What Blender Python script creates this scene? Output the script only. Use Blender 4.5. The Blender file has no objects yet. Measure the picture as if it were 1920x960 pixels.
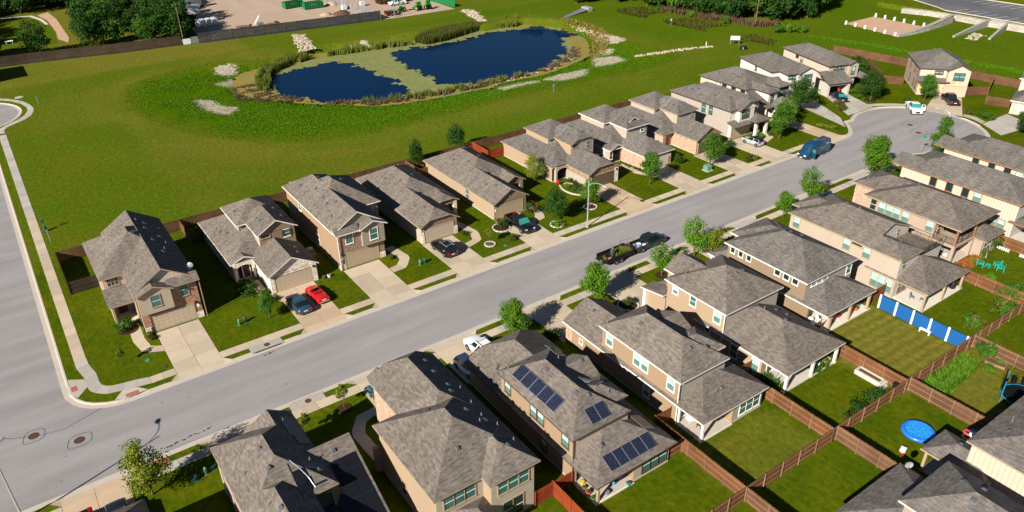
import bpy, bmesh, math, random
from mathutils import Vector, Matrix, noise as mnoise
from mathutils.geometry import delaunay_2d_cdt

S = bpy.context.scene
COL = S.collection
R = math.radians
random.seed(7)

# ------------------------------------------------------------------ camera
cam_d = bpy.data.cameras.new('camera'); cam = bpy.data.objects.new('camera', cam_d); COL.objects.link(cam)
PITCH, ROLL, YAW = 0.524821, 0.0142695, 0.96560968
CAM = Vector((0.0, -70.51, 54.0))
def _fr(F, Rr, U):
    c, s = math.cos(YAW), math.sin(YAW)
    return Vector((F*c + Rr*s, F*s - Rr*c, U))
_fw = _fr(math.cos(PITCH), 0, -math.sin(PITCH)); _r0 = _fr(0, 1, 0); _d0 = _fr(-math.sin(PITCH), 0, -math.cos(PITCH))
_rt = _r0*math.cos(ROLL) + _d0*math.sin(ROLL); _dn = _d0*math.cos(ROLL) - _r0*math.sin(ROLL)
mw = Matrix((_rt, -_dn, -_fw)).transposed().to_4x4(); mw.translation = CAM
cam.matrix_world = mw
cam_d.sensor_width = 36.0; cam_d.lens = 1434.703/1920*36; cam_d.clip_end = 6000; cam_d.clip_start = 0.5
S.camera = cam

# ------------------------------------------------------------------ sky, sun, exposure
SUN_EL = R(30.3); SH = R(18.8)                     # shadows run 19 degrees off the street line
W = bpy.data.worlds.new('World'); S.world = W; W.use_nodes = True
nt = W.node_tree; nt.nodes.clear()
sky = nt.nodes.new('ShaderNodeTexSky'); sky.sky_type = 'NISHITA'; sky.sun_disc = False
sky.sun_elevation = SUN_EL; sky.sun_rotation = math.atan2(-math.cos(SH), -math.sin(SH)); sky.dust_density = 0.4; sky.air_density = 0.7; sky.altitude = 2500
bg = nt.nodes.new('ShaderNodeBackground'); bg.inputs[1].default_value = 0.05
wo = nt.nodes.new('ShaderNodeOutputWorld'); nt.links.new(sky.outputs[0], bg.inputs[0]); nt.links.new(bg.outputs[0], wo.inputs[0])
sd = bpy.data.lights.new('sun', 'SUN'); sd.energy = 5.0; sd.angle = R(0.5); sd.color = (1.0, 0.93, 0.82)
so = bpy.data.objects.new('sun', sd); COL.objects.link(so)
so.rotation_euler = Vector((math.cos(SH)*math.cos(SUN_EL), math.sin(SH)*math.cos(SUN_EL), -math.sin(SUN_EL))).to_track_quat('-Z', 'Y').to_euler()
so.location = (-60, -60, 80)
vs = S.view_settings; vs.view_transform = 'Standard'; vs.look = 'None'; vs.exposure = 0.92; vs.gamma = 1.0; vs.use_curve_mapping = False

# ------------------------------------------------------------------ materials
M = {}
class NT:
    def __init__(s, name):
        s.m = bpy.data.materials.new(name); s.m.use_nodes = True; s.t = s.m.node_tree; s.n = s.t.nodes
        s.b = s.n['Principled BSDF']; M[name] = s.m
    def add(s, ty, **kw):
        n = s.n.new(ty)
        for k, v in kw.items():
            if k.startswith('i_'):
                key = k[2:]; key = int(key) if key.isdigit() else key.replace('_', ' ')
                n.inputs[key].default_value = v
            else: setattr(n, k, v)
        return n
    def L(s, a, b): s.t.links.new(a, b)
    def uv(s): return s.add('ShaderNodeTexCoord').outputs['UV']
    def pos(s): return s.add('ShaderNodeNewGeometry').outputs['Position']
    def noise(s, vec, scale, detail=3, rough=.55):
        n = s.add('ShaderNodeTexNoise'); n.inputs['Scale'].default_value = scale; n.inputs['Detail'].default_value = detail; n.inputs['Roughness'].default_value = rough
        if vec is not None: s.L(vec, n.inputs['Vector'])
        return n.outputs['Fac']
    def ramp(s, fac, stops):
        r = s.add('ShaderNodeValToRGB'); e = r.color_ramp.elements
        while len(e) < len(stops): e.new(.5)
        for q, (p, c) in zip(e, stops):
            q.position = p; q.color = (c, c, c, 1) if not hasattr(c, '__len__') else (*c, 1)
        s.L(fac, r.inputs[0]); return r.outputs[0]
    def mix(s, fac, a, b, mode='MIX'):
        m = s.add('ShaderNodeMix', data_type='RGBA', blend_type=mode)
        for sock, v in ((m.inputs[0], fac), (m.inputs[6], a), (m.inputs[7], b)):
            if hasattr(v, 'default_value') or hasattr(v, 'links'): s.L(v, sock)
            elif hasattr(v, '__len__'): sock.default_value = (*v, 1)
            else: sock.default_value = v
        return m.outputs[2]
    def map(s, vec, scale):
        m = s.add('ShaderNodeMapping'); m.inputs['Scale'].default_value = scale; s.L(vec, m.inputs['Vector']); return m.outputs[0]
    def rnd(s): return s.add('ShaderNodeObjectInfo').outputs['Random']
    def attr(s, name): return s.add('ShaderNodeAttribute', attribute_name=name).outputs['Fac']
    def bump(s, h, strength=.3, dist=.05):
        b = s.add('ShaderNodeBump'); b.inputs['Strength'].default_value = strength; b.inputs['Distance'].default_value = dist
        s.L(h, b.inputs['Height']); s.L(b.outputs[0], s.b.inputs['Normal'])
    def fin(s, col, rough=.8, spec=.3, metal=0):
        if hasattr(col, '__len__') and not hasattr(col, 'links'): s.b.inputs['Base Color'].default_value = (*col, 1)
        else: s.L(col, s.b.inputs['Base Color'])
        s.b.inputs['Roughness'].default_value = rough; s.b.inputs['Specular IOR Level'].default_value = spec; s.b.inputs['Metallic'].default_value = metal
        return s.m
def sc(c, k): return tuple(min(1, x*k) for x in c)
def plain(name, c, rough=.7, spec=.3, metal=0, var=.12, scale=3.0, rndv=0.0):
    t = NT(name); n = t.noise(t.pos(), scale, 4)
    col = t.mix(n, sc(c, 1-var), sc(c, 1+var))
    if rndv: col = t.mix(t.rnd(), col, t.mix(1.0, col, (1-rndv,)*3, 'MULTIPLY'))
    return t.fin(col, rough, spec, metal)
def shingle(name, c, d):
    t = NT(name); uv = t.uv()
    b = t.add('ShaderNodeTexBrick', offset=.5, offset_frequency=2); b.inputs['Scale'].default_value = 1.0
    b.inputs['Brick Width'].default_value = .42; b.inputs['Row Height'].default_value = .17; b.inputs['Mortar Size'].default_value = .012
    b.inputs['Color1'].default_value = (*sc(c, .70), 1); b.inputs['Color2'].default_value = (*sc(d, 1.28), 1); b.inputs['Mortar'].default_value = (*sc(c, .68), 1)
    b.inputs['Bias'].default_value = -.05
    t.L(uv, b.inputs['Vector'])
    n = t.noise(t.map(uv, (1.5, 4.2, 1)), 1.0, 5, .65); big = t.noise(t.pos(), .22, 3)
    col = t.mix(.5, b.outputs[0], t.ramp(n, [(.28, sc(c, .55)), (.5, sc(c, 1.0)), (.74, sc(d, 1.45))]))
    streak = t.noise(t.map(uv, (.9, .12, 1)), 1.0, 3)
    col = t.mix(1.0, col, t.ramp(streak, [(.3, .82), (.7, 1.14)]), 'MULTIPLY')
    col = t.mix(1.0, col, t.ramp(big, [(.25, .88), (.75, 1.12)]), 'MULTIPLY')
    col = t.mix(1.0, col, t.ramp(t.rnd(), [(0, .94), (1, 1.06)]), 'MULTIPLY')
    t.bump(b.outputs['Fac'], .06, .01)
    return t.fin(col, 1.0, .0)
def brick(name, c1, c2, mortar, bw=.24, bh=.085, stone=False):
    t = NT(name); uv = t.uv()
    b = t.add('ShaderNodeTexBrick', offset=.5); b.inputs['Scale'].default_value = 1
    b.inputs['Brick Width'].default_value = bw; b.inputs['Row Height'].default_value = bh; b.inputs['Mortar Size'].default_value = .012 if not stone else .025
    b.inputs['Color1'].default_value = (*c1, 1); b.inputs['Color2'].default_value = (*c2, 1); b.inputs['Mortar'].default_value = (*mortar, 1)
    t.L(uv, b.inputs['Vector'])
    n = t.noise(t.map(uv, (1.6, 5, 1)), 1.2, 3)
    col = t.mix(1.0, b.outputs[0], t.ramp(n, [(.3, .62), (.5, .95), (.72, 1.5)]), 'MULTIPLY')
    t.bump(b.outputs['Fac'], .4, .02)
    return t.fin(col, .88, .15)
def lines(name, c, period, vertical, depth=.5, var=.08):
    t = NT(name); uv = t.uv(); sx = t.add('ShaderNodeSeparateXYZ'); t.L(uv, sx.inputs[0])
    d = t.add('ShaderNodeMath', operation='DIVIDE'); d.inputs[1].default_value = period; t.L(sx.outputs[0 if vertical else 1], d.inputs[0])
    f = t.add('ShaderNodeMath', operation='FRACT'); t.L(d.outputs[0], f.inputs[0])
    if vertical: h = t.ramp(f.outputs[0], [(0, 1.0), (.1, 1.0), (.14, 0.0), (.96, 0.0)])
    else: h = t.ramp(f.outputs[0], [(0, .0), (.06, .1), (.12, .95), (1, 1.0)])
    n = t.noise(t.pos(), 1.5, 3)
    base = t.mix(n, sc(c, 1-var), sc(c, 1+var))
    col = t.mix(h, t.mix(1.0, base, (1-depth*.55,)*3, 'MULTIPLY') if not vertical else base, base if not vertical else t.mix(1.0, base, (1-depth*.3,)*3, 'MULTIPLY'))
    t.bump(h, .8, .03)
    return t.fin(col, .75, .2)
def stucco(name, c):
    t = NT(name); p = t.pos(); n = t.noise(p, 30, 3); big = t.noise(t.map(p, (.5, .5, .18)), 1.0, 4)
    col = t.mix(big, sc(c, .93), sc(c, 1.06)); t.bump(n, .25, .02)
    return t.fin(col, .9, .12)

shingle('roof_brown', (.136, .116, .100), (.174, .150, .131))
shingle('roof_grey', (.122, .109, .099), (.160, .145, .132))
shingle('roof_dark', (.112, .094, .080), (.144, .122, .105))
shingle('roof_deck', (.125, .108, .092), (.145, .128, .110))
brick('brick_red', (.27, .095, .048), (.42, .20, .12), (.42, .34, .26))
brick('brick_brown', (.20, .125, .082), (.30, .205, .14), (.33, .27, .21))
brick('brick_pale', (.30, .14, .075), (.46, .27, .17), (.52, .44, .36))
brick('stone_white', (.62, .55, .46), (.72, .66, .58), (.55, .47, .36), .62, .24, True)
brick('stone_tan', (.50, .30, .16), (.62, .45, .29), (.55, .44, .32), .70, .26, True)
stucco('stucco_tan', (.30, .215, .14)); stucco('stucco_peach', (.335, .245, .165)); stucco('stucco_cream', (.375, .315, .25)); stucco('stucco_khaki', (.225, .165, .105))
stucco('stucco_rose', (.36, .275, .215)); stucco('stucco_white', (.44, .40, .35)); stucco('stucco_buff', (.285, .200, .128))
lines('siding_tan', (.44, .37, .285), .19, False); lines('siding_grey', (.36, .325, .28), .19, False); lines('siding_taupe', (.32, .265, .195), .16, False)
lines('siding_white', (.50, .47, .43), .19, False); lines('batten_cream', (.50, .42, .33), .42, True); lines('batten_grey', (.36, .315, .27), .42, True)
lines('batten_white', (.62, .58, .52), .42, True); lines('shake_tan', (.46, .38, .28), .14, False)
plain('trim_white', (.70, .66, .60), .6, .3, 0, .05); plain('trim_tan', (.34, .25, .165), .7, .2, 0, .06); plain('trim_brown', (.075, .045, .028), .6, .3, 0, .1)
plain('trim_wood', (.26, .13, .06), .6, .3, 0, .2); plain('trim_black', (.012, .012, .014), .5, .4)
plain('garage_tan', (.44, .355, .26), .55, .3, 0, .05); plain('garage_brown', (.105, .078, .047), .55, .3, 0, .06); plain('garage_khaki', (.37, .29, .19), .55, .3, 0, .05); plain('garage_cream', (.52, .46, .38), .55, .3, 0, .05)
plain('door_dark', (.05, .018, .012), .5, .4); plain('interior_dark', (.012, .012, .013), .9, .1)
plain('vent_metal', (.075, .082, .095), .5, .3); plain('vent_pipe', (.20, .20, .21), .6, .2); plain('pipe_white', (.55, .55, .53), .5, .3); plain('galvanised', (.50, .53, .57), .35, .5, .5)
def glass(name, c, rough=.08):
    t = NT(name); n = t.noise(t.pos(), .6, 2); return t.fin(t.mix(n, sc(c, .75), sc(c, 1.25)), rough, .7)
glass('pane_blind', (.34, .47, .44)); glass('pane_screen', (.10, .20, .175)); glass('pane_dark', (.012, .028, .030), .05); glass('pane_teal', (.035, .13, .12))
glass('car_glass', (.008, .012, .014), .03); glass('car_glass_teal', (.03, .20, .17), .05); glass('lamp_glass', (.6, .62, .62), .1)
glass('solar_cell', (.006, .010, .026), .12); plain('solar_frame', (.25, .27, .33), .35, .5, .5); plain('solar_back', (.02, .018, .02), .35, .5)
plain('pool_mat', (.006, .007, .010), .4, .4, 0, .3)
def concrete(name, c, rv=.16):
    t = NT(name); p = t.pos(); n = t.noise(p, .9, 5); f = t.noise(p, 14, 3)
    st = t.noise(p, .35, 4)
    col = t.mix(n, sc(c, .88), sc(c, 1.10)); col = t.mix(t.ramp(f, [(.35, .0), (.8, .16)]), col, sc(c, .7))
    col = t.mix(t.ramp(st, [(.56, 0.0), (.72, .22)]), col, sc(c, .62))
    col = t.mix(1.0, col, t.ramp(t.rnd(), [(0, 1-rv), (1, 1+rv*.4)]), 'MULTIPLY')
    t.bump(f, .15, .01); return t.fin(col, .85, .2)
concrete('concrete_warm', (.46, .38, .285)); concrete('concrete_grey', (.40, .37, .325)); concrete('concrete_kerb', (.44, .39, .33), .08); concrete('concrete_pink', (.46, .345, .235)); concrete('concrete_joint', (.24, .19, .14), 0)
concrete('concrete_pale', (.56, .52, .45)); plain('tactile_red', (.36, .11, .075), .8, .2, 0, .12, 6); plain('iron_rust', (.085, .040, .022), .7, .3, 0, .3, 8); plain('sealant', (.045, .045, .052), .6, .3)
t = NT('asphalt'); p = t.pos(); n = t.noise(p, .10, 4); s2 = t.noise(t.map(p, (.05, .5, 1)), 1, 4); f = t.noise(p, 60, 3); ff = t.noise(p, 9, 3)
col = t.mix(n, (.222, .210, .210), (.285, .272, .272)); col = t.mix(1.0, col, t.ramp(s2, [(.3, .86), (.7, 1.12)]), 'MULTIPLY')
col = t.mix(1.0, col, t.ramp(f, [(.25, .75), (.75, 1.22)]), 'MULTIPLY'); col = t.mix(1.0, col, t.ramp(ff, [(.3, .93), (.7, 1.07)]), 'MULTIPLY')
sp = t.add('ShaderNodeTexVoronoi', feature='F1'); sp.inputs['Scale'].default_value = .38; t.L(p, sp.inputs['Vector'])
col = t.mix(t.ramp(sp.outputs['Distance'], [(0, .65), (.055, .45), (.085, 0.0)]), col, t.mix(t.noise(p, 2.0), (.05, .045, .045), (.22, .21, .21)))
t.bump(f, .2, .01); t.fin(col, .88, .2)
t = NT('asphalt_dark'); p = t.pos(); n = t.noise(p, .12, 4); t.fin(t.mix(n, (.05, .052, .06), (.16, .16, .17)), .85, .2)
plain('paint_white', (.62, .62, .60), .7, .2, 0, .2, 4); plain('soil', (.11, .062, .036), .95, .05, 0, .35, 5); plain('mulch', (.045, .022, .014), .95, .05, 0, .5, 9)
t = NT('dirt_lot'); p = t.pos(); n = t.noise(p, .05, 5); f = t.noise(t.map(p, (.3, .05, 1)), 1, 4)
t.fin(t.mix(f, t.mix(n, (.36, .27, .20), (.50, .41, .33)), (.33, .235, .17)), .95, .05)
t = NT('court_sand'); p = t.pos(); n = t.noise(p, .3, 4); t.fin(t.mix(n, (.40, .25, .165), (.50, .33, .23)), .95, .05)
# grass: one material for the whole sheet; 'dry', 'tall', 'lawn', 'bare' are painted per vertex as ground cover
t = NT('grass'); p = t.pos(); a_dry = t.attr('dry'); a_tall = t.attr('tall'); a_lawn = t.attr('lawn'); a_bare = t.attr('bare')
n1 = t.noise(p, .035, 5); n2 = t.noise(p, .22, 5); n3 = t.noise(p, 1.6, 4); n4 = t.noise(p, 11, 4); n5 = t.noise(t.map(p, (1.2, .25, 1)), 2.2, 3)
field = t.mix(t.ramp(n1, [(.35, 0.0), (.65, 1.0)]), (.062, .095, .004), (.092, .100, .007))
field = t.mix(t.ramp(n2, [(.45, 0.0), (.75, .7)]), field, (.046, .112, .003))
dryc = t.mix(n2, (.150, .122, .020), (.195, .160, .034))
col = t.mix(a_dry, field, dryc)
lawnc = t.mix(t.ramp(n2, [(.3, 0.0), (.7, 1.0)]), (.036, .070, .002), (.082, .094, .003))
col = t.mix(a_lawn, col, lawnc)
tallc = t.mix(t.ramp(n2, [(.3, 0.0), (.7, 1.0)]), (.034, .105, .001), (.066, .118, .0015))
col = t.mix(a_tall, col, tallc)
barec = t.mix(n3, (.30, .25, .18), (.44, .39, .31))
am = t.add('ShaderNodeMath', operation='ADD'); t.L(a_bare, am.inputs[0]); sub = t.add('ShaderNodeMath', operation='MULTIPLY_ADD'); t.L(n3, sub.inputs[0]); sub.inputs[1].default_value = 1.1; sub.inputs[2].default_value = -.55; t.L(sub.outputs[0], am.inputs[1])
am2 = t.add('ShaderNodeMath', operation='MULTIPLY'); t.L(am.outputs[0], am2.inputs[0]); gt = t.ramp(a_bare, [(.05, 0.0), (.2, 1.0)]); t.L(gt, am2.inputs[1])
col = t.mix(t.ramp(am2.outputs[0], [(.35, 0.0), (.55, 1.0)]), col, barec)
col = t.mix(1.0, col, t.ramp(n3, [(.25, .70), (.75, 1.30)]), 'MULTIPLY'); col = t.mix(1.0, col, t.ramp(n4, [(.2, .55), (.8, 1.45)]), 'MULTIPLY'); col = t.mix(1.0, col, t.ramp(n5, [(.25, .85), (.75, 1.15)]), 'MULTIPLY')
t.bump(t.mix(.5, n4, n3), .6, .08); t.fin(col, 1.0, 0)
def leafy(name, c1, c2, c3, rough=.55, hue=0):
    t = NT(name); p = t.pos(); n = t.noise(p, .9, 2); n2 = t.noise(p, 9, 2)
    col = t.mix(t.ramp(n, [(.35, 0.0), (.65, 1.0)]), c1, c2); col = t.mix(t.ramp(n2, [(.45, 0.0), (.8, .8)]), col, c3)
    col = t.mix(1.0, col, t.ramp(t.rnd(), [(0, .82), (1, 1.15)]), 'MULTIPLY')
    t.fin(col, rough, .08)
    tr = t.add('ShaderNodeBsdfTranslucent'); t.L(col, tr.inputs[0]); mx = t.add('ShaderNodeMixShader'); mx.inputs[0].default_value = .25
    t.L(t.b.outputs[0], mx.inputs[1]); t.L(tr.outputs[0], mx.inputs[2]); t.L(mx.outputs[0], t.n['Material Output'].inputs[0]); return t.m
leafy('leaf_bright', (.050, .150, .008), (.10, .22, .014), (.17, .25, .02)); leafy('leaf_mid', (.030, .095, .009), (.060, .150, .014), (.11, .18, .02))
leafy('leaf_dark', (.018, .055, .008), (.036, .085, .012), (.062, .115, .018)); leafy('leaf_yellow', (.10, .155, .012), (.17, .21, .02), (.22, .20, .03))
leafy('leaf_wood', (.012, .045, .007), (.030, .085, .011), (.060, .125, .016)); leafy('reed', (.055, .12, .012), (.15, .18, .03), (.34, .28, .085)); leafy('reed_dark', (.035, .065, .010), (.08, .095, .018), (.16, .13, .035))
leafy('reed_dead', (.12, .085, .05), (.20, .15, .085), (.10, .06, .04)); leafy('algae', (.17, .21, .065), (.24, .26, .10), (.30, .25, .09)); leafy('algae_gold', (.30, .215, .04), (.22, .20, .055), (.34, .25, .07)); leafy('bloom_pink', (.36, .05, .06), (.46, .10, .10), (.50, .16, .15)); leafy('bloom_red', (.30, .02, .02), (.42, .05, .03), (.45, .12, .03))
leafy('weed', (.042, .135, .002), (.075, .165, .003), (.12, .18, .006)); leafy('weed_olive', (.055, .068, .008), (.085, .085, .012), (.115, .105, .02)); leafy('twig_brown', (.10, .055, .03), (.16, .10, .055), (.20, .14, .09))
plain('bark', (.10, .075, .052), .9, .1, 0, .35, 6)
t = NT('water'); p = t.pos(); n = t.noise(t.map(p, (1, 1, 1)), 1.3, 3); t.bump(n, .035, .05); t.fin((.0002, .0135, .046), .05, .03)
def wood(name, c, rv):
    t = NT(name); p = t.pos(); g = t.noise(t.map(p, (7, 7, .5)), 1, 3); lo = t.noise(t.map(p, (.4, .4, .8)), 1, 3)
    col = t.mix(g, sc(c, .68), sc(c, 1.30)); col = t.mix(1.0, col, t.ramp(lo, [(.25, .72), (.75, 1.25)]), 'MULTIPLY')
    col = t.mix(1.0, col, t.ramp(t.rnd(), [(0, 1-rv), (1, 1+rv)]), 'MULTIPLY'); return t.fin(col, .85, .12)
wood('fence_cedar', (.155, .062, .025), .12); wood('fence_brown', (.125, .062, .034), .15); wood('fence_red', (.22, .042, .014), .05); wood('fence_old', (.050, .034, .026), .1); wood('fence_grey', (.040, .040, .042), .1); wood('fence_silver', (.20, .185, .185), .1); wood('rail', (.20, .125, .075), .12)
plain('paint_blue', (.008, .085, .27), .6, .3, 0, .1); plain('masonry_white', (.46, .43, .38), .85, .15, 0, .12, 2)
brick('rubble', (.32, .29, .25), (.46, .42, .36), (.20, .17, .14), 1.1, .6, True)
concrete('concrete_wall', (.29, .275, .25), .05)
def paint(name, c, rough=.22, metal=0):
    t = NT(name); t.fin(c, rough, .5, metal); t.b.inputs['Coat Weight'].default_value = .6; t.b.inputs['Coat Roughness'].default_value = .05; return t.m
paint('car_red', (.50, .006, .010)); paint('car_blue', (.025, .075, .125), .3, .3); paint('car_black', (.006, .006, .007)); paint('car_green_black', (.006, .016, .015)); paint('car_silver', (.42, .46, .46), .3, .3); paint('car_navy', (.008, .018, .035), .25, .2)
paint('car_white', (.66, .68, .70)); paint('van_blue', (.006, .040, .085), .35); paint('car_teal', (.02, .085, .10), .3, .2); paint('car_charcoal', (.014, .016, .018), .25, .2); paint('car_grey', (.03, .036, .042), .25, .2)
plain('tyre', (.012, .012, .012), .85, .2); plain('rim', (.42, .42, .43), .3, .5, .7); plain('chrome', (.6, .6, .6), .2, .5, .9); plain('red_lens', (.40, .008, .010), .25, .5); plain('plate', (.62, .62, .60), .5, .3)
plain('black_plastic', (.012, .012, .013), .55, .3); plain('logo_sky', (.05, .42, .62), .5, .3); plain('logo_white', (.75, .78, .80), .5, .3); plain('cushion_red', (.33, .01, .012), .7, .2)
plain('pool_blue', (.015, .15, .62), .3, .5, 0, .2, 3); plain('pool_water', (.02, .26, .72), .08, .6, 0, .35, 5); plain('turquoise', (.010, .36, .29), .45, .3); plain('tramp_blue', (.01, .20, .34), .5, .3); plain('net_black', (.006, .008, .009), .8, .1)
plain('skin', (.34, .19, .125), .6, .3); plain('denim', (.035, .065, .13), .85, .1); plain('shirt_grey', (.05, .055, .065), .85, .1); plain('shirt_teal', (.012, .23, .25), .85, .1); plain('cloth_orange', (.30, .09, .03), .85, .1); plain('hair_dark', (.010, .008, .007), .7, .2); plain('cloth_red', (.42, .012, .02), .85, .1); plain('cloth_white', (.62, .62, .62), .85, .1); plain('cloth_dark', (.012, .014, .02), .85, .1)
plain('bin_green', (.10, .20, .13), .55, .3); plain('bin_teal', (.012, .075, .075), .5, .4); plain('box_green', (.12, .24, .17), .55, .3); plain('sign_green', (.008, .26, .19), .5, .3); plain('steel_green', (.006, .135, .042), .5, .35, 0, .2); plain('tractor_green', (.008, .19, .012), .4, .4); plain('tractor_yellow', (.52, .36, .01), .5, .3); plain('orange', (.52, .10, .012), .6, .3); plain('container_white', (.55, .58, .60), .5, .3); plain('roof_red', (.16, .010, .014), .6, .3); plain('steel_grey', (.22, .24, .26), .5, .4, .4); plain('yellow_plastic', (.55, .42, .02), .5, .3); plain('pink_plastic', (.50, .06, .12), .5, .3); plain('sky_plastic', (.05, .30, .50), .5, .3); plain('cooler_red', (.40, .012, .02), .45, .3); plain('terracotta', (.30, .12, .06), .8, .15); plain('wicker', (.11, .06, .03), .8, .15)
plain('rock', (.36, .30, .235), .9, .1, 0, .3, 3); plain('pole_wood', (.16, .10, .06), .9, .1, 0, .2)

# ------------------------------------------------------------------ mesh helpers
class MB:
    def __init__(s): s.v = []; s.f = []; s.m = []; s.mats = []
    def mi(s, mat):
        if mat not in s.mats: s.mats.append(mat)
        return s.mats.index(mat)
    def poly(s, pts, mat):
        b = len(s.v); s.v += [tuple(p) if len(p) == 3 else (p[0], p[1], 0.0) for p in pts]; s.f.append(tuple(range(b, b+len(pts)))); s.m.append(s.mi(mat)); return s
    def box(s, x0, x1, y0, y1, z0, z1, mat, faces=None):
        """mat: name, or dict with keys -x +x -y +y -z +z and 'd' default"""
        d = mat if isinstance(mat, dict) else {'d': mat}
        q = lambda k: d.get(k, d['d'])
        P = [(x0,y0,z0),(x1,y0,z0),(x1,y1,z0),(x0,y1,z0),(x0,y0,z1),(x1,y0,z1),(x1,y1,z1),(x0,y1,z1)]
        for k, i in (('-z',(0,3,2,1)),('+z',(4,5,6,7)),('-y',(0,1,5,4)),('+x',(1,2,6,5)),('+y',(2,3,7,6)),('-x',(3,0,4,7))):
            if faces and k not in faces: continue
            s.poly([P[j] for j in i], q(k))
        return s
    def obox(s, c, u, w, h, mat, lu=1, lw=1, lh=1):
        """oriented box: centre c, unit axes u,w,h and half lengths"""
        c = Vector(c); u = Vector(u)*lu; w = Vector(w)*lw; h = Vector(h)*lh
        P = [c-u-w-h, c+u-w-h, c+u+w-h, c-u+w-h, c-u-w+h, c+u-w+h, c+u+w+h, c-u+w+h]
        for i in ((0,3,2,1),(4,5,6,7),(0,1,5,4),(1,2,6,5),(2,3,7,6),(3,0,4,7)): s.poly([P[j] for j in i], mat)
        return s
    def tube(s, p0, p1, r0, r1, mat, n=6, cap=True):
        p0 = Vector(p0); p1 = Vector(p1); d = (p1-p0).normalized(); a = d.orthogonal().normalized(); b = d.cross(a)
        A = []; B = []
        for i in range(n):
            t = 2*math.pi*i/n; o = a*math.cos(t)+b*math.sin(t); A.append(p0+o*r0); B.append(p1+o*r1)
        for i in range(n): j = (i+1) % n; s.poly([A[i], A[j], B[j], B[i]], mat)
        if cap: s.poly(A[::-1], mat); s.poly(B, mat)
        return s
    def path(s, pts, r, mat, n=5):
        for i in range(len(pts)-1): s.tube(pts[i], pts[i+1], r if not hasattr(r,'__len__') else r[i], r if not hasattr(r,'__len__') else r[i+1], mat, n)
        return s
    def prism(s, pts, z0, z1, mat, side=None):
        side = side or mat; n = len(pts)
        s.poly([(x,y,z1) for x,y in pts], mat)
        for i in range(n):
            a = pts[i]; b = pts[(i+1) % n]; s.poly([(a[0],a[1],z0),(b[0],b[1],z0),(b[0],b[1],z1),(a[0],a[1],z1)], side)
        return s
    def cyl(s, x, y, z0, z1, r, mat, n=12, r1=None): return s.tube((x,y,z0), (x,y,z1), r, r if r1 is None else r1, mat, n)
    def loft(s, rings, mat, closed=True, cap=True):
        n = len(rings[0])
        for a, b in zip(rings, rings[1:]):
            for i in range(n if closed else n-1):
                j = (i+1) % n; s.poly([a[i], a[j], b[j], b[i]], mat)
        if cap: s.poly(rings[0][::-1], mat); s.poly(rings[-1], mat)
        return s
    def mesh(s, name, smooth=False, merge=False, uv=True):
        me = bpy.data.meshes.new(name); me.from_pydata(s.v, [], s.f)
        for m in s.mats: me.materials.append(M[m])
        if not s.f: raise RuntimeError('empty mesh '+name)
        me.polygons.foreach_set('material_index', s.m)
        if merge or smooth:
            bm = bmesh.new(); bm.from_mesh(me); bmesh.ops.remove_doubles(bm, verts=bm.verts, dist=.0008); bmesh.ops.recalc_face_normals(bm, faces=bm.faces); bm.to_mesh(me); bm.free()
        if smooth: me.polygons.foreach_set('use_smooth', [True]*len(me.polygons))
        if uv:
            ul = me.uv_layers.new(name='UVMap'); data = [0.0]*(2*len(me.loops)); Z = Vector((0,0,1))
            for pg in me.polygons:
                n = pg.normal
                if abs(n.z) > .97: t = Vector((1,0,0)); w = Vector((0,1,0))
                else: t = Z.cross(n).normalized(); w = n.cross(t)
                for li in pg.loop_indices:
                    co = me.vertices[me.loops[li].vertex_index].co; data[2*li] = co.dot(t); data[2*li+1] = co.dot(w)
            ul.data.foreach_set('uv', data)
        return me
    def build(s, name, parent=None, smooth=False, merge=False, loc=(0,0,0), rz=0):
        return obj(name, s.mesh(name, smooth, merge), parent, loc, rz)
def obj(name, me, parent=None, loc=(0,0,0), rz=0):
    o = bpy.data.objects.new(name, me); COL.objects.link(o); o.parent = parent; o.location = loc
    if rz: o.rotation_euler = (0,0,rz)
    return o
def tag(o, label=None, cat=None, group=None, kind=None):
    if label: o['label'] = label
    if cat: o['category'] = cat
    if group: o['group'] = group
    if kind: o['kind'] = kind
    return o
def thing(name, label, cat, loc=(0,0,0), rz=0, group=None): return tag(obj(name, None, None, loc, rz), label, cat, group)
def struct(o): o['kind'] = 'structure'; return o
def copy_tree(o, parent=None):
    c = o.copy(); COL.objects.link(c); c.parent = parent
    for ch in list(o.children): copy_tree(ch, c)
    return c
def sm(a, b, x):
    t = max(0, min(1, (x-a)/(b-a))); return t*t*(3-2*t)
def inpoly(x, y, P):
    r = False; n = len(P); j = n-1
    for i in range(n):
        xi, yi = P[i]; xj, yj = P[j]
        if (yi > y) != (yj > y) and x < (xj-xi)*(y-yi)/(yj-yi)+xi: r = not r
        j = i
    return r
def pdist(x, y, P, closed=True):
    d = 1e9; n = len(P)
    for i in range(n if closed else n-1):
        ax, ay = P[i]; bx, by = P[(i+1) % n]; ux, uy = bx-ax, by-ay; L = ux*ux+uy*uy or 1e-9
        t = max(0, min(1, ((x-ax)*ux+(y-ay)*uy)/L)); d = min(d, (x-ax-t*ux)**2+(y-ay-t*uy)**2)
    return math.sqrt(d)
def smooth_poly(P, it=2, closed=True):
    for _ in range(it):
        Q = []
        n = len(P)
        for i in range(n if closed else n-1):
            a = P[i]; b = P[(i+1) % n]; Q += [(a[0]*.75+b[0]*.25, a[1]*.75+b[1]*.25), (a[0]*.25+b[0]*.75, a[1]*.25+b[1]*.75)]
        if not closed: Q = [P[0]] + Q + [P[-1]]
        P = Q
    return P
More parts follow.
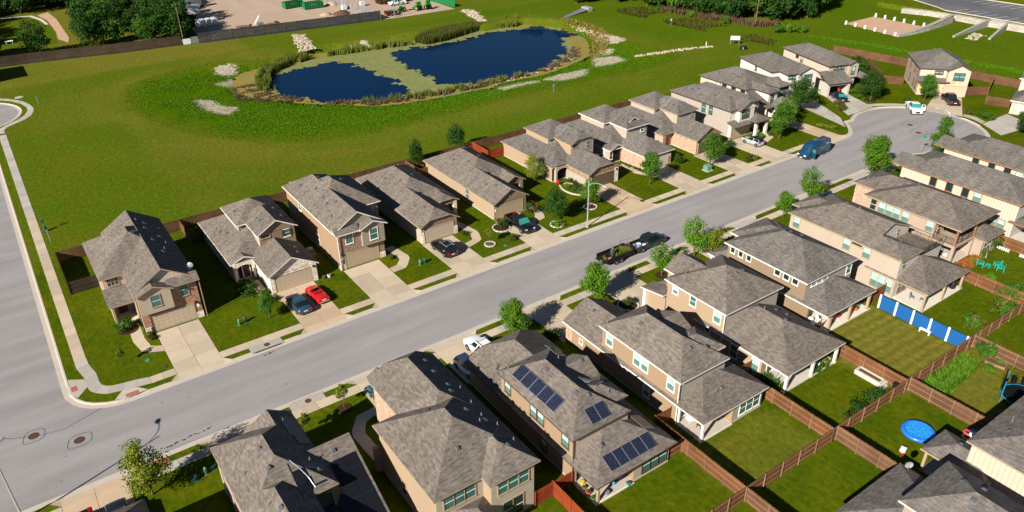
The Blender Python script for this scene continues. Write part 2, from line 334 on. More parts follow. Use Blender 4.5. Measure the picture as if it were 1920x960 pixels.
# ================================================================== SETTING
UP_DRIVES = [(7.6,12.65),(22.6,27.75),(32.1,37.45),(44.4,49.5),(56.9,61.8),(75.3,80.4),(88.2,93.2),(100.2,105.3),(109.4,114.5),(126.0,130.0)]
LO_DRIVES = [(-6.0,-0.4),(7.2,13.6),(23.2,28.1),(33.1,38.5),(46.3,51.4),(57.4,63.2),(74.9,78.9),(84.8,89.4),(100.4,104.6),(114.2,119.0)]
KB, SW0, SW1 = 5.85, 6.8, 8.1                       # kerb back, pavement edges
def arc(cx, cy, r, a0, a1, n): return [(cx+r*math.cos(R(a0+(a1-a0)*i/n)), cy+r*math.sin(R(a0+(a1-a0)*i/n))) for i in range(n+1)]
low_entry = [(127.5,-5.85),(129.5,-6.0),(131.8,-6.6),(134.3,-7.9)]
circ = arc(145.6, 0.2, 12.4, -138, 122, 34)
up_entry = [(137.0,10.9),(135.6,9.3),(134.2,7.9),(132.4,6.6),(130.6,6.0)]
corner = [(2.6,5.85),(1.2,6.0),(0.2,6.35),(-.9,7.0),(-1.7,7.8),(-2.3,8.8),(-2.65,10.0),(-2.7,11.4)]
left_cul = [(-2.7,106.5),(-2.3,108.6),(-1.2,110.4)] + arc(-7.5, 120.3, 11.6, -54, 234, 40) + [(-13.9,109),(-14.2,106.5)]
corner2 = [(-14.2,11.4),(-14.6,9.4),(-15.8,7.4),(-17.4,6.2),(-19.5,5.85)]
kerb_line = [(-90,-KB)] + [(x,-KB) for x in (-60,-30)] + low_entry + circ + up_entry + corner + left_cul + corner2 + [(-60,KB),(-90,KB)]
def notch(ds, s, line):
    out = []
    for a, b in ds: out += [(a-.85, s*KB), (a, s*SW0), (b, s*SW0), (b+.85, s*KB)]
    return out
hole = [(-90,-KB),(-60,-KB),(-30,-KB)] + notch(LO_DRIVES, -1, 0) + low_entry + circ + up_entry + notch(UP_DRIVES[::-1], 1, 0)[::1] + corner + left_cul + corner2 + [(-60,KB),(-90,KB)]
# upper notches were listed right-to-left: reverse the points of every notch
_up = []
for a, b in UP_DRIVES[::-1]: _up += [(b+.85, KB), (b, SW0), (a, SW0), (a-.85, KB)]
hole = [(-90,-KB),(-60,-KB),(-30,-KB)] + notch(LO_DRIVES, -1, 0) + low_entry + circ + up_entry[:-1] + _up[1:] + corner + left_cul + corner2 + [(-60,KB),(-90,KB)]

# ---- basin of the pond -------------------------------------------------
CX, CY = CAM.x, CAM.y
def sink(P, d=1.6): k = (54+d)/54; return [(CX+(x-CX)*k, CY+(y-CY)*k) for x, y in P]
ZONE = smooth_poly([(24,120),(28,127),(35,129),(47,133),(58,128),(70,128),(88,128),(106,126),(124,122),(141,121),(147,110),(147,89),(147,70),(148,63),(140,61),(126,61),(113,62),(102,62),(93,63),(81,62),(72,62),(64,61),(53,62),(44,66),(38,70),(31,80),(27,89),(24,99),(23,110)], 1)
BANK = smooth_poly(sink([(49,117),(57,120),(63,123),(69,123),(75,123),(82,123),(84,121),(93,121),(99,119),(105,122),(112,125),(122,123),(127,120),(130,121),(135,115),(140,107),(140,99),(138,91),(133,84),(128,78),(121,75),(111,72),(104,72),(97,73),(94,71),(89,72),(81,72),(75,73),(70,74),(65,76),(62,80),(56,85),(51,91),(48,94),(47,97),(44,103),(46,109)]), 1)
WATER1 = smooth_poly(sink([(53,108),(55,110),(62,112),(65,113),(69,113),(74,111),(76,109),(76,104),(76,96),(78,92),(77,87),(78,84),(76,79),(72,78),(68,80),(64,82),(61,84),(57,86),(54,92),(52,95),(54,99),(52,103)]), 1)
WATER2 = smooth_poly(sink([(87,110),(91,112),(97,112),(99,111),(104,111),(109,111),(116,112),(120,113),(121,114),(129,111),(135,112),(137,109),(139,103),(139,97),(134,97),(130,93),(128,87),(123,83),(114,78),(109,76),(103,75),(96,77),(91,77),(86,79),(86,83),(86,89),(86,101)]), 1)
BARE = [sink(P, 1.2) for P in ([(44,113),(48,115),(51,113),(49,108),(46,109)],[(36,103),(39,101),(39,96),(42,93),(39,89),(37,91),(36,96)],[(47,123),(51,124),(49,118),(46,120)],
    [(144,107),(145,103),(144,93),(142,87),(144,82),(140,81),(138,85),(142,94),(143,101)],[(134,81),(136,79),(133,76),(130,78)],[(128,76),(132,73),(131,69),(128,68),(122,69)],[(112,70),(119,69),(114,64),(108,64),(107,69)],
    [(73,141),(76,141),(73,124),(68,123)],[(127,139),(130,136),(125,122),(123,123)],[(82,124),(88,124),(88,122.3),(82,122.3)],[(95,70.5),(104,70),(104,68),(95,68.5)])]
RIM = smooth_poly([(18,112),(19,98),(23,84),(33,70),(42,61),(58,55.5),(90,55),(125,54.5),(150,55),(156,64),(154,90),(152,114),(142,127),(122,130),(100,134),(70,137),(44,140),(30,134),(21,124)], 1)
def hfun(x, y):
    if inpoly(x, y, ZONE):
        if inpoly(x, y, BANK): return -2.3
        a = pdist(x, y, ZONE); b = pdist(x, y, BANK); r = a/(a+b+1e-6)
        return -1.5*sm(0, 1, r)
    if 10 < x < 260 and 45 < y < 150: return 0.0
    return 0.0
def park_h(x, y):                                   # raised bank with the car park on top, behind the last houses
    return 0.0
def hz(x, y): return hfun(x, y)
def attrs(x, y):
    dry = tall = lawn = bare = 0.0
    n = mnoise.noise(Vector((x*.06, y*.06, 3)))*.5+.5; n2 = mnoise.noise(Vector((x*.21, y*.21, 9)))*.5+.5
    lot = (-3 < x < 134 and -75 < y < 43.5) or (134 <= x < 184 and -75 < y < 43)
    if lot:
        lawn = 1.0
        h = math.sin(math.floor((x-4)/13.2)*12.9898 + (5 if y > 0 else 0))*43758.5453; h -= math.floor(h)
        dry = .0; lawn = 1.0 - .45*h*n
        if 70.0 < x < 82.4 and -42.2 < y < -30: lawn = .05; dry = .62+.30*math.sin((y+x*.03)*2*math.pi/1.25)
        if 70.6 < x < 84 and y < -42.4: lawn = .25; dry = .55
        if 44.6 < x < 57.2 and -42.2 < y < -35: lawn = .35; dry = .35+.12*math.sin(y*2*math.pi/1.4)
        if 97 < x < 110 and -42 < y < -30: lawn = .45
        if 110 < x and y < -30: lawn = .6
    else:
        d = pdist(x, y, RIM); ins = inpoly(x, y, RIM)
        if inpoly(x, y, ZONE):
            dz = pdist(x, y, ZONE); tall = sm(0, 7, dz)*(0.55+.6*n2); tall = min(1, tall)
            for P in BARE:
                if inpoly(x, y, P): bare = 1.0
                else:
                    q = pdist(x, y, P)
                    if q < 2.2: bare = max(bare, .62*(1-q/2.2))
        elif ins: dry = .10+.38*n*n2*2; tall = .25*(1-n)+(.45 if y < 62 or x > 60 else 0)*n2
        else:
            dry = max(0, sm(14, 2, d))*.35*n + .16*n+.10*math.sin(d*.55+3*n)*n2
            if y > 138: dry = .30+.3*n
            if 126 < y < 139 and x < 140: tall = .5*n2; dry *= .5
            if x < 20 and y < 100: dry *= .35
            if x > 60: dry *= .6; tall = max(tall, .14+.50*n2)
            if x < 20: tall = .22*n2
            for P in BARE[7:9]:
                if inpoly(x, y, P): bare = 1.0
    return dry, tall, max(0, lawn), bare
def make_ground():
    pts = []; HB = hole; n_h = len(HB)
    # densify the outline
    out = []
    for i in range(n_h):
        a = HB[i]; b = HB[(i+1) % n_h]; L = math.hypot(b[0]-a[0], b[1]-a[1]); k = max(1, int(L/4))
        for j in range(k): out.append((a[0]+(b[0]-a[0])*j/k, a[1]+(b[1]-a[1])*j/k))
    pts = list(out); edges = [(i, (i+1) % len(out)) for i in range(len(out))]
    xs = [-3000,-900,-300,-120] + [-60+6*i for i in range(10)] + [1.8*i for i in range(90)] + [163+4*i for i in range(31)] + [310,420,700,1500,3500]
    ys = [-1500,-500,-220,-130] + [-90+5*i for i in range(7)] + [-54+1.8*i for i in range(112)] + [149+5*i for i in range(22)] + [290,420,800,1600,3500]
    rr = random.Random(3)
    def nearhole(x, y):
        if y < -8.5 or (y > 9 and x > 2 and x < 128) or x > 160: return False
        return pdist(x, y, out) < .5
    for x in xs:
        for y in ys:
            jx = rr.uniform(-.4, .4) if -60 < x < 290 and -60 < y < 260 else 0
            jy = rr.uniform(-.4, .4) if jx else 0
            X, Y = x+jx, y+jy
            if nearhole(X, Y): continue
            pts.append((X, Y))
    for i in range(25):
        for j in range(40): pts.append((70.05+i*.5, -42.1+j*.31))
    v, e, f, *_ = delaunay_2d_cdt([Vector(p) for p in pts], edges, [], 0, 1e-4)
    keep = []; road = []
    for t3 in f:
        cx = sum(v[i].x for i in t3)/3; cy = sum(v[i].y for i in t3)/3
        near = -95 < cx < 160 and -13.5 < cy < 135
        (road if near and inpoly(cx, cy, out) else keep).append(t3)
    co = []; A = [[], [], [], []]
    for p in v:
        x, y = p.x, p.y; inside = -60 < x < 300 and -80 < y < 300
        co.append((x, y, hz(x, y) if inside else 0.0))
        a = attrs(x, y) if inside else (.4, 0, 0, 0)
        for k in range(4): A[k].append(a[k])
    me = bpy.data.meshes.new('ground'); me.from_pydata(co, [], keep)
    for k, nme in enumerate(('dry','tall','lawn','bare')):
        at = me.attributes.new(nme, 'FLOAT', 'POINT'); at.data.foreach_set('value', A[k])
    me.materials.append(M['grass']); me.polygons.foreach_set('use_smooth', [True]*len(me.polygons))
    struct(obj('ground', me))
    ru = sorted({i for t3 in road for i in t3}); ix = {k: i for i, k in enumerate(ru)}
    me2 = bpy.data.meshes.new('road'); me2.from_pydata([(v[i].x, v[i].y, -.13) for i in ru], [], [tuple(ix[i] for i in t3) for t3 in road]); me2.materials.append(M['asphalt'])
    return struct(obj('road', me2))
road = make_ground()

# ---- kerb and gutter ---------------------------------------------------
def resample(P, step, closed=False):
    out = []
    for i in range(len(P)-1):
        a = P[i]; b = P[i+1]; L = math.hypot(b[0]-a[0], b[1]-a[1]); k = max(1, int(math.ceil(L/step)))
        for j in range(k): out.append((a[0]+(b[0]-a[0])*j/k, a[1]+(b[1]-a[1])*j/k))
    out.append(P[-1]); return out
def dropk(x, y):
    f = 1.0
    for ds, s in ((UP_DRIVES, 1), (LO_DRIVES, -1)):
        if abs(y-s*KB) < .4:
            for a, b in ds: f = min(f, max(0, min(1, max((a-x)/.85, (x-b)/.85))))
    if math.hypot(x-145.6, y-.2) < 12.9:
        an = math.degrees(math.atan2(y-.2, x-145.6))
        for a0, a1 in ((72,113),(-12,20),(-62,-32)):
            if a0 < an < a1: f = min(f, max(0, 1-min(an-a0, a1-an)/3.0))
    if 133.8 < x < 137.5 and 7.4 < y < 11.4: f = 0.0
    if -3 < x < -2.4 and 10 < y < 11.6: f = 0
    if 2.0 < x < 3.5 and 5.5 < y < 6.2: f = 0
    return f
def kerb(P):
    P = resample(P, .9); mb = MB(); rings = []
    for i, (x, y) in enumerate(P):
        a = P[max(0, i-1)]; b = P[min(len(P)-1, i+1)]; tx, ty = b[0]-a[0], b[1]-a[1]; L = math.hypot(tx, ty) or 1; nx, ny = -ty/L, tx/L
        f = dropk(x, y); top = -.10+.115*f
        rings.append([(x+nx*d, y+ny*d, z) for d, z in ((-.02,-.16),(-.02,top),(.14,top),(.20,top-.02),(.24,-.115),(.77,-.118),(.78,-.16))])
    for r0, r1 in zip(rings, rings[1:]):
        for k in range(6): mb.poly([r0[k], r0[k+1], r1[k+1], r1[k]], 'concrete_kerb')
    return struct(mb.build('kerb', merge=True))
_c = [p for p in kerb_line if -62 < p[0]]
kerb(_c)

# ---- pavements made of slabs ------------------------------------------
def slab_mesh(w, d, mat, h=.06):
    mb = MB(); b = .02
    P0 = [(0,0),(w,0),(w,d),(0,d)]; P1 = [(b,b),(w-b,b),(w-b,d-b),(b,d-b)]
    mb.poly([(x,y,h) for x,y in P1], mat)
    for i in range(4):
        j = (i+1) % 4; mb.poly([(*P0[i],h-.03),(*P0[j],h-.03),(*P1[j],h),(*P1[i],h)], mat); mb.poly([(*P0[i],-.02),(*P0[j],-.02),(*P0[j],h-.03),(*P0[i],h-.03)], 'concrete_joint')
    return mb.mesh('slab')
sidewalk = struct(obj('sidewalk', None))
_sm = {}
def slab(x, y, w, d, mat, parent, h=.06):
    k = (round(w, 2), round(d, 2), mat, h)
    if k not in _sm: _sm[k] = slab_mesh(w-.03, d-.03, mat, h)
    return obj('slab', _sm[k], parent, (x+.015, y+.015, -.03))
def walk_row(ds, s, xa, xb):
    cuts = [xa]
    for a, b in ds: cuts += [a, b]
    cuts.append(xb)
    for i in range(0, len(cuts), 2):
        a, b = cuts[i], cuts[i+1]
        if b-a < .3: continue
        k = max(1, round((b-a)/1.55)); w = (b-a)/k
        for j in range(k): slab(a+j*w, SW0 if s > 0 else -SW1, w, SW1-SW0, 'concrete_warm' if random.random() < .75 else 'concrete_grey', sidewalk)
walk_row(UP_DRIVES, 1, 4.9, 128.6); walk_row(LO_DRIVES, -1, -40, 126.5)
# side street: straight run of slabs with a right-hand pavement
y = 16.0
while y < 105: slab(-1.5, y, 1.27, 1.55, 'concrete_warm' if y < 60 else 'concrete_grey', sidewalk); y += 1.55
def ribbon(name, inner, outer, mat, n, parent, z=.03):
    """curved pavement cut into slabs between two polylines"""
    def at(P, t):
        L = [0]
        for a, b in zip(P, P[1:]): L.append(L[-1]+math.hypot(b[0]-a[0], b[1]-a[1]))
        d = t*L[-1]
        for i in range(len(P)-1):
            if d <= L[i+1]+1e-9: u = (d-L[i])/(L[i+1]-L[i]+1e-9); return (P[i][0]+(P[i+1][0]-P[i][0])*u, P[i][1]+(P[i+1][1]-P[i][1])*u)
        return P[-1]
    for i in range(n):
        q = [at(inner, (i+.006)/n), at(inner, (i+.5)/n), at(inner, (i+.994)/n), at(outer, (i+.994)/n), at(outer, (i+.5)/n), at(outer, (i+.006)/n)]
        MB().prism(q, -.04, z, mat, 'concrete_joint').build('slab', parent)
ribbon('c', [(-.23,16),(-.2,14.5),(.2,12.4),(.2,11.5),(.2,10.1),(.5,9.4),(1.0,9.0),(2.0,8.75),(3.5,8.5),(4.9,8.1)], [(-1.5,16),(-1.5,14.5),(-1.0,11.9),(-1.1,10.4),(-.9,9.2),(-.3,8.4),(.5,7.75),(1.9,7.4),(3.4,7.1),(4.9,6.8)], 'concrete_grey', 9, sidewalk)
MB().prism([(-2.62,12.9),(-1.05,11.9),(-1.05,10.3),(-2.2,8.9),(-2.75,10.2)], -.04, .022, 'concrete_grey').build('ramp', sidewalk)
MB().prism([(1.0,6.2),(1.95,7.38),(3.4,7.08),(4.3,5.95),(3.0,5.9),(2.0,5.9)], -.04, .022, 'concrete_grey').build('ramp', sidewalk)
def tactile(x0, x1, y0, y1, ang=0):
    mb = MB(); mb.box(x0, x1, y0, y1, 0, .034, 'tactile_red')
    nx = max(2, int((x1-x0)/.12)); ny = max(2, int((y1-y0)/.12))
    for i in range(nx):
        for j in range(ny):
            cx = x0+(i+.5)*(x1-x0)/nx; cy = y0+(j+.5)*(y1-y0)/ny; mb.box(cx-.03, cx+.03, cy-.03, cy+.03, .034, .042, 'tactile_red', ('+z','-x','-y','+x','+y'))
    return mb.build('tactile_paving', sidewalk)
tactile(-2.6, -2.0, 10.3, 11.25); tactile(2.1, 3.4, 5.95, 6.5); tactile(2.2, 3.5, -6.6, -5.95)
ribbon('c2', [(-.23,105),(-.4,107.8),(.3,109.5),(2.2,111.2),(3.8,112.5),(5.3,114.8),(6.1,117.6),(6.3,120.1),(5.9,123.2),(4.9,126.6),(3,129.7),(1,131.9),(-3,134)], [(-1.5,105),(-1.6,107.9),(-.9,109.6),(.4,111.3),(2.8,113.7),(4.1,115.6),(5.1,118.8),(5.1,121.5),(4.4,124.8),(2.8,128.1),(.9,130.3),(-3.4,132.6)], 'concrete_grey', 24, sidewalk)
ribbon('c3', [(149.6,14.2),(152.2,12.9),(154.9,10.9),(157.2,8.4)], [(149.0,12.9),(151.4,11.7),(153.9,9.9),(155.9,7.8)], 'concrete_grey', 6, sidewalk)
ribbon('c4', [(160.3,-1.0),(160.1,-3.6),(158.9,-6.0)], [(158.6,-1.6),(158.4,-3.8),(157.3,-6.0)], 'concrete_grey', 3, sidewalk)
ribbon('c5', [(126.5,-8.1),(129,-8.3),(131.5,-9),(133.4,-10.2),(136.5,-13)], [(126.5,-6.8),(129.3,-7),(132,-7.8),(134.2,-9.2),(137.5,-11.9)], 'concrete_grey', 7, sidewalk)
# ---- driveways ----------------------------------------------------------
def driveway(a, b, s, yg, mat, name='driveway'):
    d = struct(obj(name, None)); y0 = SW0; rows = max(2, round((yg-y0)/2.7)); m = (a+b)/2
    cut = [y0, 9.1] + [9.1+(yg-9.1)*(i+1)/(rows-1) for i in range(rows-1)]
    for c0, c1 in zip(cut, cut[1:]):
        for x0, x1 in ((a, m), (m, b)):
            ya, yb = (c0, c1) if s > 0 else (-c1, -c0)
            slab(x0, ya, x1-x0, yb-ya, mat, d, .055)
    mb = MB()                                        # sloping apron with flares down to the gutter
    z0, z1, zf = -.105, .018, .0
    for x0, x1 in ((a, m), (m, b)):
        mb.poly([(x0+.01, s*KB, z0), (x1-.01, s*KB, z0), (x1-.01, s*(SW0+.02), z1), (x0+.01, s*(SW0+.02), z1)], mat)
        if s < 0: pass
    mb.poly([(a, s*KB, z0), (a, s*SW0, zf+.02), (a-.87, s*KB, .012)], mat); mb.poly([(b, s*KB, z0), (b+.87, s*KB, .012), (b, s*SW0, zf+.02)], mat)
    mb.poly([(a-.9, s*KB, -.16), (b+.9, s*KB, -.16), (b+.9, s*(SW0+.05), -.16), (a-.9, s*(SW0+.05), -.16)], 'concrete_joint')
    ap = mb.build('apron', d, merge=True); return d
for i, (a, b) in enumerate(UP_DRIVES):
    driveway(a, b, 1, (16.5,16.5,16.5,16.5,16.5,16.5,16.3,16.3,17.3,18.3)[i], ('concrete_warm','concrete_pink','concrete_warm','concrete_warm','concrete_warm','concrete_pink','concrete_warm','concrete_warm','concrete_warm','concrete_pink')[i])
for i, (a, b) in enumerate(LO_DRIVES): driveway(a, b, -1, (13.6,13.6,13.6,13.8,14.0,15.0,14.0,15.0,14.2,14.4)[i], ('concrete_pink','concrete_warm','concrete_warm','concrete_warm','concrete_warm','concrete_warm','concrete_warm','concrete_grey','concrete_grey','concrete_grey')[i])
def poly_drive(quads, mat):
    d = struct(obj('driveway', None))
    for q in quads: MB().prism(q, -.05, .026, mat, 'concrete_joint').build('slab', d)
def split_quad(a, b, c, d, n):                        # a-b garage side, d-c kerb side; n rows x 2
    out = []; L = lambda p, q, t: (p[0]+(q[0]-p[0])*t, p[1]+(q[1]-p[1])*t)
    for i in range(n):
        t0, t1 = i/n+.002, (i+1)/n-.002
        l0, l1, r0, r1 = L(a, d, t0), L(a, d, t1), L(b, c, t0), L(b, c, t1)
        for u0, u1 in ((0, .498), (.502, 1)): out.append([L(l0, r0, u0), L(l0, r0, u1), L(l1, r1, u1), L(l1, r1, u0)][::-1])
    return out
poly_drive(split_quad((138.5,24.6),(143.8,22.9),(138.4,12.5),(134.6,8.7), 5), 'concrete_grey')
poly_drive(split_quad((147.6,22.6),(152.9,20.9),(149.2,12.2),(140.8,12.3), 4), 'concrete_grey')
poly_drive(split_quad((166.0,8.6),(170.0,4.7),(158.3,-1.7),(156.6,5.2), 4), 'concrete_warm')
poly_drive(split_quad((166.8,-6.2),(164.2,-12.6),(153.9,-11.4),(157.2,-6.2), 4), 'concrete_grey')
poly_drive(split_quad((131,-19),(136.4,-19),(138.4,-10.6),(134.0,-8.4), 3), 'concrete_grey')
def walkpath(pts_in, pts_out, n, mat='concrete_warm'):
    p = struct(obj('path', None)); ribbon('w', pts_in, pts_out, mat, n, p, .024)
walkpath([(6.4,19.9),(6.2,16.2),(6.5,14.0),(7.6,13.4)], [(5.1,19.9),(4.9,16.2),(5.4,13.2),(7.6,12.1)], 5)
walkpath([(21.9,21.2),(21.8,17.5),(22.6,15.4)], [(20.6,21.2),(20.6,16.9),(22.6,14.0)], 5)
walkpath([(39.4,18.8),(40.0,15.0),(38.8,13.6),(37.5,13.4)], [(40.8,18.8),(41.4,14.6),(39.6,12.2),(37.5,12.1)], 5)
walkpath([(51.2,19.8),(51.9,15.6),(51.2,13.6),(49.6,13.2)], [(52.5,19.8),(53.2,15.2),(52.2,12.6),(49.6,11.9)], 5)
walkpath([(63.6,20.2),(64.0,16.0),(63.0,14.0),(61.9,13.8)], [(64.9,20.2),(65.2,15.6),(64.0,12.8),(61.9,12.5)], 5)
walkpath([(75.2,21.0),(75.2,17.2),(75.3,15.9)], [(73.9,21.0),(74.0,16.9),(75.3,14.7)], 4)
walkpath([(88.0,21.2),(87.6,17.4),(88.2,14.6)], [(86.8,21.2),(86.4,17.0),(88.2,13.4)], 4)
walkpath([(20.9,-19.6),(20.6,-14.0),(21.6,-12.6),(23.2,-12.4)], [(19.7,-19.6),(19.3,-13.6),(21.0,-11.4),(23.2,-11.2)], 5, 'concrete_grey')
walkpath([(118.6,17.6),(118.4,14.6),(114.6,13.4)], [(119.8,17.6),(119.6,13.8),(114.6,12.2)], 4)
# ---- iron covers, road marks --------------------------------------------
def disc(mb, x, y, z, r, mat, n=18, sx=1, sy=1, a=0):
    mb.poly([(x+r*sx*math.cos(2*math.pi*i/n), y+r*sy*math.sin(2*math.pi*i/n), z) for i in range(n)], mat)
def ring(mb, x, y, z, r, w, mat, n=22):
    for i in range(n):
        a, b = 2*math.pi*i/n, 2*math.pi*(i+1)/n
        mb.poly([(x+r*math.cos(a), y+r*math.sin(a), z), (x+(r+w)*math.cos(a), y+(r+w)*math.sin(a), z), (x+(r+w)*math.cos(b), y+(r+w)*math.sin(b), z), (x+r*math.cos(b), y+r*math.sin(b), z)], mat)
def manhole(x, y, seal, label):
    o = thing('manhole_cover', label, 'manhole', (x, y, -.13), 0, 'iron covers in the street')
    mb = MB(); disc(mb, 0, 0, .008, .52, 'iron_rust'); ring(mb, 0, 0, .010, .42, .05, 'black_plastic'); 
    for k in range(-3, 4): mb.box(-.3, .3, k*.1-.02, k*.1+.02, .008, .013, 'iron_rust')
    mb.build('lid', o)
    if seal:
        m2 = MB(); L = len(seal)
        for i in range(L):
            a = Vector((*seal[i], 0)); b = Vector((*seal[(i+1) % L], 0)); d = (b-a).normalized(); n = Vector((-d.y, d.x, 0))*.03
            m2.poly([(p.x, p.y, .005) for p in (a-n, b-n, b+n, a+n)], 'sealant')
        m2.build('sealed_joint', o)
    return o
box = lambda w, h: smooth_poly([(-w,-h*.6),(-w*.6,h),(w*.8,h*.9),(w,h*.2),(w*.7,-h),(-w*.7,-h)], 1)
manhole(-6.9, 5.3, box(1.1,1.0), 'round iron cover nearest the left frame edge, outlined in tar'); manhole(-3.2, 1.9, box(1.25,1.0), 'round iron cover at the junction beside the long lamp shadow')
manhole(68.9, -.9, box(1.5,1.5), 'rusty iron cover in the road behind the black pickup'); manhole(146.0, 2.1, box(1.9,1.7), 'iron cover in the turning circle nearest the white pickup'); manhole(143.3, -1.2, box(1.9,1.5), 'iron cover in the turning circle nearest the green street sign')
def inlet(x, s, label):
    o = thing('storm_inlet', label, 'storm drain', (x, s*6.2, 0), 0, 'kerb storm drain inlets'); mb = MB()
    mb.box(-1.9, 1.9, -.62, .62, -.08, .045, 'concrete_grey'); mb.build('lid', o)
    MB().box(-1.55, 1.55, -s*.66-.06, -s*.66+.06, -.10, -.02, 'trim_black').build('opening', o)
    m2 = MB(); disc(m2, .1, 0, .052, .36, 'iron_rust'); m2.build('hatch', o); return o
inlet(17.6, 1, 'concrete storm drain inlet beside the white stone garage'); inlet(17.7, -1, 'concrete storm drain inlet on the near kerb by the young staked tree'); inlet(69.3, -1, 'concrete storm drain inlet beside the man in teal')
# oil and tar marks lie flat on the road
def stain(pts, name='road_stain'):
    mb = MB(); rr = random.Random(len(pts)*7+int(pts[0][0]*10))
    for (x, y, r) in pts:
        n = 11; mb.poly([(x+r*rr.uniform(.6,1.2)*math.cos(6.283*i/n), y+r*.55*rr.uniform(.6,1.2)*math.sin(6.283*i/n), 0) for i in range(n)], 'sealant')
    return struct(mb.build(name, loc=(0,0,-.1255)))
stain([(1.2+.33*i+random.uniform(-.1,.1), -4.45+.02*i+random.uniform(-.12,.12), random.uniform(.07,.24)) for i in range(22)])
stain([(2.4,-3.3,.12),(16.9,4.5,.22),(17.5,4.6,.28),(17.9,4.7,.12)])
mb = MB(); a0 = [(-13,9.5),(-9,6.3),(-6.5,5.0),(-4.2,4.6),(-2,5.3),(0.2,6.0)]
for p, q in zip(a0, a0[1:]):
    d = Vector((q[0]-p[0], q[1]-p[1], 0)).normalized(); n = Vector((-d.y, d.x, 0))*.035; mb.poly([(p[0]-n.x,p[1]-n.y,0),(q[0]-n.x,q[1]-n.y,0),(q[0]+n.x,q[1]+n.y,0),(p[0]+n.x,p[1]+n.y,0)], 'sealant')
struct(mb.build('road_joint', loc=(0,0,-.1262)))
# ================================================================== HOUSES
OH = .36
_win = {}
def win_mesh(w, h, kind, trim):
    """frame lies in x-z, outward is -y, centre at origin"""
    k = (w, h, kind, trim)
    if k in _win: return _win[k]
    f = MB(); t = .09; x, z = w/2, h/2
    for b in ((-x-t, x+t, z, z+t), (-x-t, x+t, -z-t, -z), (-x-t, -x, -z, z), (x, x+t, -z, z)): f.box(b[0], b[1], -.05, .02, b[2], b[3], trim)
    f.box(-x-t-.03, x+t+.03, -.09, .02, -z-t-.05, -z-t, trim)
    if kind != 'fixed': f.box(-x, x, -.035, .01, -.03, .03, 'trim_white')
    if kind == 'grid':
        for i in (-1, 1): f.box(i*x/3-.015, i*x/3+.015, -.03, .01, -z, z, 'trim_white')
    up = MB(); lo = MB(); up.poly([(-x,-.012,0),(x,-.012,0),(x,-.012,z),(-x,-.012,z)], {'blind':'pane_blind','dark':'pane_dark','fixed':'pane_dark','grid':'pane_dark','teal':'pane_teal','full':'pane_blind'}.get(kind,'pane_blind'))
    lo.poly([(-x,-.008,-z),(x,-.008,-z),(x,-.008,0),(-x,-.008,0)], {'blind':'pane_screen','dark':'pane_dark','fixed':'pane_dark','grid':'pane_dark','teal':'pane_teal','full':'pane_screen'}.get(kind,'pane_screen'))
    _win[k] = (f.mesh('window'), up.mesh('pane'), lo.mesh('pane')); return _win[k]
FACE = {'-y': 0, '+x': 90, '+y': 180, '-x': -90}
_gd = {}
def garage_mesh(w, h, mat):
    k = (w, h, mat)
    if k in _gd: return _gd[k]
    fr = MB(); t = .12
    fr.box(-w/2-t, -w/2, -.06, .05, 0, h+t, 'trim_tan'); fr.box(w/2, w/2+t, -.06, .05, 0, h+t, 'trim_tan'); fr.box(-w/2, w/2, -.06, .05, h, h+t, 'trim_tan')
    sec = MB(); n = 8; sh = h/4; x0 = -w/2
    sec.box(-w/2, w/2, 0.0, .04, .004, sh-.004, mat)
    for i in range(n):
        a = x0+w*i/n+.05; b = x0+w*(i+1)/n-.05
        sec.poly([(a,-.004,.08),(b,-.004,.08),(b,-.010,.10),(a,-.010,.10)], mat); sec.poly([(a,-.010,.10),(b,-.010,.10),(b,-.010,sh-.10),(a,-.010,sh-.10)], mat); sec.poly([(a,-.010,sh-.10),(b,-.010,sh-.10),(b,-.004,sh-.08),(a,-.004,sh-.08)], mat)
    _gd[k] = (fr.mesh('garage_door'), sec.mesh('section')); return _gd[k]
def vent_mesh():
    mb = MB(); mb.box(-.20,.20,-.20,.20,-.05,.04,'vent_metal'); mb.loft([[(-.16,-.16,.04),(.16,-.16,.04),(.16,.16,.04),(-.16,.16,.04)],[(-.19,-.19,.10),(.19,-.19,.10),(.19,.19,.10),(-.19,.19,.10)],[(-.13,-.13,.16),(.13,-.13,.16),(.13,.13,.16),(-.13,.13,.16)]], 'vent_metal'); return mb.mesh('roof_vent')
def pipe_mesh():
    mb = MB(); mb.tube((0,0,-.1),(0,0,.30),.045,.045,'vent_pipe',7); mb.tube((0,0,0),(0,0,.10),.14,.07,'vent_metal',8); return mb.mesh('vent_pipe')
VENT, PIPE = vent_mesh(), pipe_mesh()
def solar_mesh(w=1.0, h=1.65):
    f = MB(); f.box(-w/2, w/2, -h/2, h/2, .06, .10, 'solar_frame')
    c = MB(); nx, ny = 6, 10; g = .012
    c.poly([(-w/2+.03,-h/2+.03,.103),(w/2-.03,-h/2+.03,.103),(w/2-.03,h/2-.03,.103),(-w/2+.03,h/2-.03,.103)], 'solar_frame')
    for i in range(nx):
        for j in range(ny):
            a = -w/2+.035+(w-.07)*i/nx; b = -w/2+.035+(w-.07)*(i+1)/nx; e = -h/2+.035+(h-.07)*j/ny; d = -h/2+.035+(h-.07)*(j+1)/ny
            c.poly([(a+g*.4,e+g*.4,.108),(b-g*.4,e+g*.4,.108),(b-g*.4,d-g*.4,.108),(a+g*.4,d-g*.4,.108)], 'solar_cell')
    return f.mesh('solar_panel'), c.mesh('cell_sheet')
SOLAR = solar_mesh(1.10, 1.56); SOLARW = solar_mesh(1.32, 1.52)
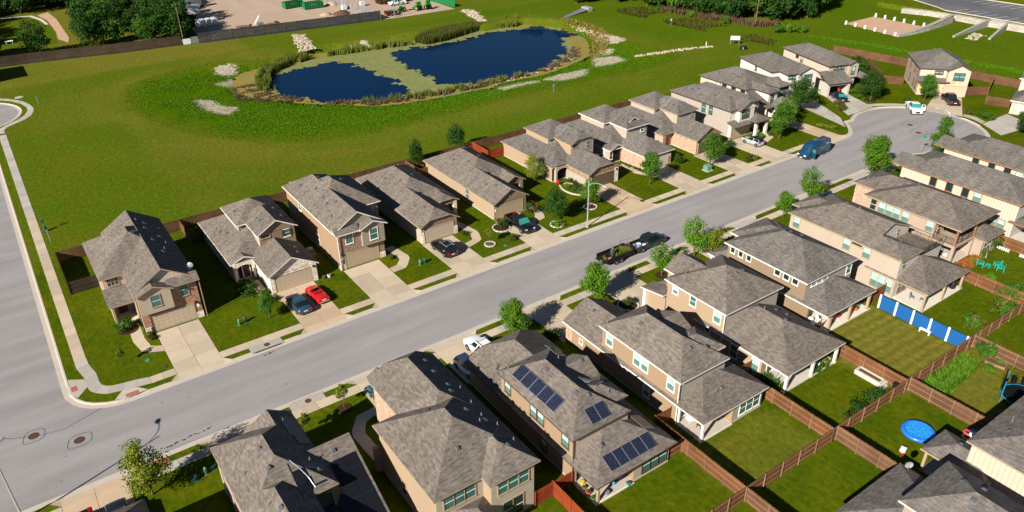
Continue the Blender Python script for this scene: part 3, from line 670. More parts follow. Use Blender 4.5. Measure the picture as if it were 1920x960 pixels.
class House:
    def __init__(s, name, label, o, rz=0, trim='trim_white', roof='roof_brown', group=None):
        s.o = o; s.root = thing(name, label, 'house', (o[0], o[1], 0), rz, group); s.trim = trim; s.rm = roof; s.roofs = []; s.nb = 0; s.rot = rz != 0
    def q(s, x, y): return (x, y) if s.rot else (x-s.o[0], y-s.o[1])
    def block(s, x0, x1, y0, y1, z0, z1, mat, name='wall'):
        e = .003*s.nb; s.nb += 1; (a, c), (b, d) = s.q(x0+e, y0+e), s.q(x1-e, y1-e)
        o = MB().box(a, b, c, d, z0, z1-e, mat).build(name, s.root)
        return o
    def base(s, x0, x1, y0, y1):                       # pale slab edge under the walls
        (a, c), (b, d) = s.q(x0-.03, y0-.03), s.q(x1+.03, y1+.03); MB().box(a, b, c, d, 0, .18, 'concrete_kerb').build('foundation', s.root)
    def roof(s, x0, x1, y0, y1, z, p, ax='y', ends='hh', gm=('stucco_tan','stucco_tan'), t=.5, mat=None, trim=None):
        i = len(s.roofs); z = z+.007*i; x0 += .004*i; x1 -= .004*i; mat = mat or s.rm; trim = trim or s.trim
        sw = ax == 'x'                                 # work with ridge along y, swap afterwards
        A0, A1, B0, B1 = (y0, y1, x0, x1) if sw else (x0, x1, y0, y1)
        w = (A1-A0)/2; m = (A0+A1)/2; rise = w*p; lim = (B1-B0)/2
        def rs(e): return {'h': w, 'g': 0, 'j': w*(1-t)}[e]
        r0, r1 = rs(ends[0]), rs(ends[1])
        if r0+r1 > (B1-B0): k = (B1-B0)/(r0+r1); r0 *= k; r1 *= k
        if ends == 'hh' and 2*w > (B1-B0): pass
        C0, C1 = B0+r0, B1-r1; top = z+rise
        if ends[0] == 'h' and ends[1] == 'h' and r0 < w-1e-6: pass
        V = lambda a, b, c: ((b, a, c) if sw else (a, b, c))
        faces = []; L = [(A0,B0,z)]; Rr = [(A1,B0,z)]
        lo = []; 
        def end(e, B, C, sgn):
            if e == 'j':
                cx = w*(1-t); zc = z+rise*t; return [(m-cx, B, zc), (m+cx, B, zc)]
            return []
        j0, j1 = end(ends[0], B0, C0, 1), end(ends[1], B1, C1, -1)
        left = [(A0,B1,z),(A0,B0,z)] + ([j0[0]] if j0 else []) + ([(m,C0,top)]) + ([(m,C1,top)] if C1-C0 > 1e-4 else []) + ([j1[0]] if j1 else [])
        right = [(A1,B0,z),(A1,B1,z)] + ([j1[1]] if j1 else []) + [(m,C1,top)] + ([(m,C0,top)] if C1-C0 > 1e-4 else []) + ([j0[1]] if j0 else [])
        faces += [left, right]
        if ends[0] == 'h': faces.append([(A0,B0,z),(A1,B0,z),(m,C0,top)])
        if ends[1] == 'h': faces.append([(A1,B1,z),(A0,B1,z),(m,C1,top)])
        if j0: faces.append([j0[0], j0[1], (m,C0,top)])
        if j1: faces.append([j1[1], j1[0], (m,C1,top)])
        mb = MB(); th = .17; ec = {}
        for F in faces:
            P = [V(*p) for p in F]; P = [(*s.q(a, b), c) for a, b, c in P]
            if sw: P = P[::-1]
            mb.poly(P, mat); mb.poly([(a, b, c-th) for a, b, c in P[::-1]], trim)
            for k in range(len(P)):
                a, b = P[k], P[(k+1) % len(P)]; ka = tuple(round(v, 4) for v in a); kb = tuple(round(v, 4) for v in b)
                if (kb, ka) in ec: del ec[(kb, ka)]
                else: ec[(ka, kb)] = (a, b)
        for a, b in ec.values(): mb.poly([b, a, (a[0],a[1],a[2]-th), (b[0],b[1],b[2]-th)], trim)
        o = mb.build('roof', s.root)
        # gable infill
        for e, B, sg, g in ((ends[0], B0+OH, 1, gm[0]), (ends[1], B1-OH, -1, gm[1])):
            if e in 'gj':
                a0, a1 = A0+OH+.02, A1-OH-.02; zz = z-.1; P = [(a0, z-.15), (a1, z-.15), (a1, zz+(OH)*p)]
                if e == 'j':
                    cx = w*(1-t); zc = zz+rise*t; P += [(m+cx, zc), (m-cx, zc)]
                else: P += [(m, zz+rise)]
                P.append((a0, zz+OH*p))
                g_ = MB(); F = [(*s.q(*V(x, B, c)[:2]), c) for x, c in P]
                if (sg < 0) != sw: F = F[::-1]
                g_.poly(F, g); g_.build('gable', s.root)
        H_ = dict(A0=A0, A1=A1, B0=B0, B1=B1, z=z, p=p, sw=sw, ends=ends, t=t, w=w, rise=rise, o=o, C0=C0, C1=C1)
        s.roofs.append(H_); return o
    def rz_(s, r, x, y):
        a, b = (y, x) if r['sw'] else (x, y)
        if not (r['A0'] <= a <= r['A1'] and r['B0'] <= b <= r['B1']): return None
        opts = [(a-r['A0'], (-1, 0)), (r['A1']-a, (1, 0))]
        for e, d, n in ((r['ends'][0], b-r['B0'], (0, -1)), (r['ends'][1], r['B1']-b, (0, 1))):
            if e == 'h': opts.append((d, n))
            if e == 'j': opts.append((d+r['w']*r['t'], n))
        d, n = min(opts, key=lambda q: q[0]); 
        if r['sw']: n = (n[1], n[0])
        return r['z']+r['p']*d, n, r['p']
    def at(s, x, y):
        best = None
        for r in s.roofs:
            if 'shed' in r:
                if r['x0'] <= x <= r['x1'] and r['y0'] <= y <= r['y1']: q = (r['f'](x, y), r['n'], r['p'])
                else: q = None
            else: q = s.rz_(r, x, y)
            if q and (best is None or q[0] > best[0][0]): best = (q, r)
        return best
    def shed(s, x0, x1, y0, y1, zl, zh, d, mat=None, trim=None):
        """d: side where the low edge is"""
        i = len(s.roofs); zl += .006*i; zh += .006*i
        f = {'-y': lambda x, y: zl+(zh-zl)*(y-y0)/(y1-y0), '+y': lambda x, y: zh-(zh-zl)*(y-y0)/(y1-y0), '-x': lambda x, y: zl+(zh-zl)*(x-x0)/(x1-x0), '+x': lambda x, y: zh-(zh-zl)*(x-x0)/(x1-x0)}[d]
        P = [(x0,y0),(x1,y0),(x1,y1),(x0,y1)]; mb = MB(); T = [(*s.q(*p), f(*p)) for p in P]; th = .15
        mb.poly(T, mat or s.rm); B = [(a,b,c-th) for a,b,c in T]; mb.poly(B[::-1], trim or s.trim)
        for k in range(4): mb.poly([T[k], B[k], B[(k+1)%4], T[(k+1)%4]][::-1], trim or s.trim)
        o = mb.build('roof', s.root); run = (y1-y0) if 'y' in d else (x1-x0)
        s.roofs.append(dict(shed=1, x0=x0, x1=x1, y0=y0, y1=y1, f=f, n={'-y':(0,-1),'+y':(0,1),'-x':(-1,0),'+x':(1,0)}[d], p=(zh-zl)/run, o=o)); return o
    def win(s, face, pos, u, z, w=.95, h=1.45, kind='blind', trim=None):
        x, y = (pos, u) if face in ('-x', '+x') else (u, pos)
        f, a, b = win_mesh(w, h, kind, trim or s.trim)
        k = {'-x':(-.01,0),'+x':(.01,0),'-y':(0,-.01),'+y':(0,.01)}[face]; X, Y = s.q(x, y)
        o = obj('window', f, s.root, (X+k[0], Y+k[1], z), R(FACE[face])); obj('pane', a, o); obj('pane', b, o); return o
    def wins(s, face, pos, us, z, w=.95, h=1.45, kind='blind', trim=None):
        for u in us: s.win(face, pos, u, z, w, h, kind, trim)
    def garage(s, face, pos, u, w=4.85, h=2.15, mat='garage_tan'):
        f, sec = garage_mesh(w, h, mat); x, y = (pos, u) if face in ('-x', '+x') else (u, pos); X, Y = s.q(x, y)
        k = {'-x':(-.012,0),'+x':(.012,0),'-y':(0,-.012),'+y':(0,.012)}[face]
        o = obj('garage_door', f, s.root, (X+k[0], Y+k[1], 0), R(FACE[face]))
        for i in range(4): obj('section', sec, o, (0, -.022, i*h/4))
        return o
    def plaque(s, x, y, z, mat='logo_white'):
        X, Y = s.q(x, y); MB().box(X-.15, X+.15, Y-.03, Y, z-.22, z+.22, mat).build('number_plaque', s.root)
    def lantern(s, x, y, z):
        X, Y = s.q(x, y); MB().box(X-.09, X+.09, Y-.2, Y, z-.16, z+.16, 'trim_black').build('wall_lantern', s.root)
    def post(s, x, y, z1, w=.11, mat='trim_white', z0=0, name='post'):
        X, Y = s.q(x, y); mb = MB(); mb.box(X-w, X+w, Y-w, Y+w, z0, z1, mat); mb.box(X-w-.04, X+w+.04, Y-w-.04, Y+w+.04, z0, z0+.12, mat); return mb.build(name, s.root)
    def spout(s, x, y, z1, mat=None):
        X, Y = s.q(x, y); MB().box(X-.045, X+.045, Y-.045, Y+.045, .05, z1, mat or s.trim).build('downspout', s.root)
    def fit(s, x, y, me, name, kids=(), lift=.0, up=False, spin=0):
        b = s.at(x, y)
        if not b: return None
        (z, n, p), r = b; X, Y = s.q(x, y)
        o = obj(name, me, r['o'], (X, Y, z+lift))
        if not up:
            N = Vector((n[0]*p, n[1]*p, 1)).normalized(); U = Vector((-n[0], -n[1], p)).normalized() if p else Vector((0,1,0)); Rt = U.cross(N)
            mt = Matrix((Rt, U, N)).transposed()
            o.rotation_euler = (mt @ Matrix.Rotation(spin, 3, 'Z')).to_euler()
        for nm, k in kids: obj(nm, k, o)
        return o
    def vents(s, boxes=(), pipes=()):
        for x, y in boxes: s.fit(x, y, VENT, 'roof_vent')
        for x, y in pipes: s.fit(x, y, PIPE, 'vent_pipe', up=True)
    def solar(s, pts, spin=0, kit=None):
        k = kit or SOLAR
        for x, y in pts: s.fit(x, y, k[0], 'solar_panel', (('cell_sheet', k[1]),), .03, spin=spin)
    def dish(s, x, y, z, rz=0):
        X, Y = s.q(x, y); d = obj('satellite_dish', None, s.root, (X, Y, z), rz); mb = MB(); rings = []
        for k in range(5):
            r = .36*k/4; rings.append([(r*math.cos(6.283*i/14), .55*r*r*1.2-.1, .42+r*1.05*math.sin(6.283*i/14)) for i in range(14)])
        mb.loft(rings, 'galvanised', True, False); mb.build('reflector', d, True)
        m2 = MB(); m2.path([(0,.05,-.15),(0,.05,.35),(0,-.05,.42)], .03, 'vent_metal'); m2.path([(0,-.02,.1),(0,-.5,.22)], .018, 'vent_metal'); m2.box(-.05,.05,-.56,-.46,.18,.28,'vent_metal'); m2.build('arm', d)
    def patio(s, x0, x1, y0, y1, z=.12, mat='concrete_pale'):
        (a, c), (b, d) = s.q(x0, y0), s.q(x1, y1); MB().box(a, b, c, d, 0, z, mat).build('patio_slab', s.root)
    def door(s, face, pos, u, w=.95, h=2.1, mat='door_dark'):
        x, y = (pos, u) if face in ('-x','+x') else (u, pos); X, Y = s.q(x, y); k = {'-x':(-.012,0),'+x':(.012,0),'-y':(0,-.012),'+y':(0,.012)}[face]
        o = MB().box(-w/2, w/2, -.03, .02, .15, .15+h, mat).box(-w/2-.1, -w/2, -.05, .02, .15, .25+h, s.trim).box(w/2, w/2+.1, -.05, .02, .15, .25+h, s.trim).box(-w/2, w/2, -.05, .02, .15+h, .25+h, s.trim).build('door', s.root, loc=(X+k[0], Y+k[1], 0), rz=R(FACE[face]))
        MB().box(w/2-.12, w/2-.07, -.07, -.03, 1.1, 1.2, 'chrome').build('handle', o); return o
    def rail(s, pts, z, h=1.0, mat='trim_black'):
        mb = MB()
        for (xa, ya), (xb, yb) in zip(pts, pts[1:]):
            A = Vector((*s.q(xa, ya), z)); B = Vector((*s.q(xb, yb), z)); L = (B-A).length; n = max(2, int(L/.16))
            mb.tube(A+Vector((0,0,h)), B+Vector((0,0,h)), .03, .03, mat, 4); mb.tube(A+Vector((0,0,.12)), B+Vector((0,0,.12)), .02, .02, mat, 4)
            for i in range(n+1):
                p = A.lerp(B, i/n); big = i % 10 == 0; mb.tube(p, p+Vector((0,0,h)), .03 if big else .011, .03 if big else .011, mat, 4)
        mb.build('railing', s.root)
    def ac(s, x, y):
        X, Y = s.q(x, y); return X, Y

# ---------------------------------------------------------------- far row (pond side)
h = House('corner_house', 'brick-front two-storey house on the street corner, dish on its eave', (8.8, 26), 0, 'trim_tan', 'roof_brown')
W_ = {'d':'stucco_peach','-y':'brick_red'}
h.base(6.65,13.45,16.8,35.8); h.block(6.65,13.45,16.8,35.8,0,5.55,W_); h.block(4.1,6.65,23.4,34.2,0,5.55,{'d':'stucco_peach','-y':'siding_tan'})
h.block(6.75,10.4,16.3,16.85,2.85,5.55,{'d':'shake_tan','-x':'stucco_peach'}, 'bay'); h.block(4.05,4.3,20.95,23.4,0,2.7,'stucco_peach','porch_wall')
h.block(12.65,13.5,16.7,16.85,0,.85,'stone_white','stone_pier'); h.block(6.6,7.35,16.7,16.85,0,.85,'stone_white','stone_pier')
h.roof(3.75,13.82,22.95,34.6,5.6,.61,'y','hh'); h.roof(6.3,13.82,17.05,36.2,5.6,.63,'y','gg',('batten_cream','stucco_peach')); h.roof(6.32,10.75,15.95,20,5.6,.42,'y','gh',('shake_tan','shake_tan'))
h.shed(10.2,13.86,16.25,17.5,5.56,6.2,'-y'); h.shed(3.75,6.66,20.7,23.45,2.75,3.95,'-y')
h.garage('-y',16.8,10.05,4.95,2.2,'garage_tan'); h.win('-y',16.3,8.55,4.4,1.0,1.45,'teal','trim_tan'); h.win('-y',16.8,11.85,4.45,1.05,1.5,'teal','trim_tan'); h.win('-y',23.4,5.2,4.75,1.2,1.0,'grid','trim_tan')
h.door('-y',23.4,5.4,1.1); h.patio(4.2,6.6,20.9,23.3,.1); h.plaque(13.05,16.8,1.75); h.lantern(12.85,16.8,2.3)
h.vents([(9.7,28.5),(9.3,27.9),(11.1,30.5),(11.2,26.5),(11.6,23),(12.3,28.3),(11.4,32.4)], [(8.1,22.4),(7.4,21.0),(12.0,24.2),(12.6,26.4),(12.8,31.0),(10.6,33)]); h.dish(13.7,19.3,5.7,R(-30)); h.spout(6.5,16.4,5.4,'trim_black'); h.spout(13.75,16.5,5.4)
def model15(name, label, dx, wf, wl, wu, trim, roof, gend, uend, gmat, gar, ent='g'):
    """one-and-a-half storey plan with a projecting garage"""
    h = House(name, label, (23.8+dx, 26), 0, trim, roof); X = lambda v: v+dx
    h.base(X(19.25),X(28.4),22.55,37.1); h.base(X(22.15),X(28.4),16.5,22.55)
    h.block(X(19.25),X(28.4),22.6,37.1,0,2.7,{'d':wl,'-y':wf}); h.block(X(22.15),X(28.4),16.5,22.6,0,2.7,{'d':wl,'-y':wf,'-x':wf})
    h.block(X(22.15),X(28.4),27.6,34.0,2.6,5.5,{'d':wl,'-y':wu}, 'upper_wall'); h.block(X(23.45),X(28.4),22.95,27.7,2.6,5.5,{'d':wl,'-y':wu}, 'upper_wall')
    h.roof(X(18.9),X(28.76),22.2,37.5,2.75,.52,'y','hh'); h.roof(X(21.8),X(28.76),16.1,26,2.75,.57,'y',gend+'h',(gmat,gmat),.55)
    h.roof(X(21.8),X(28.8),27.2,34.4,5.6,.55,'y','hh'); h.roof(X(23.1),X(28.8),22.55,31,5.6,.57,'y',uend+'h',(wu,wu),.5)
    h.garage('-y',16.5,X(25.2),4.9,2.2,gar)
    h.win('-y',22.95,X(27.25),4.75,.8,1.0,'teal'); h.plaque(X(28.0),16.5,1.7); h.lantern(X(28.0),16.5,2.3)
    h.vents([(X(20.4),31.0),(X(20.9),29.5),(X(24.6),25.3),(X(27.5),28),(X(27.6),25.2),(X(27.3),20.4),(X(27.0),18.6),(X(22.8),30.6)], [(X(20.2),32.4),(X(24.4),26.3),(X(24.9),24.9)])
    return h, X
h, X = model15('stone_front_house', 'house with white stone garage gable and arched porch behind the red convertible', 0, 'stone_white', 'stucco_cream', 'stucco_khaki', 'trim_white', 'roof_brown', 'g', 'g', 'stone_white', 'garage_tan')
h.roof(18.95,22.7,22.15,26,2.75,.42,'y','gh',('stone_white','stone_white'))
def arch(h, x0, x1, y, zt, zs, wall, depth=.3):
    """porch front with an arched opening (outer wall is a strip of quads)"""
    mb = MB(); n = 10; w = (x1-x0)/2; m = (x0+x1)/2
    for i in range(n):
        a0, a1 = math.pi*(1-i/n), math.pi*(1-(i+1)/n); p0 = (m+w*.78*math.cos(a0), zs+(zt-zs)*.62*math.sin(a0)); p1 = (m+w*.78*math.cos(a1), zs+(zt-zs)*.62*math.sin(a1))
        q = lambda px, yy: h.q(px, yy)
        mb.poly([(*q(p0[0],y),p0[1]),(*q(p1[0],y),p1[1]),(*q(p1[0],y),zt),(*q(p0[0],y),zt)], wall); mb.poly([(*q(p0[0],y),p0[1]),(*q(p0[0],y+depth),p0[1]),(*q(p1[0],y+depth),p1[1]),(*q(p1[0],y),p1[1])], wall)
    for a, b in ((x0, m-w*.78), (m+w*.78, x1)):
        (A, C), (B, D) = h.q(a, y), h.q(b, y+depth); mb.box(A, B, C, D, 0, zt, wall)
    mb.build('porch_arch', h.root)
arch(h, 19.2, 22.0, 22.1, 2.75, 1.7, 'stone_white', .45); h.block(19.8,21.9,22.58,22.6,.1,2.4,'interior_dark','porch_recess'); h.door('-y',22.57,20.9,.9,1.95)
h.win('-y',22.95,24.3,5.15,1.2,.45,'fixed','trim_tan'); MB().box(*[v-23.8 for v in (26.6,26.85)],-3.14,-3.06,4.35,5.3,'trim_brown').box(*[v-23.8 for v in (27.65,27.9)],-3.14,-3.06,4.35,5.3,'trim_brown').build('shutter', h.root)
h.block(27.75,28.45,16.4,16.55,0,2.6,'stone_white','stone_pier')

h = House('brown_brick_house', 'two-storey house with brown brick front and long sunlit tan side wall', (36.5, 26), 0, 'trim_white', 'roof_brown')
h.base(31.95,38.65,16.8,35.6); h.block(31.95,38.65,16.8,35.6,0,5.55,{'d':'stucco_buff','-y':'brick_brown'}); h.block(38.65,41.05,23.1,33.6,0,5.55,{'d':'stucco_buff','-y':'brick_brown'})
h.block(35.35,38.68,16.3,16.85,2.8,5.55,'siding_taupe','bay'); h.block(31.9,32.7,16.7,16.85,0,.85,'stone_white','stone_pier'); h.block(37.8,38.7,16.7,16.85,0,.85,'stone_white','stone_pier')
h.roof(31.58,41.42,22.7,34.0,5.6,.61,'y','hh'); h.roof(31.58,39.04,17.0,36.1,5.6,.63,'y','gh',('siding_taupe','stucco_buff')); h.roof(34.95,39.08,15.9,20,5.6,.45,'y','gh',('siding_taupe','siding_taupe')); h.shed(31.55,35.2,16.2,17.5,5.56,6.2,'-y'); h.roof(33.5,37,34,38.2,5.0,.45,'y','hh')
h.garage('-y',16.8,35.2,4.9,2.2,'garage_khaki'); h.win('-y',16.8,33.65,4.5,1.0,1.5,'teal'); h.win('-y',16.3,37.05,4.35,1.1,1.6,'teal'); h.win('-x',31.95,30.1,4.5,.9,1.3,'teal'); h.wins('-y',23.1,[39.7],4.7,.9,1.0,'teal'); h.win('-x',31.95,24.2,1.6,.8,1.6,'dark')
h.plaque(32.35,16.8,1.7); h.lantern(32.3,16.8,2.4); h.vents([(33.3,32.4),(34.6,33.2),(34.2,28.6),(34.0,25.5),(34.6,22.3),(35.4,29.6),(33.0,20.5),(33.7,23.6),(35.9,31.6),(38.3,29.0)], [(32.9,30.0),(33.3,29.3),(34.6,26.9),(33.2,21.8),(32.6,24.6)]); h.spout(31.9,16.6,5.4); h.door('-y',23.1,39.9)

def model1(name, label, x0, wl, wf, trim, roof, end, gar, pal):
    h = House(name, label, (x0+4.8, 27), 0, trim, roof); X = lambda v: x0+v
    h.base(X(.35),X(6.3),16.7,37.7); h.block(X(.35),X(6.3),16.7,37.7,0,2.7,{'d':wl,'-y':wf}); h.block(X(6.3),X(9.35),24.2,37.7,0,2.7,{'d':wl,'-y':wf})
    h.roof(X(0),X(9.7),23.2,38.1,2.75,.56,'y','hh'); h.roof(X(0),X(6.66),16.3,36,2.75,.58,'y',end+'h',(wf,wf),.5); h.roof(X(5.5),X(9.75),21.4,28,2.75,.5,'y',end+'h',(wf,wf),.5)
    h.garage('-y',16.7,X(3.2),4.85,2.15,gar); h.block(X(6.3),X(6.7),21.8,24.2,0,2.6,wf,'porch_wall'); h.post(X(9.1),22.0,2.65,.28,pal); h.door('-y',24.2,X(7.6)); h.patio(X(6.4),X(9.3),21.6,24.2,.1)
    h.vents([(X(3.6),34.6),(X(2.6),32.0),(X(3.6),28.8),(X(3.7),24.6),(X(2.0),21.2),(X(2.6),19.4),(X(6.6),35.0),(X(6.3),30.0)], [(X(1.8),31.0),(X(1.5),29.4),(X(2.4),33.0),(X(2.2),30.2)])
    h.plaque(X(.6),16.7,1.6); return h, X
h, X = model1('bungalow', 'single-storey house with brown brick clipped gable behind the black suv', 44.2, 'stucco_cream', 'brick_brown', 'trim_tan', 'roof_brown', 'j', 'garage_tan', 'stone_white')
h.block(44.5,45.0,16.6,16.75,0,1.3,'stone_white','stone_pier'); h.block(49.9,50.55,16.6,16.75,0,1.3,'stone_white','stone_pier'); arch(h,50.9,53.5,21.75,2.7,1.6,'brick_brown',.4)
h, X = model1('bungalow', 'single-storey house with peach side wall and plain tan gable, black pickup on its drive', 56.8, 'stucco_peach', 'stucco_khaki', 'trim_tan', 'roof_brown', 'g', 'garage_khaki', 'stucco_khaki')
h.win('-x',57.15,24.3,1.6,.75,1.6,'teal'); arch(h,63.4,66.1,21.85,2.7,1.5,'stucco_khaki',.4); h.block(59.95,60.2,16.58,16.7,3.25,3.75,'trim_tan','gable_vent')
h, X = model15('arched_porch_house', 'house with arched stone porch and dark brown garage beside the street lamp', 53.6, 'brick_brown', 'stucco_peach', 'siding_grey', 'trim_tan', 'roof_grey', 'j', 'j', 'brick_brown', 'garage_brown')
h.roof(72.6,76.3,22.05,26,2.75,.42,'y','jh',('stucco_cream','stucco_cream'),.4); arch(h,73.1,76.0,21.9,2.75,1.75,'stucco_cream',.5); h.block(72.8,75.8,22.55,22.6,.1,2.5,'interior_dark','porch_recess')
h.wins('-x',72.85,[24.6,25.7,26.8],1.5,.95,1.6); h.block(75.72,75.76,16.6,22.4,0,1.7,'stucco_cream','half_wall'); h.block(81.3,82.1,16.4,16.55,0,2.6,'stone_white','stone_pier'); h.win('-y',22.95,77.9,5.15,1.0,.42,'fixed','trim_tan')
h, X = model15('red_brick_house', 'red brick house with cream hipped garage, small gablet on its upper roof', 66.2, 'brick_pale', 'stucco_cream', 'siding_grey', 'trim_white', 'roof_grey', 'h', 'h', 'brick_red', 'garage_cream')
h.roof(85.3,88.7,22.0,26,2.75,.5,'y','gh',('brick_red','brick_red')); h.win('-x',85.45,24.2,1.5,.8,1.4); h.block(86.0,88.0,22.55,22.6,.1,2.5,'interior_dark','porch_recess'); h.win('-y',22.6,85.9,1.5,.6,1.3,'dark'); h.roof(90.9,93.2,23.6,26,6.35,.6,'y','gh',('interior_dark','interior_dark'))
h, X = model15('hipped_brick_house', 'brick house with brown garage door left of the grey batten house', 78.75, 'brick_pale', 'stucco_cream', 'siding_grey', 'trim_tan', 'roof_grey', 'g', 'h', 'brick_brown', 'garage_brown')
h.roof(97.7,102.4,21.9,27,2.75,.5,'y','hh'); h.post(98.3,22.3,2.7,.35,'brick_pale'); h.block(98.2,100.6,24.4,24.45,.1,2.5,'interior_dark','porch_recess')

h = House('grey_batten_house', 'tall grey board-and-batten house behind the small silver car', (114.4, 25), 0, 'trim_brown', 'roof_grey')
h.base(111.25,117.6,17.6,33.4); h.block(111.25,117.6,18.2,33.4,0,5.55,{'d':'batten_grey','-y':'stone_white'}); h.block(112.9,117.0,17.3,18.3,2.9,5.6,'stone_white','bay'); h.block(117.6,121.0,19.5,33,0,5.5,'batten_grey')
h.roof(110.85,118.0,17.85,33.85,5.6,.42,'y','hh'); h.roof(112.5,118.0,16.9,24,5.6,.5,'y','gh',('stone_white','stone_white')); h.shed(110.6,115.3,16.2,18.2,2.85,3.5,'-y'); h.roof(115.7,120.0,15.4,19.6,3.0,.5,'y','hh'); h.roof(117.2,121.4,19.1,33.4,5.5,.42,'y','hh')
h.garage('-y',17.55,113.6,4.3,2.2,'garage_khaki'); h.block(111.25,116.2,17.6,18.25,0,2.9,'stone_white','garage_wall'); h.post(116.5,16.0,3.0,.26,'stone_white'); h.post(119.4,16.0,3.0,.26,'stone_white'); h.wins('-y',17.3,[114.0,115.1],4.65,.8,1.6,'teal'); h.wins('-x',111.25,[24.7,22.9],4.5,.8,1.6,'teal'); h.win('-x',111.25,24.7,1.6,.8,1.0); h.vents([(113,29.6),(113.6,28.4),(113.4,24),(114,21)],[(112.4,30.4),(113.0,30.0)])
h = House('white_stone_house', 'cream batten house with white stone gable right of the grey batten house', (128.5, 29), 0, 'trim_brown', 'roof_grey')
h.base(123.6,133.2,21,37); h.block(123.6,133.2,24.9,37.0,0,5.55,{'d':'batten_cream','-y':'stone_white'}); h.block(125.3,128.0,20.7,25,0,5.55,'stone_white'); h.block(129.9,133.2,21.9,25,0,5.55,'batten_grey'); h.block(126.0,131.8,18.3,21,0,2.7,'stone_white','garage_wall')
h.roof(123.2,133.65,24.5,37.4,5.6,.42,'y','hh'); h.roof(124.9,128.6,20.3,29,5.6,.42,'y','hh'); h.roof(129.5,133.75,21.5,29,5.6,.42,'y','hh'); h.roof(125.65,132.2,17.9,22.4,2.75,.5,'y','hh'); h.shed(123.2,125.2,19.0,24.9,3.2,5.5,'-y')
h.garage('-y',18.3,128.9,4.6,2.1,'garage_cream'); h.win('-x',123.6,32.1,4.7,1.0,1.0); h.wins('-x',123.6,[30.5,28.1,25.7],4.6,1.0,1.6,'fixed','trim_brown'); h.win('-y',20.7,126.5,4.2,.8,1.9,'teal'); h.wins('-y',21.9,[131.0,132.2],4.4,.9,1.5,'teal'); h.door('-y',20.7,126.0,.9); h.vents([(125.6,34),(125.8,29.4)])
h = House('batten_gable_house', 'house with white batten gable and twin arched window beside the shaded tree', (137.85, 26.1), R(-18), 'trim_brown', 'roof_grey')
h.base(-1.6,7.3,.4,15.2); h.block(-1.6,7.3,3.2,15.2,0,5.55,{'d':'batten_white'}); h.block(.4,7.3,.4,3.3,0,5.55,{'d':'stone_tan','-y':'batten_white','-x':'batten_white'}); h.block(3.1,7.3,-.1,.45,0,5.6,{'d':'stone_white','-y':'batten_white'},'bay')
h.roof(-2.0,7.7,2.85,15.6,5.6,.42,'y','hh'); h.roof(0,7.7,0,8,5.6,.42,'y','hh'); h.roof(2.75,7.75,-.5,6,5.6,.5,'y','gh',('batten_white','batten_white')); h.shed(-2,.6,-.2,3.2,3.0,4.4,'-y')
h.wins('-y',-.1,[4.7,5.7],4.4,.85,1.6,'teal'); h.wins('-y',.4,[1.2,2.1],4.8,.7,.7,'teal'); h.garage('-y',-.1,5.2,3.6,2.1,'garage_tan'); h.win('-x',-1.6,9,4.7,.6,.9,'teal'); h.vents([(1.5,12),(2,8.5),(4,5)])
h = House('open_garage_house', 'cream house with its garage open behind the navy sedan', (150.0, 24.5), R(-16.9), 'trim_brown', 'roof_grey')
h.base(.4,7.7,.4,16.6); h.block(.4,7.7,.4,16.6,0,5.55,{'d':'batten_cream','-y':'stucco_cream'}); h.block(5.4,7.75,-.1,.5,2.6,5.6,'stucco_cream','bay')
h.roof(0,8.1,0,17.05,5.6,.42,'y','hh'); h.roof(5.0,8.15,-.45,6,5.6,.42,'y','gh',('stucco_cream','stucco_cream')); h.shed(-2.2,4.15,-3.5,.7,2.85,4.5,'-y'); h.roof(7.6,10.4,-1.6,2.2,2.75,.6,'y','hh'); h.post(9.9,-1.1,2.7,.14,'trim_brown')
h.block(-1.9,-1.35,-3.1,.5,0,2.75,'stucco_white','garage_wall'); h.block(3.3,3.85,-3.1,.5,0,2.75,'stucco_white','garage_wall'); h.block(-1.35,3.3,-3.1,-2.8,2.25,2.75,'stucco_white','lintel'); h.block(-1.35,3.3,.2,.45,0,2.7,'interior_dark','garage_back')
h.wins('-y',.4,[2.0,3.0,4.0],4.9,.75,.9,'teal'); h.win('-y',-.1,6.5,4.2,.8,1.7); h.wins('-x',.4,[11.5],4.9,.9,.6,'fixed'); h.win('-x',.4,9.8,4.7,.7,1.3); h.vents([(3,13),(2.4,12),(5.6,9)],[(3,7),(4,5)])
h = House('end_house', 'stone and batten house at the end of the turning circle', (164.1, 11.6), math.atan2(-.743, .669), 'trim_brown', 'roof_grey')
h.base(0,9.6,0,12.6); h.block(0,9.6,1.0,12.6,0,5.55,{'d':'stucco_rose','-y':'batten_cream'}); h.block(0,9.6,.1,1.1,0,2.9,'stone_tan'); h.block(5.3,9.6,-.1,1.1,0,5.6,{'d':'stone_tan'},'bay')
h.block(5.35,9.55,-.13,-.1,3.2,5.6,'batten_cream','bay_top')
h.roof(-.4,10.0,.6,13.0,5.6,.5,'y','hh'); h.roof(4.95,10.05,-.5,7,5.6,.5,'y','gh',('batten_cream','batten_cream')); h.shed(-.45,2.7,-.55,2.4,3.0,4.6,'-y'); h.shed(3.2,6.0,-.5,1.0,3.0,3.55,'-y')
h.garage('-y',-.13,7.3,4.5,2.15,'garage_tan'); h.wins('-y',-.13,[7.0,8.1],4.3,.95,1.5,'teal'); h.wins('-y',1.0,[3.3,4.2],4.7,.7,.7,'teal'); h.wins('-x',0,[5.0,9.2],4.4,.35,1.5,'teal'); h.wins('-x',0,[2.2,4.2,8.0],1.6,.35,1.6,'teal'); h.door('-y',.1,1.4); h.vents([(6,10),(7,8),(8.6,6.5)],[(4,9)])
h = House('white_end_house', 'white house cut off by the right frame edge, garage facing the turning circle', (167.2, -6.0), math.atan2(-.956, .292), 'trim_white', 'roof_grey')
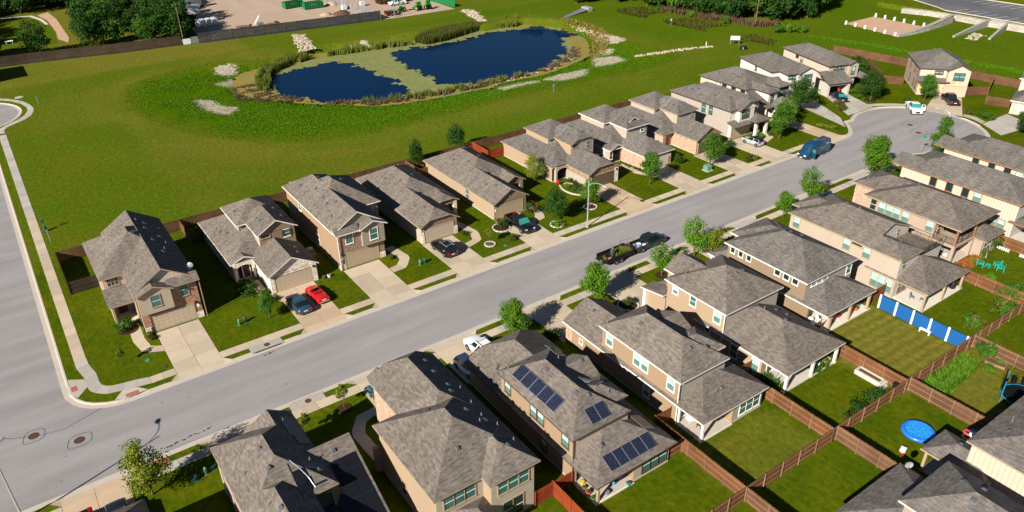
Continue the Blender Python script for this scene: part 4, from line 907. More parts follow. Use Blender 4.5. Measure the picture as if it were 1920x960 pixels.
h.base(.3,6.6,.2,7); h.block(.3,6.6,.3,7,0,2.7,'stucco_white'); h.block(.2,10,6.9,17,0,5.55,'stucco_white'); h.roof(-.1,7.0,-.1,11,2.75,.5,'y','hh'); h.roof(-.2,10.4,6.5,17.4,5.6,.45,'y','hh'); h.garage('-y',.3,3.4,4.9,2.15,'garage_cream'); h.win('-x',.2,10,4.5)

# ---------------------------------------------------------------- near row
h = House('corner_house', 'dark roofed house at the lower left frame edge, parked cars before it', (-4.5, -24), 0, 'trim_tan', 'roof_dark')
h.block(-8.5,-.05,-33,-16.8,0,5.55,'stucco_tan'); h.roof(-8.9,.33,-33.4,-16.4,5.6,.55,'y','hh'); h.garage('+y',-16.8,-3.2,4.85,2.15,'garage_tan'); h.win('-y',-33,-4,4.4)
h = House('pool_mat_house', 'house with black pool heating mats covering its roof, lower left', (11.7, -23), 0, 'trim_tan', 'roof_brown')
h.base(6.8,13.7,-29,-14); h.block(6.8,13.7,-23.6,-14.0,0,5.55,{'d':'stucco_peach'}); h.block(6.8,11.5,-32.6,-23.5,0,5.55,{'d':'stucco_peach'}); h.block(10.2,13.72,-14.1,-13.6,0,5.55,'brick_red','garage_wall'); h.block(13.7,16.7,-27.2,-19.9,0,2.6,'stucco_peach')
h.block(13.7,16.72,-20.3,-19.85,2.5,5.9,'stucco_peach')
h.roof(6.43,14.07,-24.2,-13.64,5.6,.62,'y','hh'); h.roof(9.8,14.07,-19.4,-13.25,5.6,.62,'y','hg',('brick_red','brick_red')); h.roof(6.43,11.9,-33,-20.5,5.6,.62,'y','hh'); h.shed(10.35,17.1,-27.4,-19.7,2.55,6.15,'-y');
h.garage('+y',-13.6,11.95,3.4,2.15,'garage_tan'); h.spout(6.7,-14.1,5.4,'trim_white'); h.spout(6.72,-17.2,5.4,'pipe_white')
h.vents([(9.6,-18.6),(9.5,-21.1),(8.9,-25.4),(13.2,-22.4),(15.2,-20.6)], [(7.8,-19.5),(8.3,-24.2),(12.9,-21.0),(12.8,-15.0)])
def pool_mats(h, x0, x1, y0, y1, n, yedge):
    for i in range(n):
        a = x0+(x1-x0)*i/n; b = x0+(x1-x0)*(i+1)/n-.03; mb = MB(); L = []
        ya = y0 if a > x0+1.5 else y0+2.0
        zz = lambda x, y: h.at(x, y)[0][0]
        N = 5
        for k in range(N):
            u0 = ya+(y1-ya)*k/N; u1 = ya+(y1-ya)*(k+1)/N; P = [(a,u0),(b,u0),(b,u1),(a,u1)]
            mb.poly([(*h.q(*p), zz(*p)+.05) for p in P], 'pool_mat')
        for k in (2, 4):
            u = ya+(y1-ya)*k/N; P = [(a,u-.05),(b,u-.05),(b,u+.05),(a,u+.05)]; mb.poly([(*h.q(*p), zz(*p)+.07) for p in P], 'car_navy')
        mb.build('pool_mat', h.roofs[3]['o'])
pool_mats(h, 10.9, 16.85, -27.2, -21.4, 5, 0)
for (a, b, c, d) in ((12.9,13.9,-18.6,-14.4),(11.15,12.0,-22.3,-17.9),(12.6,13.5,-17.4,-14.3)):
    mb = MB(); P = [(a,c),(b,c),(b,d),(a,d)]; zz = [h.at(*p)[0][0]+.06 for p in P]; mb.poly([(*h.q(*p), z) for p, z in zip(P, zz)], 'pool_mat'); mb.build('pool_mat', h.roofs[0]['o'])
for pp in ([(11.2,-21.2),(11.7,-22.2),(12.0,-22.9),(12.2,-23.8)], [(7.3,-18.2),(8.2,-17.2),(9.0,-16.5),(9.9,-15.6)]):
    mb = MB(); mb.path([(*h.q(*p), h.at(*p)[0][0]+.06) for p in pp], .022, 'galvanised'); mb.build('pipe_run', h.roofs[0]['o'])
h = House('salmon_brick_house', 'two-storey house with salmon brick side wall and triple rear windows', (24.3, -23), 0, 'trim_tan', 'roof_brown')
h.base(19.8,28.9,-31.6,-19.8); h.block(22.3,28.9,-20,-13.7,0,5.55,{'d':'brick_pale'}); h.block(19.8,28.9,-30.4,-19.9,0,5.55,{'d':'stucco_peach','-y':'siding_tan'}); h.block(24.4,28.9,-31.65,-30.3,0,5.55,{'d':'stucco_peach','-y':'siding_tan'})
h.roof(21.9,29.32,-25,-13.35,5.6,.63,'y','hj',('stucco_peach','brick_pale'),.5); h.roof(19.42,29.32,-30.75,-19.5,5.6,.62,'y','hh'); h.roof(24.02,29.34,-32.03,-26,5.6,.62,'y','hh'); h.roof(22.0,24.4,-16.2,-12.9,5.6,.6,'y','hg',('brick_pale','brick_pale'))
h.wins('-y',-30.4,[21.0,22.05,23.1],4.4,.95,1.5,'teal','trim_tan'); h.wins('-y',-31.65,[25.6,26.7,27.8],4.4,.95,1.5,'teal','trim_tan'); h.wins('-y',-31.65,[26.1,27.2],1.3,1.0,2.1,'dark','trim_tan'); h.win('-x',19.8,-24.4,1.6,.7,1.5,'dark'); h.garage('+y',-13.7,25.7,4.85,2.15)
h.roof(21.5,24.4,-33.6,-30.3,2.9,.5,'y','hh'); h.block(19.2,19.8,-19.9,-19.4,0,3.0,'stucco_tan','porch_wall')
h.vents([(23.4,-22.8),(23.4,-28.1),(27.4,-29.9),(27.4,-15.4),(27.1,-17.6),(27.3,-20.0),(26.9,-21.2),(26.6,-24.4),(27.6,-26.0)], [(23.6,-17.8),(28.4,-20.4),(27.7,-25.2),(28.5,-26.6),(28.6,-29.0),(26.9,-26.2),(28,-23)])

def near_model(name, label, x0, wl, wr, trim, roof, wfront):
    h = House(name, label, (x0+4.5, -24), 0, trim, roof); X = lambda v: x0+v
    h.base(X(.4),X(9.5),-34.8,-13.8); h.block(X(.4),X(7.0),-31.5,-20,0,5.55,{'d':wl,'-y':wr}); h.block(X(7.0),X(9.5),-31.5,-17.5,0,2.7,wl)
    h.block(X(5.0),X(9.5),-34.8,-31.5,0,2.7,{'d':wl,'-y':wr}); h.patio(X(.35),X(5.0),-35.0,-31.5)
    h.post(X(.75),-34.75,2.68,.12,'trim_white' if trim == 'trim_white' else 'trim_tan'); h.post(X(.55),-31.75,2.68,.09,'trim_white' if trim == 'trim_white' else 'trim_tan')
    h.wins('-x',X(.4),[-21.2,-25.5,-26.65,-30.4],4.45,.92,1.5); h.win('-x',X(.4),-27.2,1.5,.85,1.6,'full'); h.wins('-y',-34.8,[X(6.55),X(7.6),X(8.65)],1.35,.95,1.55,'teal'); h.win('-y',-31.5,X(1.5),1.35,.85,1.5,'dark'); h.wins('-y',-31.5,[X(3.2),X(4.2)],1.25,.9,2.0,'dark')
    return h, X
h, X = near_model('solar_house', 'house with blue solar panels on three roof slopes behind the white suvs', 33.0, 'stucco_buff', 'siding_tan', 'trim_brown', 'roof_brown', 0)
h.block(33.4,42.5,-20,-13.8,0,2.7,'stucco_tan'); h.roof(32.95,42.9,-35.42,-13.38,2.75,.50,'y','hj',('stucco_tan','stucco_tan'),.47); h.roof(33.0,40.0,-31.9,-19.75,5.6,.62,'y','hh'); h.roof(36.6,41.2,-26.2,-21.8,5.45,.5,'x','hg',('stucco_tan','stucco_tan'))
h.roof(36.6,41.0,-30.4,-26.4,5.9,.55,'x','hh')
h.solar([(34.3,-22.25-1.35*i) for i in range(5)], 0, SOLARW); h.solar([(36.12,-30.85),(37.25,-30.85)]); h.solar([(35.65+1.13*i,-34.15) for i in range(5)]); h.solar([(38.7,-27.0-1.03*i) for i in range(2)]); h.solar([(41.3,-31.6),(41.3,-32.65),(39.6,-21.4),(39.6,-20.4)])
h.garage('+y',-13.8,36,4.85,2.15); h.dish(34.6,-17.4,3.55,R(20)); h.vents([(35.9,-20.8),(35.9,-24.3),(36.0,-28.6),(36.9,-29.3),(35.8,-32.6),(40.3,-24.2)], [(33.9,-20.6),(33.7,-24.4),(38.8,-22.4),(39.3,-29.4)]); h.spout(33.25,-31.6,5.4,'trim_tan')
h, X = near_model('tan_house', 'tan two-storey house with white trim right of the solar panelled house', 46.45, 'stucco_buff', 'siding_grey', 'trim_white', 'roof_brown', 0)
h.block(46.8,53.2,-20,-13.85,0,2.7,{'d':'stucco_buff'}); h.block(46.75,46.85,-15.0,-13.8,.1,2.7,'brick_pale','brick_return'); h.roof(46.4,53.55,-24,-13.5,2.75,.56,'y','hg',('stucco_tan','stucco_tan')); h.roof(46.5,56.25,-35.25,-17.2,2.75,.45,'y','hh'); h.roof(46.5,53.6,-31.92,-19.72,5.6,.62,'y','hh'); h.roof(49.9,54.6,-26.0,-21.4,5.3,.48,'x','hg',('stucco_tan','stucco_tan')); h.roof(49.6,54.4,-30.6,-26.2,5.95,.55,'x','hh')
h.garage('+y',-13.85,49.4,4.85,2.15); h.vents([(49.2,-15.8),(48.9,-23.6),(50.0,-29.6),(51.9,-30.0),(51.2,-33.2)], [(47.3,-20.2),(47.6,-23.6),(52.0,-27.6)]); h.spout(46.75,-31.6,5.4); h.win('-x',46.86,-16.5,1.4,.5,.6,'fixed')

h = House('peach_house', 'peach two-storey house with low rear wing over a planted patio', (64.1, -24), 0, 'trim_white', 'roof_brown')
h.base(59.5,68.8,-32,-17.4); h.block(59.5,68.7,-26.15,-17.3,0,5.55,{'d':'stucco_peach','-y':'siding_grey'}); h.block(61.2,65.6,-17.4,-15.6,0,5.55,'stucco_peach'); h.block(59.45,61.3,-17.2,-14.2,0,2.6,'stucco_peach','porch_wall'); h.block(59.5,68.8,-31.8,-26.1,0,2.7,'stucco_peach')
h.roof(59.15,69.1,-26.5,-16.98,5.6,.5,'y','hh'); h.roof(60.8,66.0,-23,-15.2,5.6,.55,'y','hg',('stucco_peach','stucco_peach')); h.roof(59.1,69.2,-35.3,-22.0,2.75,.47,'y','hh'); h.shed(58.95,61.3,-17.2,-13.4,2.7,3.3,'+y'); h.roof(61,69,-22,-13.9,2.75,.4,'y','hh')
h.post(59.25,-14.0,2.65,.2,'trim_white'); h.patio(59.6,68.8,-35.0,-31.8); h.post(60.0,-34.75,2.68,.14); h.post(64.3,-34.85,2.68,.14); h.post(68.5,-34.85,2.68,.14)
h.wins('-x',59.5,[-18.6],4.7,.75,1.0); h.win('-x',59.5,-21.4,4.6,.85,1.2,'teal'); h.win('-x',59.5,-25.1,4.5,.95,1.6); h.win('-x',59.5,-24.0,2.1,.6,.6,'fixed'); h.win('-x',59.5,-28.0,1.4,.95,1.6,'teal'); h.win('-x',59.5,-31.0,1.5,.9,1.6); h.wins('-y',-31.8,[61,62.2],1.3,.95,2.0,'dark'); h.win('-y',-31.8,66,1.4,1.4,1.4,'dark')
h.garage('+y',-15.6,63.4,3.8,2.15); h.vents([(62.7,-18.0),(62.9,-20.4),(64.6,-22.9),(66,-22.8),(66.6,-27.7),(67.2,-28.8),(64.6,-30.4)], [(60.9,-18.6),(61.2,-20.2),(60.2,-24.4),(63.2,-27.3),(64.4,-27.6)]); h.spout(59.42,-26.2,5.4)
h = House('khaki_house', 'khaki house with rows of small square windows beside the striped lawn', (77, -22), 0, 'trim_white', 'roof_grey')
h.base(72.2,81.5,-27.4,-15.5); h.block(72.2,81.5,-27.4,-15.45,0,5.55,{'d':'stucco_khaki','-y':'siding_grey'}); h.block(74.9,81.3,-15.6,-14.2,0,5.55,'stucco_khaki'); h.roof(71.8,81.9,-27.75,-15.1,5.6,.45,'y','hh'); h.roof(74.5,81.7,-22,-13.75,5.6,.42,'y','hh'); h.roof(71.8,81.6,-31.1,-22,2.75,.45,'y','hh'); h.roof(71.9,75.6,-17,-12.6,2.75,.4,'y','hh'); h.post(72.4,-13,2.7,.14); h.post(75.2,-13,2.7,.14)
h.patio(72.2,81.4,-31.0,-27.4); h.post(73.4,-30.6,2.68,.16,'trim_tan'); h.post(77.2,-30.7,2.68,.14,'trim_tan'); h.post(81.1,-30.7,2.68,.14,'trim_tan'); h.block(72.2,72.5,-28.3,-27.4,0,2.7,'stucco_khaki','porch_wall')
h.wins('-x',72.2,[-16.3,-17.6,-18.9],4.85,.6,.75,'fixed'); h.wins('-x',72.2,[-23.3,-24.6,-25.9],4.9,.75,.75,'fixed'); h.wins('-y',-27.4,[73.7,74.8,75.9],4.85,.9,.6,'teal'); h.win('-y',-27.4,80.8,4.4,.9,1.4,'teal'); h.wins('-y',-27.4,[74.2,77.5,78.6],1.3,1.0,1.9,'dark')
h.garage('+y',-14.2,77.5,4.5,2.15); h.vents([(75.9,-16.3),(77.0,-19.9),(78.2,-20.2),(79.2,-21.2),(77.9,-29.6),(75.6,-15)], [(74.2,-18.2),(75,-18.6),(74.2,-23.2)])
h = House('roof_deck_house', 'cream house with railed roof deck behind the blue fence', (90.4, -23), 0, 'trim_tan', 'roof_brown')
h.base(85.75,95.1,-31.1,-14.9); h.block(85.75,95.05,-26.6,-14.85,0,5.55,{'d':'stucco_cream','-y':'siding_white'}); h.block(85.75,90.0,-31.1,-26.5,0,5.55,{'d':'stucco_cream','-y':'siding_white','+x':'siding_white'}); h.block(90.0,95.2,-31.15,-26.5,0,4.6,{'d':'stucco_cream','-y':'siding_white','+z':'roof_deck'},'deck')
h.roof(85.4,95.4,-26.9,-14.5,5.6,.40,'y','gh',('siding_white','siding_white')); h.roof(85.4,90.35,-31.4,-20,5.6,.40,'y','hh'); h.roof(85.55,95.5,-35.4,-26.8,2.75,.40,'y','hh'); h.roof(88,93.5,-18,-13.2,5.6,.4,'y','hh')
h.rail([(90.3,-31.1),(95.1,-31.1),(95.1,-27.0)], 4.6); h.patio(85.9,95.2,-35.2,-31.1); h.post(86.0,-35.0,2.68,.13,'trim_tan'); h.post(90.5,-35.0,2.68,.13,'trim_tan'); h.post(94.9,-35.0,2.68,.13,'trim_tan')
h.win('-x',85.75,-15.9,4.5,.95,1.5); h.wins('-x',85.75,[-23.7,-26.6],4.6,.95,1.5); h.wins('-x',85.75,[-28.4,-29.4,-30.35],1.5,.9,1.9); h.win('-y',-31.1,86.8,4.7,.8,1.2,'teal'); h.win('-x',85.75,-25.1,5.15,1.4,.3,'fixed'); h.wins('-y',-31.1,[87.2,88.3],1.3,1.0,2.0,'dark'); h.win('-y',-26.6,92.5,5.4,.5,.8,'dark')
h.garage('+y',-14.85,87.2,4.5,2.15); h.vents([(91.2,-19.5),(87.8,-28.2),(89.1,-28.9),(88.6,-30.2),(88.8,-33.6),(88.0,-18.6)], [(86.6,-18.2),(88.6,-21.2),(90.4,-21.8),(87.4,-28.8),(87.6,-30)])
h = House('balcony_house', 'rose stucco house with covered rear balcony above a flower bed', (104, -23), 0, 'trim_tan', 'roof_brown')
h.base(99.25,108.8,-31,-17.6); h.block(99.25,108.8,-28.0,-17.7,0,5.55,'stucco_rose'); h.block(101.8,108.4,-17.8,-14.2,0,5.55,{'d':'brick_pale'}); h.block(104.6,108.8,-29.3,-27.9,0,5.55,'stucco_rose'); h.block(99.3,104.6,-31.2,-27.9,2.6,2.95,'stucco_rose','balcony_floor'); h.block(104.6,109.4,-32.4,-29.2,0,2.6,'stucco_rose')
h.roof(98.88,109.2,-31.6,-17.35,5.6,.38,'y','hh'); h.roof(101.5,108.8,-24,-13.8,5.6,.40,'y','hh'); h.roof(104.4,109.9,-32.8,-26,2.75,.40,'y','hh')
for px, py in ((99.5,-31.0),(104.4,-31.0)): h.post(px, py, 5.4, .12, 'trim_wood', 2.9)
h.post(99.5,-31.0,2.7,.2,'stucco_rose'); h.post(104.3,-31.0,2.7,.2,'stucco_rose'); h.block(99.3,99.5,-31.2,-28,0,1.0,'stucco_rose','low_wall'); h.rail([(99.5,-28.0),(99.5,-31.0),(104.4,-31.0)], 2.95, 1.0); h.patio(99.3,104.6,-31.2,-28.0)
h.win('-x',99.25,-18.9,4.5,.8,1.5,'dark'); h.wins('-x',99.25,[-20.2,-21.4],4.5,1.0,1.6,'full'); h.wins('-x',99.25,[-22.5,-23.8],4.5,.95,1.6); h.win('-x',99.25,-27.3,4.5,.95,1.5); h.wins('-y',-28.0,[100.6,102.4,103.4],4.1,.95,1.9,'dark'); h.wins('-y',-32.4,[105.6,106.7,107.8],1.4,.95,1.5,'teal'); h.wins('-y',-28.0,[101,102.2],1.2,1.0,2.0,'dark')
h.garage('+y',-14.2,104.2,4.5,2.15); h.vents([(104.2,-20.2),(105.4,-21.6),(106.4,-27.6)],[(103,-15.2),(103.4,-15.8)])
def batten_big(name, label, x0, tr):
    h = House(name, label, (x0+5, -23), 0, 'trim_wood', 'roof_grey'); X = lambda v: x0+v
    h.base(X(.4),X(9.6),-32,-14.6); h.block(X(.4),X(9.6),-32.2,-14.6,0,5.55,{'d':'batten_cream','-y':'siding_white'}); h.roof(X(0),X(10.0),-32.6,-14.2,5.6,.38,'y','hh'); h.roof(X(.2),X(5.4),-19,-12.8,5.6,.4,'y','hg',('batten_cream','batten_cream')); h.roof(X(.1),X(9.6),-36.0,-31.5,2.75,.38,'x','hh'); h.patio(X(.4),X(9.4),-35.8,-32.2); h.post(X(.7),-35.6,2.68,.13,'trim_tan'); h.post(X(9,),-35.6,2.68,.13,'trim_tan')
    h.wins('-x',X(.4),[-19.8,-22.3,-24.7],4.7,.95,1.5,'fixed','trim_wood'); h.win('-x',X(.4),-26.5,4.6,1.0,1.5); h.wins('-x',X(.4),[-29.4,-30.6],1.9,.95,1.2); h.garage('+y',-14.6,X(3.2),4.5,2.15)
    h.vents([(X(2.4),-17),(X(3),-28),(X(2.2),-29.5),(X(3.4),-24)], [(X(2),-27)]); return h
batten_big('batten_house', 'cream batten house with three dark openings, far right of the near row', 112.95, 0); batten_big('batten_house', 'cream batten house half hidden beside the turning circle lamp, at the right edge', 125.3, 1)
# ---------------------------------------------------------------- houses of the next street, lower right corner
h = House('rear_house', 'low grey-roofed house with a dish, at the bottom frame edge right of centre', (53, -57), 0, 'trim_white', 'roof_grey')
h.block(47.9,56.9,-66,-49.4,0,2.7,'stucco_peach'); h.block(50.5,57.2,-66,-52.85,0,5.55,'stucco_peach'); h.roof(47.5,57.25,-70,-49.0,2.75,.42,'y','hh'); h.roof(50.1,57.6,-66,-52.45,5.6,.5,'y','hh'); h.dish(56.6,-50.0,3.2,R(140)); h.vents([(54.9,-54.8),(55.6,-56.2),(53.2,-56.4)],[]); h.spout(57.25,-52.5,5.3)
h = House('rear_house', 'grey-roofed house with tan paneled side beside the round blue pool', (66.5, -58), 0, 'trim_tan', 'roof_grey')
h.block(61.6,71.2,-68,-52.5,0,5.55,{'d':'lines_tan' if 'lines_tan' in M else 'siding_tan','-x':'batten_cream'}); h.roof(61.2,71.55,-68,-52.1,5.6,.42,'y','hh'); h.roof(60.4,64.7,-55,-49.05,2.75,.45,'y','hh'); h.post(61.0,-49.5,2.7,.12,'trim_tan'); h.post(64.2,-49.5,2.7,.12,'trim_tan'); h.patio(60.9,64.4,-52.4,-49.4,.1,'concrete_grey'); h.vents([(64.4,-54.0),(63.0,-51.3),(64.2,-57.2)],[(66.2,-53.4),(66.8,-53.2)])
h = House('rear_house', 'house beyond the lower right corner past the trampoline', (80, -60), 0, 'trim_tan', 'roof_grey')
h.block(75.4,84.6,-68,-53.5,0,5.55,'stucco_cream'); h.roof(75,85,-68.4,-53.1,5.6,.42,'y','hh'); h.win('+y',-53.5,78,4.4)
# ================================================================== FENCES
_fp = {}
def fence_panel(L, h, mat, seed):
    k = (round(L, 1), h, mat, seed)
    if k in _fp: return _fp[k]
    mb = MB(); rr = random.Random(hash((round(L*10), seed)) & 0xffff); x = 0; L = k[0]; n = max(1, round(L/.145)); w = L/n
    for i in range(n):
        a = i*w+.006; b = (i+1)*w-.006; t = h+rr.uniform(-.025, .025); y = rr.uniform(-.008, .008)
        mb.box(a, b, y-.011, y+.011, .03, t, mat, ('-y','+y','+z','-x','+x'))
    pm = mb.mesh('picket_panel'); r = MB()
    for z in (.28, h*.52, h-.22): r.box(0, L, .012, .055, z-.045, z+.045, 'rail' if mat not in ('fence_red','fence_grey','fence_old','fence_silver') else mat)
    _fp[k] = (pm, r.mesh('rails')); return _fp[k]
_post = {}
def fence(pts, mat, label, rail=1, h=1.83, bay=2.4, cat='fence', group='timber yard fences'):
    root = thing('wooden_fence', label, cat, (pts[0][0], pts[0][1], 0), 0, group)
    if (mat, h) not in _post: _post[(mat, h)] = MB().box(-.05,.05,-.05,.05,-.1,h+.03,'rail' if mat in ('fence_cedar','fence_brown') else mat).mesh('post')
    for (xa, ya), (xb, yb) in zip(pts, pts[1:]):
        L = math.hypot(xb-xa, yb-ya); n = max(1, round(L/bay)); w = L/n; an = math.atan2(yb-ya, xb-xa)
        for i in range(n):
            u = i/n; x = xa+(xb-xa)*u-pts[0][0]; y = ya+(yb-ya)*u-pts[0][1]; pm, rm = fence_panel(w, h, mat, i % 3)
            p = obj('picket_panel', pm, root, (x, y, 0), an); p['kind'] = 'stuff'
            r = obj('rails', rm, root, (x, y, 0), an); r.scale = (1, rail, 1)
            ca, sa = math.cos(an+math.pi/2)*.06*rail, math.sin(an+math.pi/2)*.06*rail
            obj('post', _post[(mat, h)], root, (x+ca, y+sa, 0), an)
        if True: obj('post', _post[(mat, h)], root, (xb-pts[0][0]+ca, yb-pts[0][1]+sa, 0), an)
    return root
F = fence
Yr = 42.2
for i, (a, b, w) in enumerate(((.6,17.2,'brick-front corner house'),(17.2,30.2,'white stone garage house'),(30.2,43,'tall brown brick house'),(43,55.5,'bungalow with the black suv'),(55.5,69.5,'bungalow with the black pickup'),(69.5,83.8,'arched porch house'),(83.8,96.6,'red brick house with the gablet'),(96.6,109.4,'brick house left of the grey batten house'))):
    F([(a, Yr), (b, Yr)], 'fence_brown', 'brown picket fence along the pond field, behind '+w)
F([(.6,42.2),(.6,32.2),(4.1,32.2)], 'fence_old', 'dark fence enclosing the small shaded yard of the corner house', -1)
F([(17.2,42.2),(17.2,36.5),(18.9,36.5)], 'fence_brown', 'short side fence between the corner house and the stone garage house', 1); F([(30.2,42.2),(30.2,33.5)], 'fence_brown', 'side fence left of the tall brown brick house', 1)
F([(43,42.2),(43,36)], 'fence_brown', 'side fence left of the bungalow with the black suv'); F([(55.5,42.2),(55.5,37),(57.1,37)], 'fence_brown', 'side fence with small return left of the peach-walled bungalow'); F([(69.5,42.2),(69.5,37),(72.8,37)], 'fence_red', 'red-stained fence return beside the arched porch house', -1)
F([(83.8,42.2),(83.8,36)], 'fence_brown', 'side fence between the arched porch house and the red brick house'); F([(121.8,42),(121.8,38)], 'fence_brown', 'short fence piece behind the cream batten house')
Yl = -42.3
for a, b, w in ((18.2,31,'salmon brick house'),(31,44.6,'solar panelled house'),(44.6,57.3,'tan house with white trim'),(57.3,70,'peach house'),(70,82.6,'striped lawn'),(82.6,97.2,'crape myrtle yard'),(97.2,110.2,'yard with turquoise chairs'),(110.2,124,'cream batten house')):
    F([(a, Yl), (b, Yl)], 'fence_cedar', 'cedar rear fence closing the yard of the '+w if 'lawn' not in w and 'yard' not in w else 'cedar rear fence along the '+w, -1)
F([(31,-42.2),(31,-31.7)], 'fence_red', 'bright red-orange stained fence at the bottom edge left of the solar house yard', 1); F([(28.9,-31.8),(33.1,-31.8)], 'fence_red', 'red fence return between salmon brick house and solar house', -1)
F([(44.55,-42.2),(44.55,-30.9),(46.7,-30.9)], 'fence_cedar', 'cedar side fence between solar house yard and tan house patio'); F([(42.6,-34.6),(44.5,-34.6)], 'fence_cedar', 'short gate fence at the solar house rear corner', -1)
F([(57.35,-42.2),(57.35,-30.6),(59.4,-30.6)], 'fence_cedar', 'weathered cedar side fence between tan house yard and peach house yard'); F([(70.0,-42.2),(70.0,-30.4),(72,-30.4)], 'fence_cedar', 'cedar side fence between the white planter and the striped lawn')
F([(83,-30.2),(85.6,-30.2)], 'fence_cedar', 'small fence piece beside the cream roof deck house'); F([(97.2,-42.2),(97.2,-33.8)], 'fence_cedar', 'cedar side fence behind the yard with turquoise chairs'); F([(110.2,-42.2),(110.2,-30.8)], 'fence_cedar', 'cedar side fence beyond the white lattice trellis')
F([(58.0,-42.4),(58.0,-49.2)], 'fence_brown', 'brown fence left of the round blue pool yard', -1); F([(70.7,-42.4),(70.7,-54)], 'fence_brown', 'brown fence right of the round blue pool yard', -1); F([(83.8,-42.4),(83.8,-54)], 'fence_brown', 'brown fence beside the vegetable patch yard, right frame edge', -1); F([(44.6,-42.4),(44.6,-50)], 'fence_brown', 'brown fence below the solar house yard at the bottom edge', -1)
F([(179,42.5),(180.4,34),(181.8,26),(184,16),(184.6,8)], 'fence_brown', 'long brown fence behind the end houses below the park bank'); F([(176,31),(165.4,20.2)], 'fence_brown', 'fence between open garage house and end house'); F([(165.4,20.2),(168,17)], 'fence_brown', 'fence return left of the end house lawn'); F([(171.6,5.2),(176,2.2),(184.8,5.4)], 'fence_brown', 'fence right of the end house'); F([(169.2,-.6),(170.9,-4.6)], 'fence_brown', 'fence piece left of the white end house'); F([(184.6,8),(186,-2)], 'fence_brown', 'fence behind the white end house')
F([(-12,161.5),(10,160),(31,156),(46.5,154.2)], 'fence_old', 'tall dark timber fence in front of the wood, top left', 1, 2.6, 3.0); F([(51,153.2),(84,149.2),(103.3,147)], 'fence_grey', 'tall dark grey fence along the dirt yard', 1, 2.8, 3.0); F([(103.3,147),(101,185)], 'fence_silver', 'silver grey fence running back through the dirt yard', 1, 2.4, 3.0); F([(127,172),(130.2,148)], 'steel_green', 'green screen fence at the right end of the dirt yard', 1, 2.2, 3.0)
# blue fence: five painted panels with white posts
root = thing('painted_fence', 'blue painted fence with white posts beside the striped lawn', 'fence', (82.5,-31.3,0))
for i in range(5):
    y0 = -2.15*i-.2
    MB().box(-.03,.03,y0-1.95,y0,.05,1.85,'paint_blue').build('blue_panel', root); MB().box(-.06,.06,y0-.02,y0+.22,0,1.92,'logo_white').build('white_post', root)
MB().box(-.06,.06,-10.97,-10.75,0,1.92,'logo_white').build('white_post', root)

# ================================================================== PLANTS
def leaf_mesh(name, gen, mat, size, seed, tri=False):
    """gen(rr) -> list of (centre, outward)"""
    rr = random.Random(seed); V = []; Fc = []
    for c, o in gen(rr):
        s = size*rr.uniform(.6, 1.35); n = (o*.8+Vector((rr.gauss(0,.6), rr.gauss(0,.6), rr.gauss(.25,.5)))).normalized(); a = n.orthogonal().normalized(); a.rotate(Matrix.Rotation(rr.uniform(0,6.28), 3, n)); b = n.cross(a); i = len(V)
        V += [c-a*s*.5-b*s*.12, c+b*s*.36, c+a*s*.55+b*s*.05, c-b*s*.36]; Fc.append((i, i+1, i+2, i+3))
    me = bpy.data.meshes.new(name); me.from_pydata(V, [], Fc); me.materials.append(M[mat]); return me
def crown_gen(rx, rz, zc, clumps, per, shape='round', cr=.42):
    def g(rr):
        out = []
        for _ in range(clumps):
            while True:
                p = Vector((rr.uniform(-1,1), rr.uniform(-1,1), rr.uniform(-1,1)))
                if .12 < p.length < 1: break
            p = p*(.55+.45*rr.random()**.5)/max(.001, 1)
            if shape == 'cone': k = 1-.8*(p.z*.5+.5); p = Vector((p.x*k*1.2, p.y*k*1.2, p.z))
            if shape == 'egg': k = 1-.35*(p.z*.5+.5)**2; p = Vector((p.x*k, p.y*k, p.z))
            c = Vector((p.x*rx, p.y*rx, zc+p.z*rz)); q = rx*cr*rr.uniform(.6,1.15)*(1 if shape != 'cone' else .75)
            for _ in range(per):
                d = Vector((rr.gauss(0,1), rr.gauss(0,1), rr.gauss(0,1))).normalized(); r = q*rr.random()**.45
                out.append((c+Vector((d.x*r, d.y*r, d.z*r*.8)), (d+Vector((p.x,p.y,p.z))*.7).normalized()))
        return out
    return g
def trunk_mesh(h, r, seed, limbs=5, spread=.5):
    rr = random.Random(seed); mb = MB(); z = 0; p = Vector((0,0,-.1)); pts = [p.copy()]
    for i in range(4): p = Vector((rr.uniform(-.05,.05)*h*.3, rr.uniform(-.05,.05)*h*.3, h*(i+1)/4*.8)); pts.append(p)
    rad = [r*1.25, r, r*.75, r*.5, r*.25]
    for i in range(4): mb.tube(pts[i], pts[i+1], rad[i], rad[i+1], 'bark', 7, False)
    for k in range(limbs):
        b = pts[1].lerp(pts[3], rr.uniform(.1, .95)); a = 6.283*k/limbs+rr.uniform(-.4,.4); L = h*spread*rr.uniform(.5,.9)
        e = b+Vector((math.cos(a)*L*.7, math.sin(a)*L*.7, L*.7)); m_ = b.lerp(e, .5)+Vector((0,0,-.05*L)); mb.tube(b, m_, r*.5, r*.32, 'bark', 5, False); mb.tube(m_, e, r*.32, r*.1, 'bark', 5, False)
    return mb.mesh('trunk')
TREES = {}
def tree_kind(k, h, r, mat, seed, clumps=34, per=75, leaf=.22, shape='round', low=.32, trunk=.09):
    rz = h*(1-low)/2; TREES[k] = (leaf_mesh('crown', crown_gen(r, rz, h*low+rz, clumps, per, shape), mat, leaf, seed), trunk_mesh(h, trunk, seed, 6, .32), h)
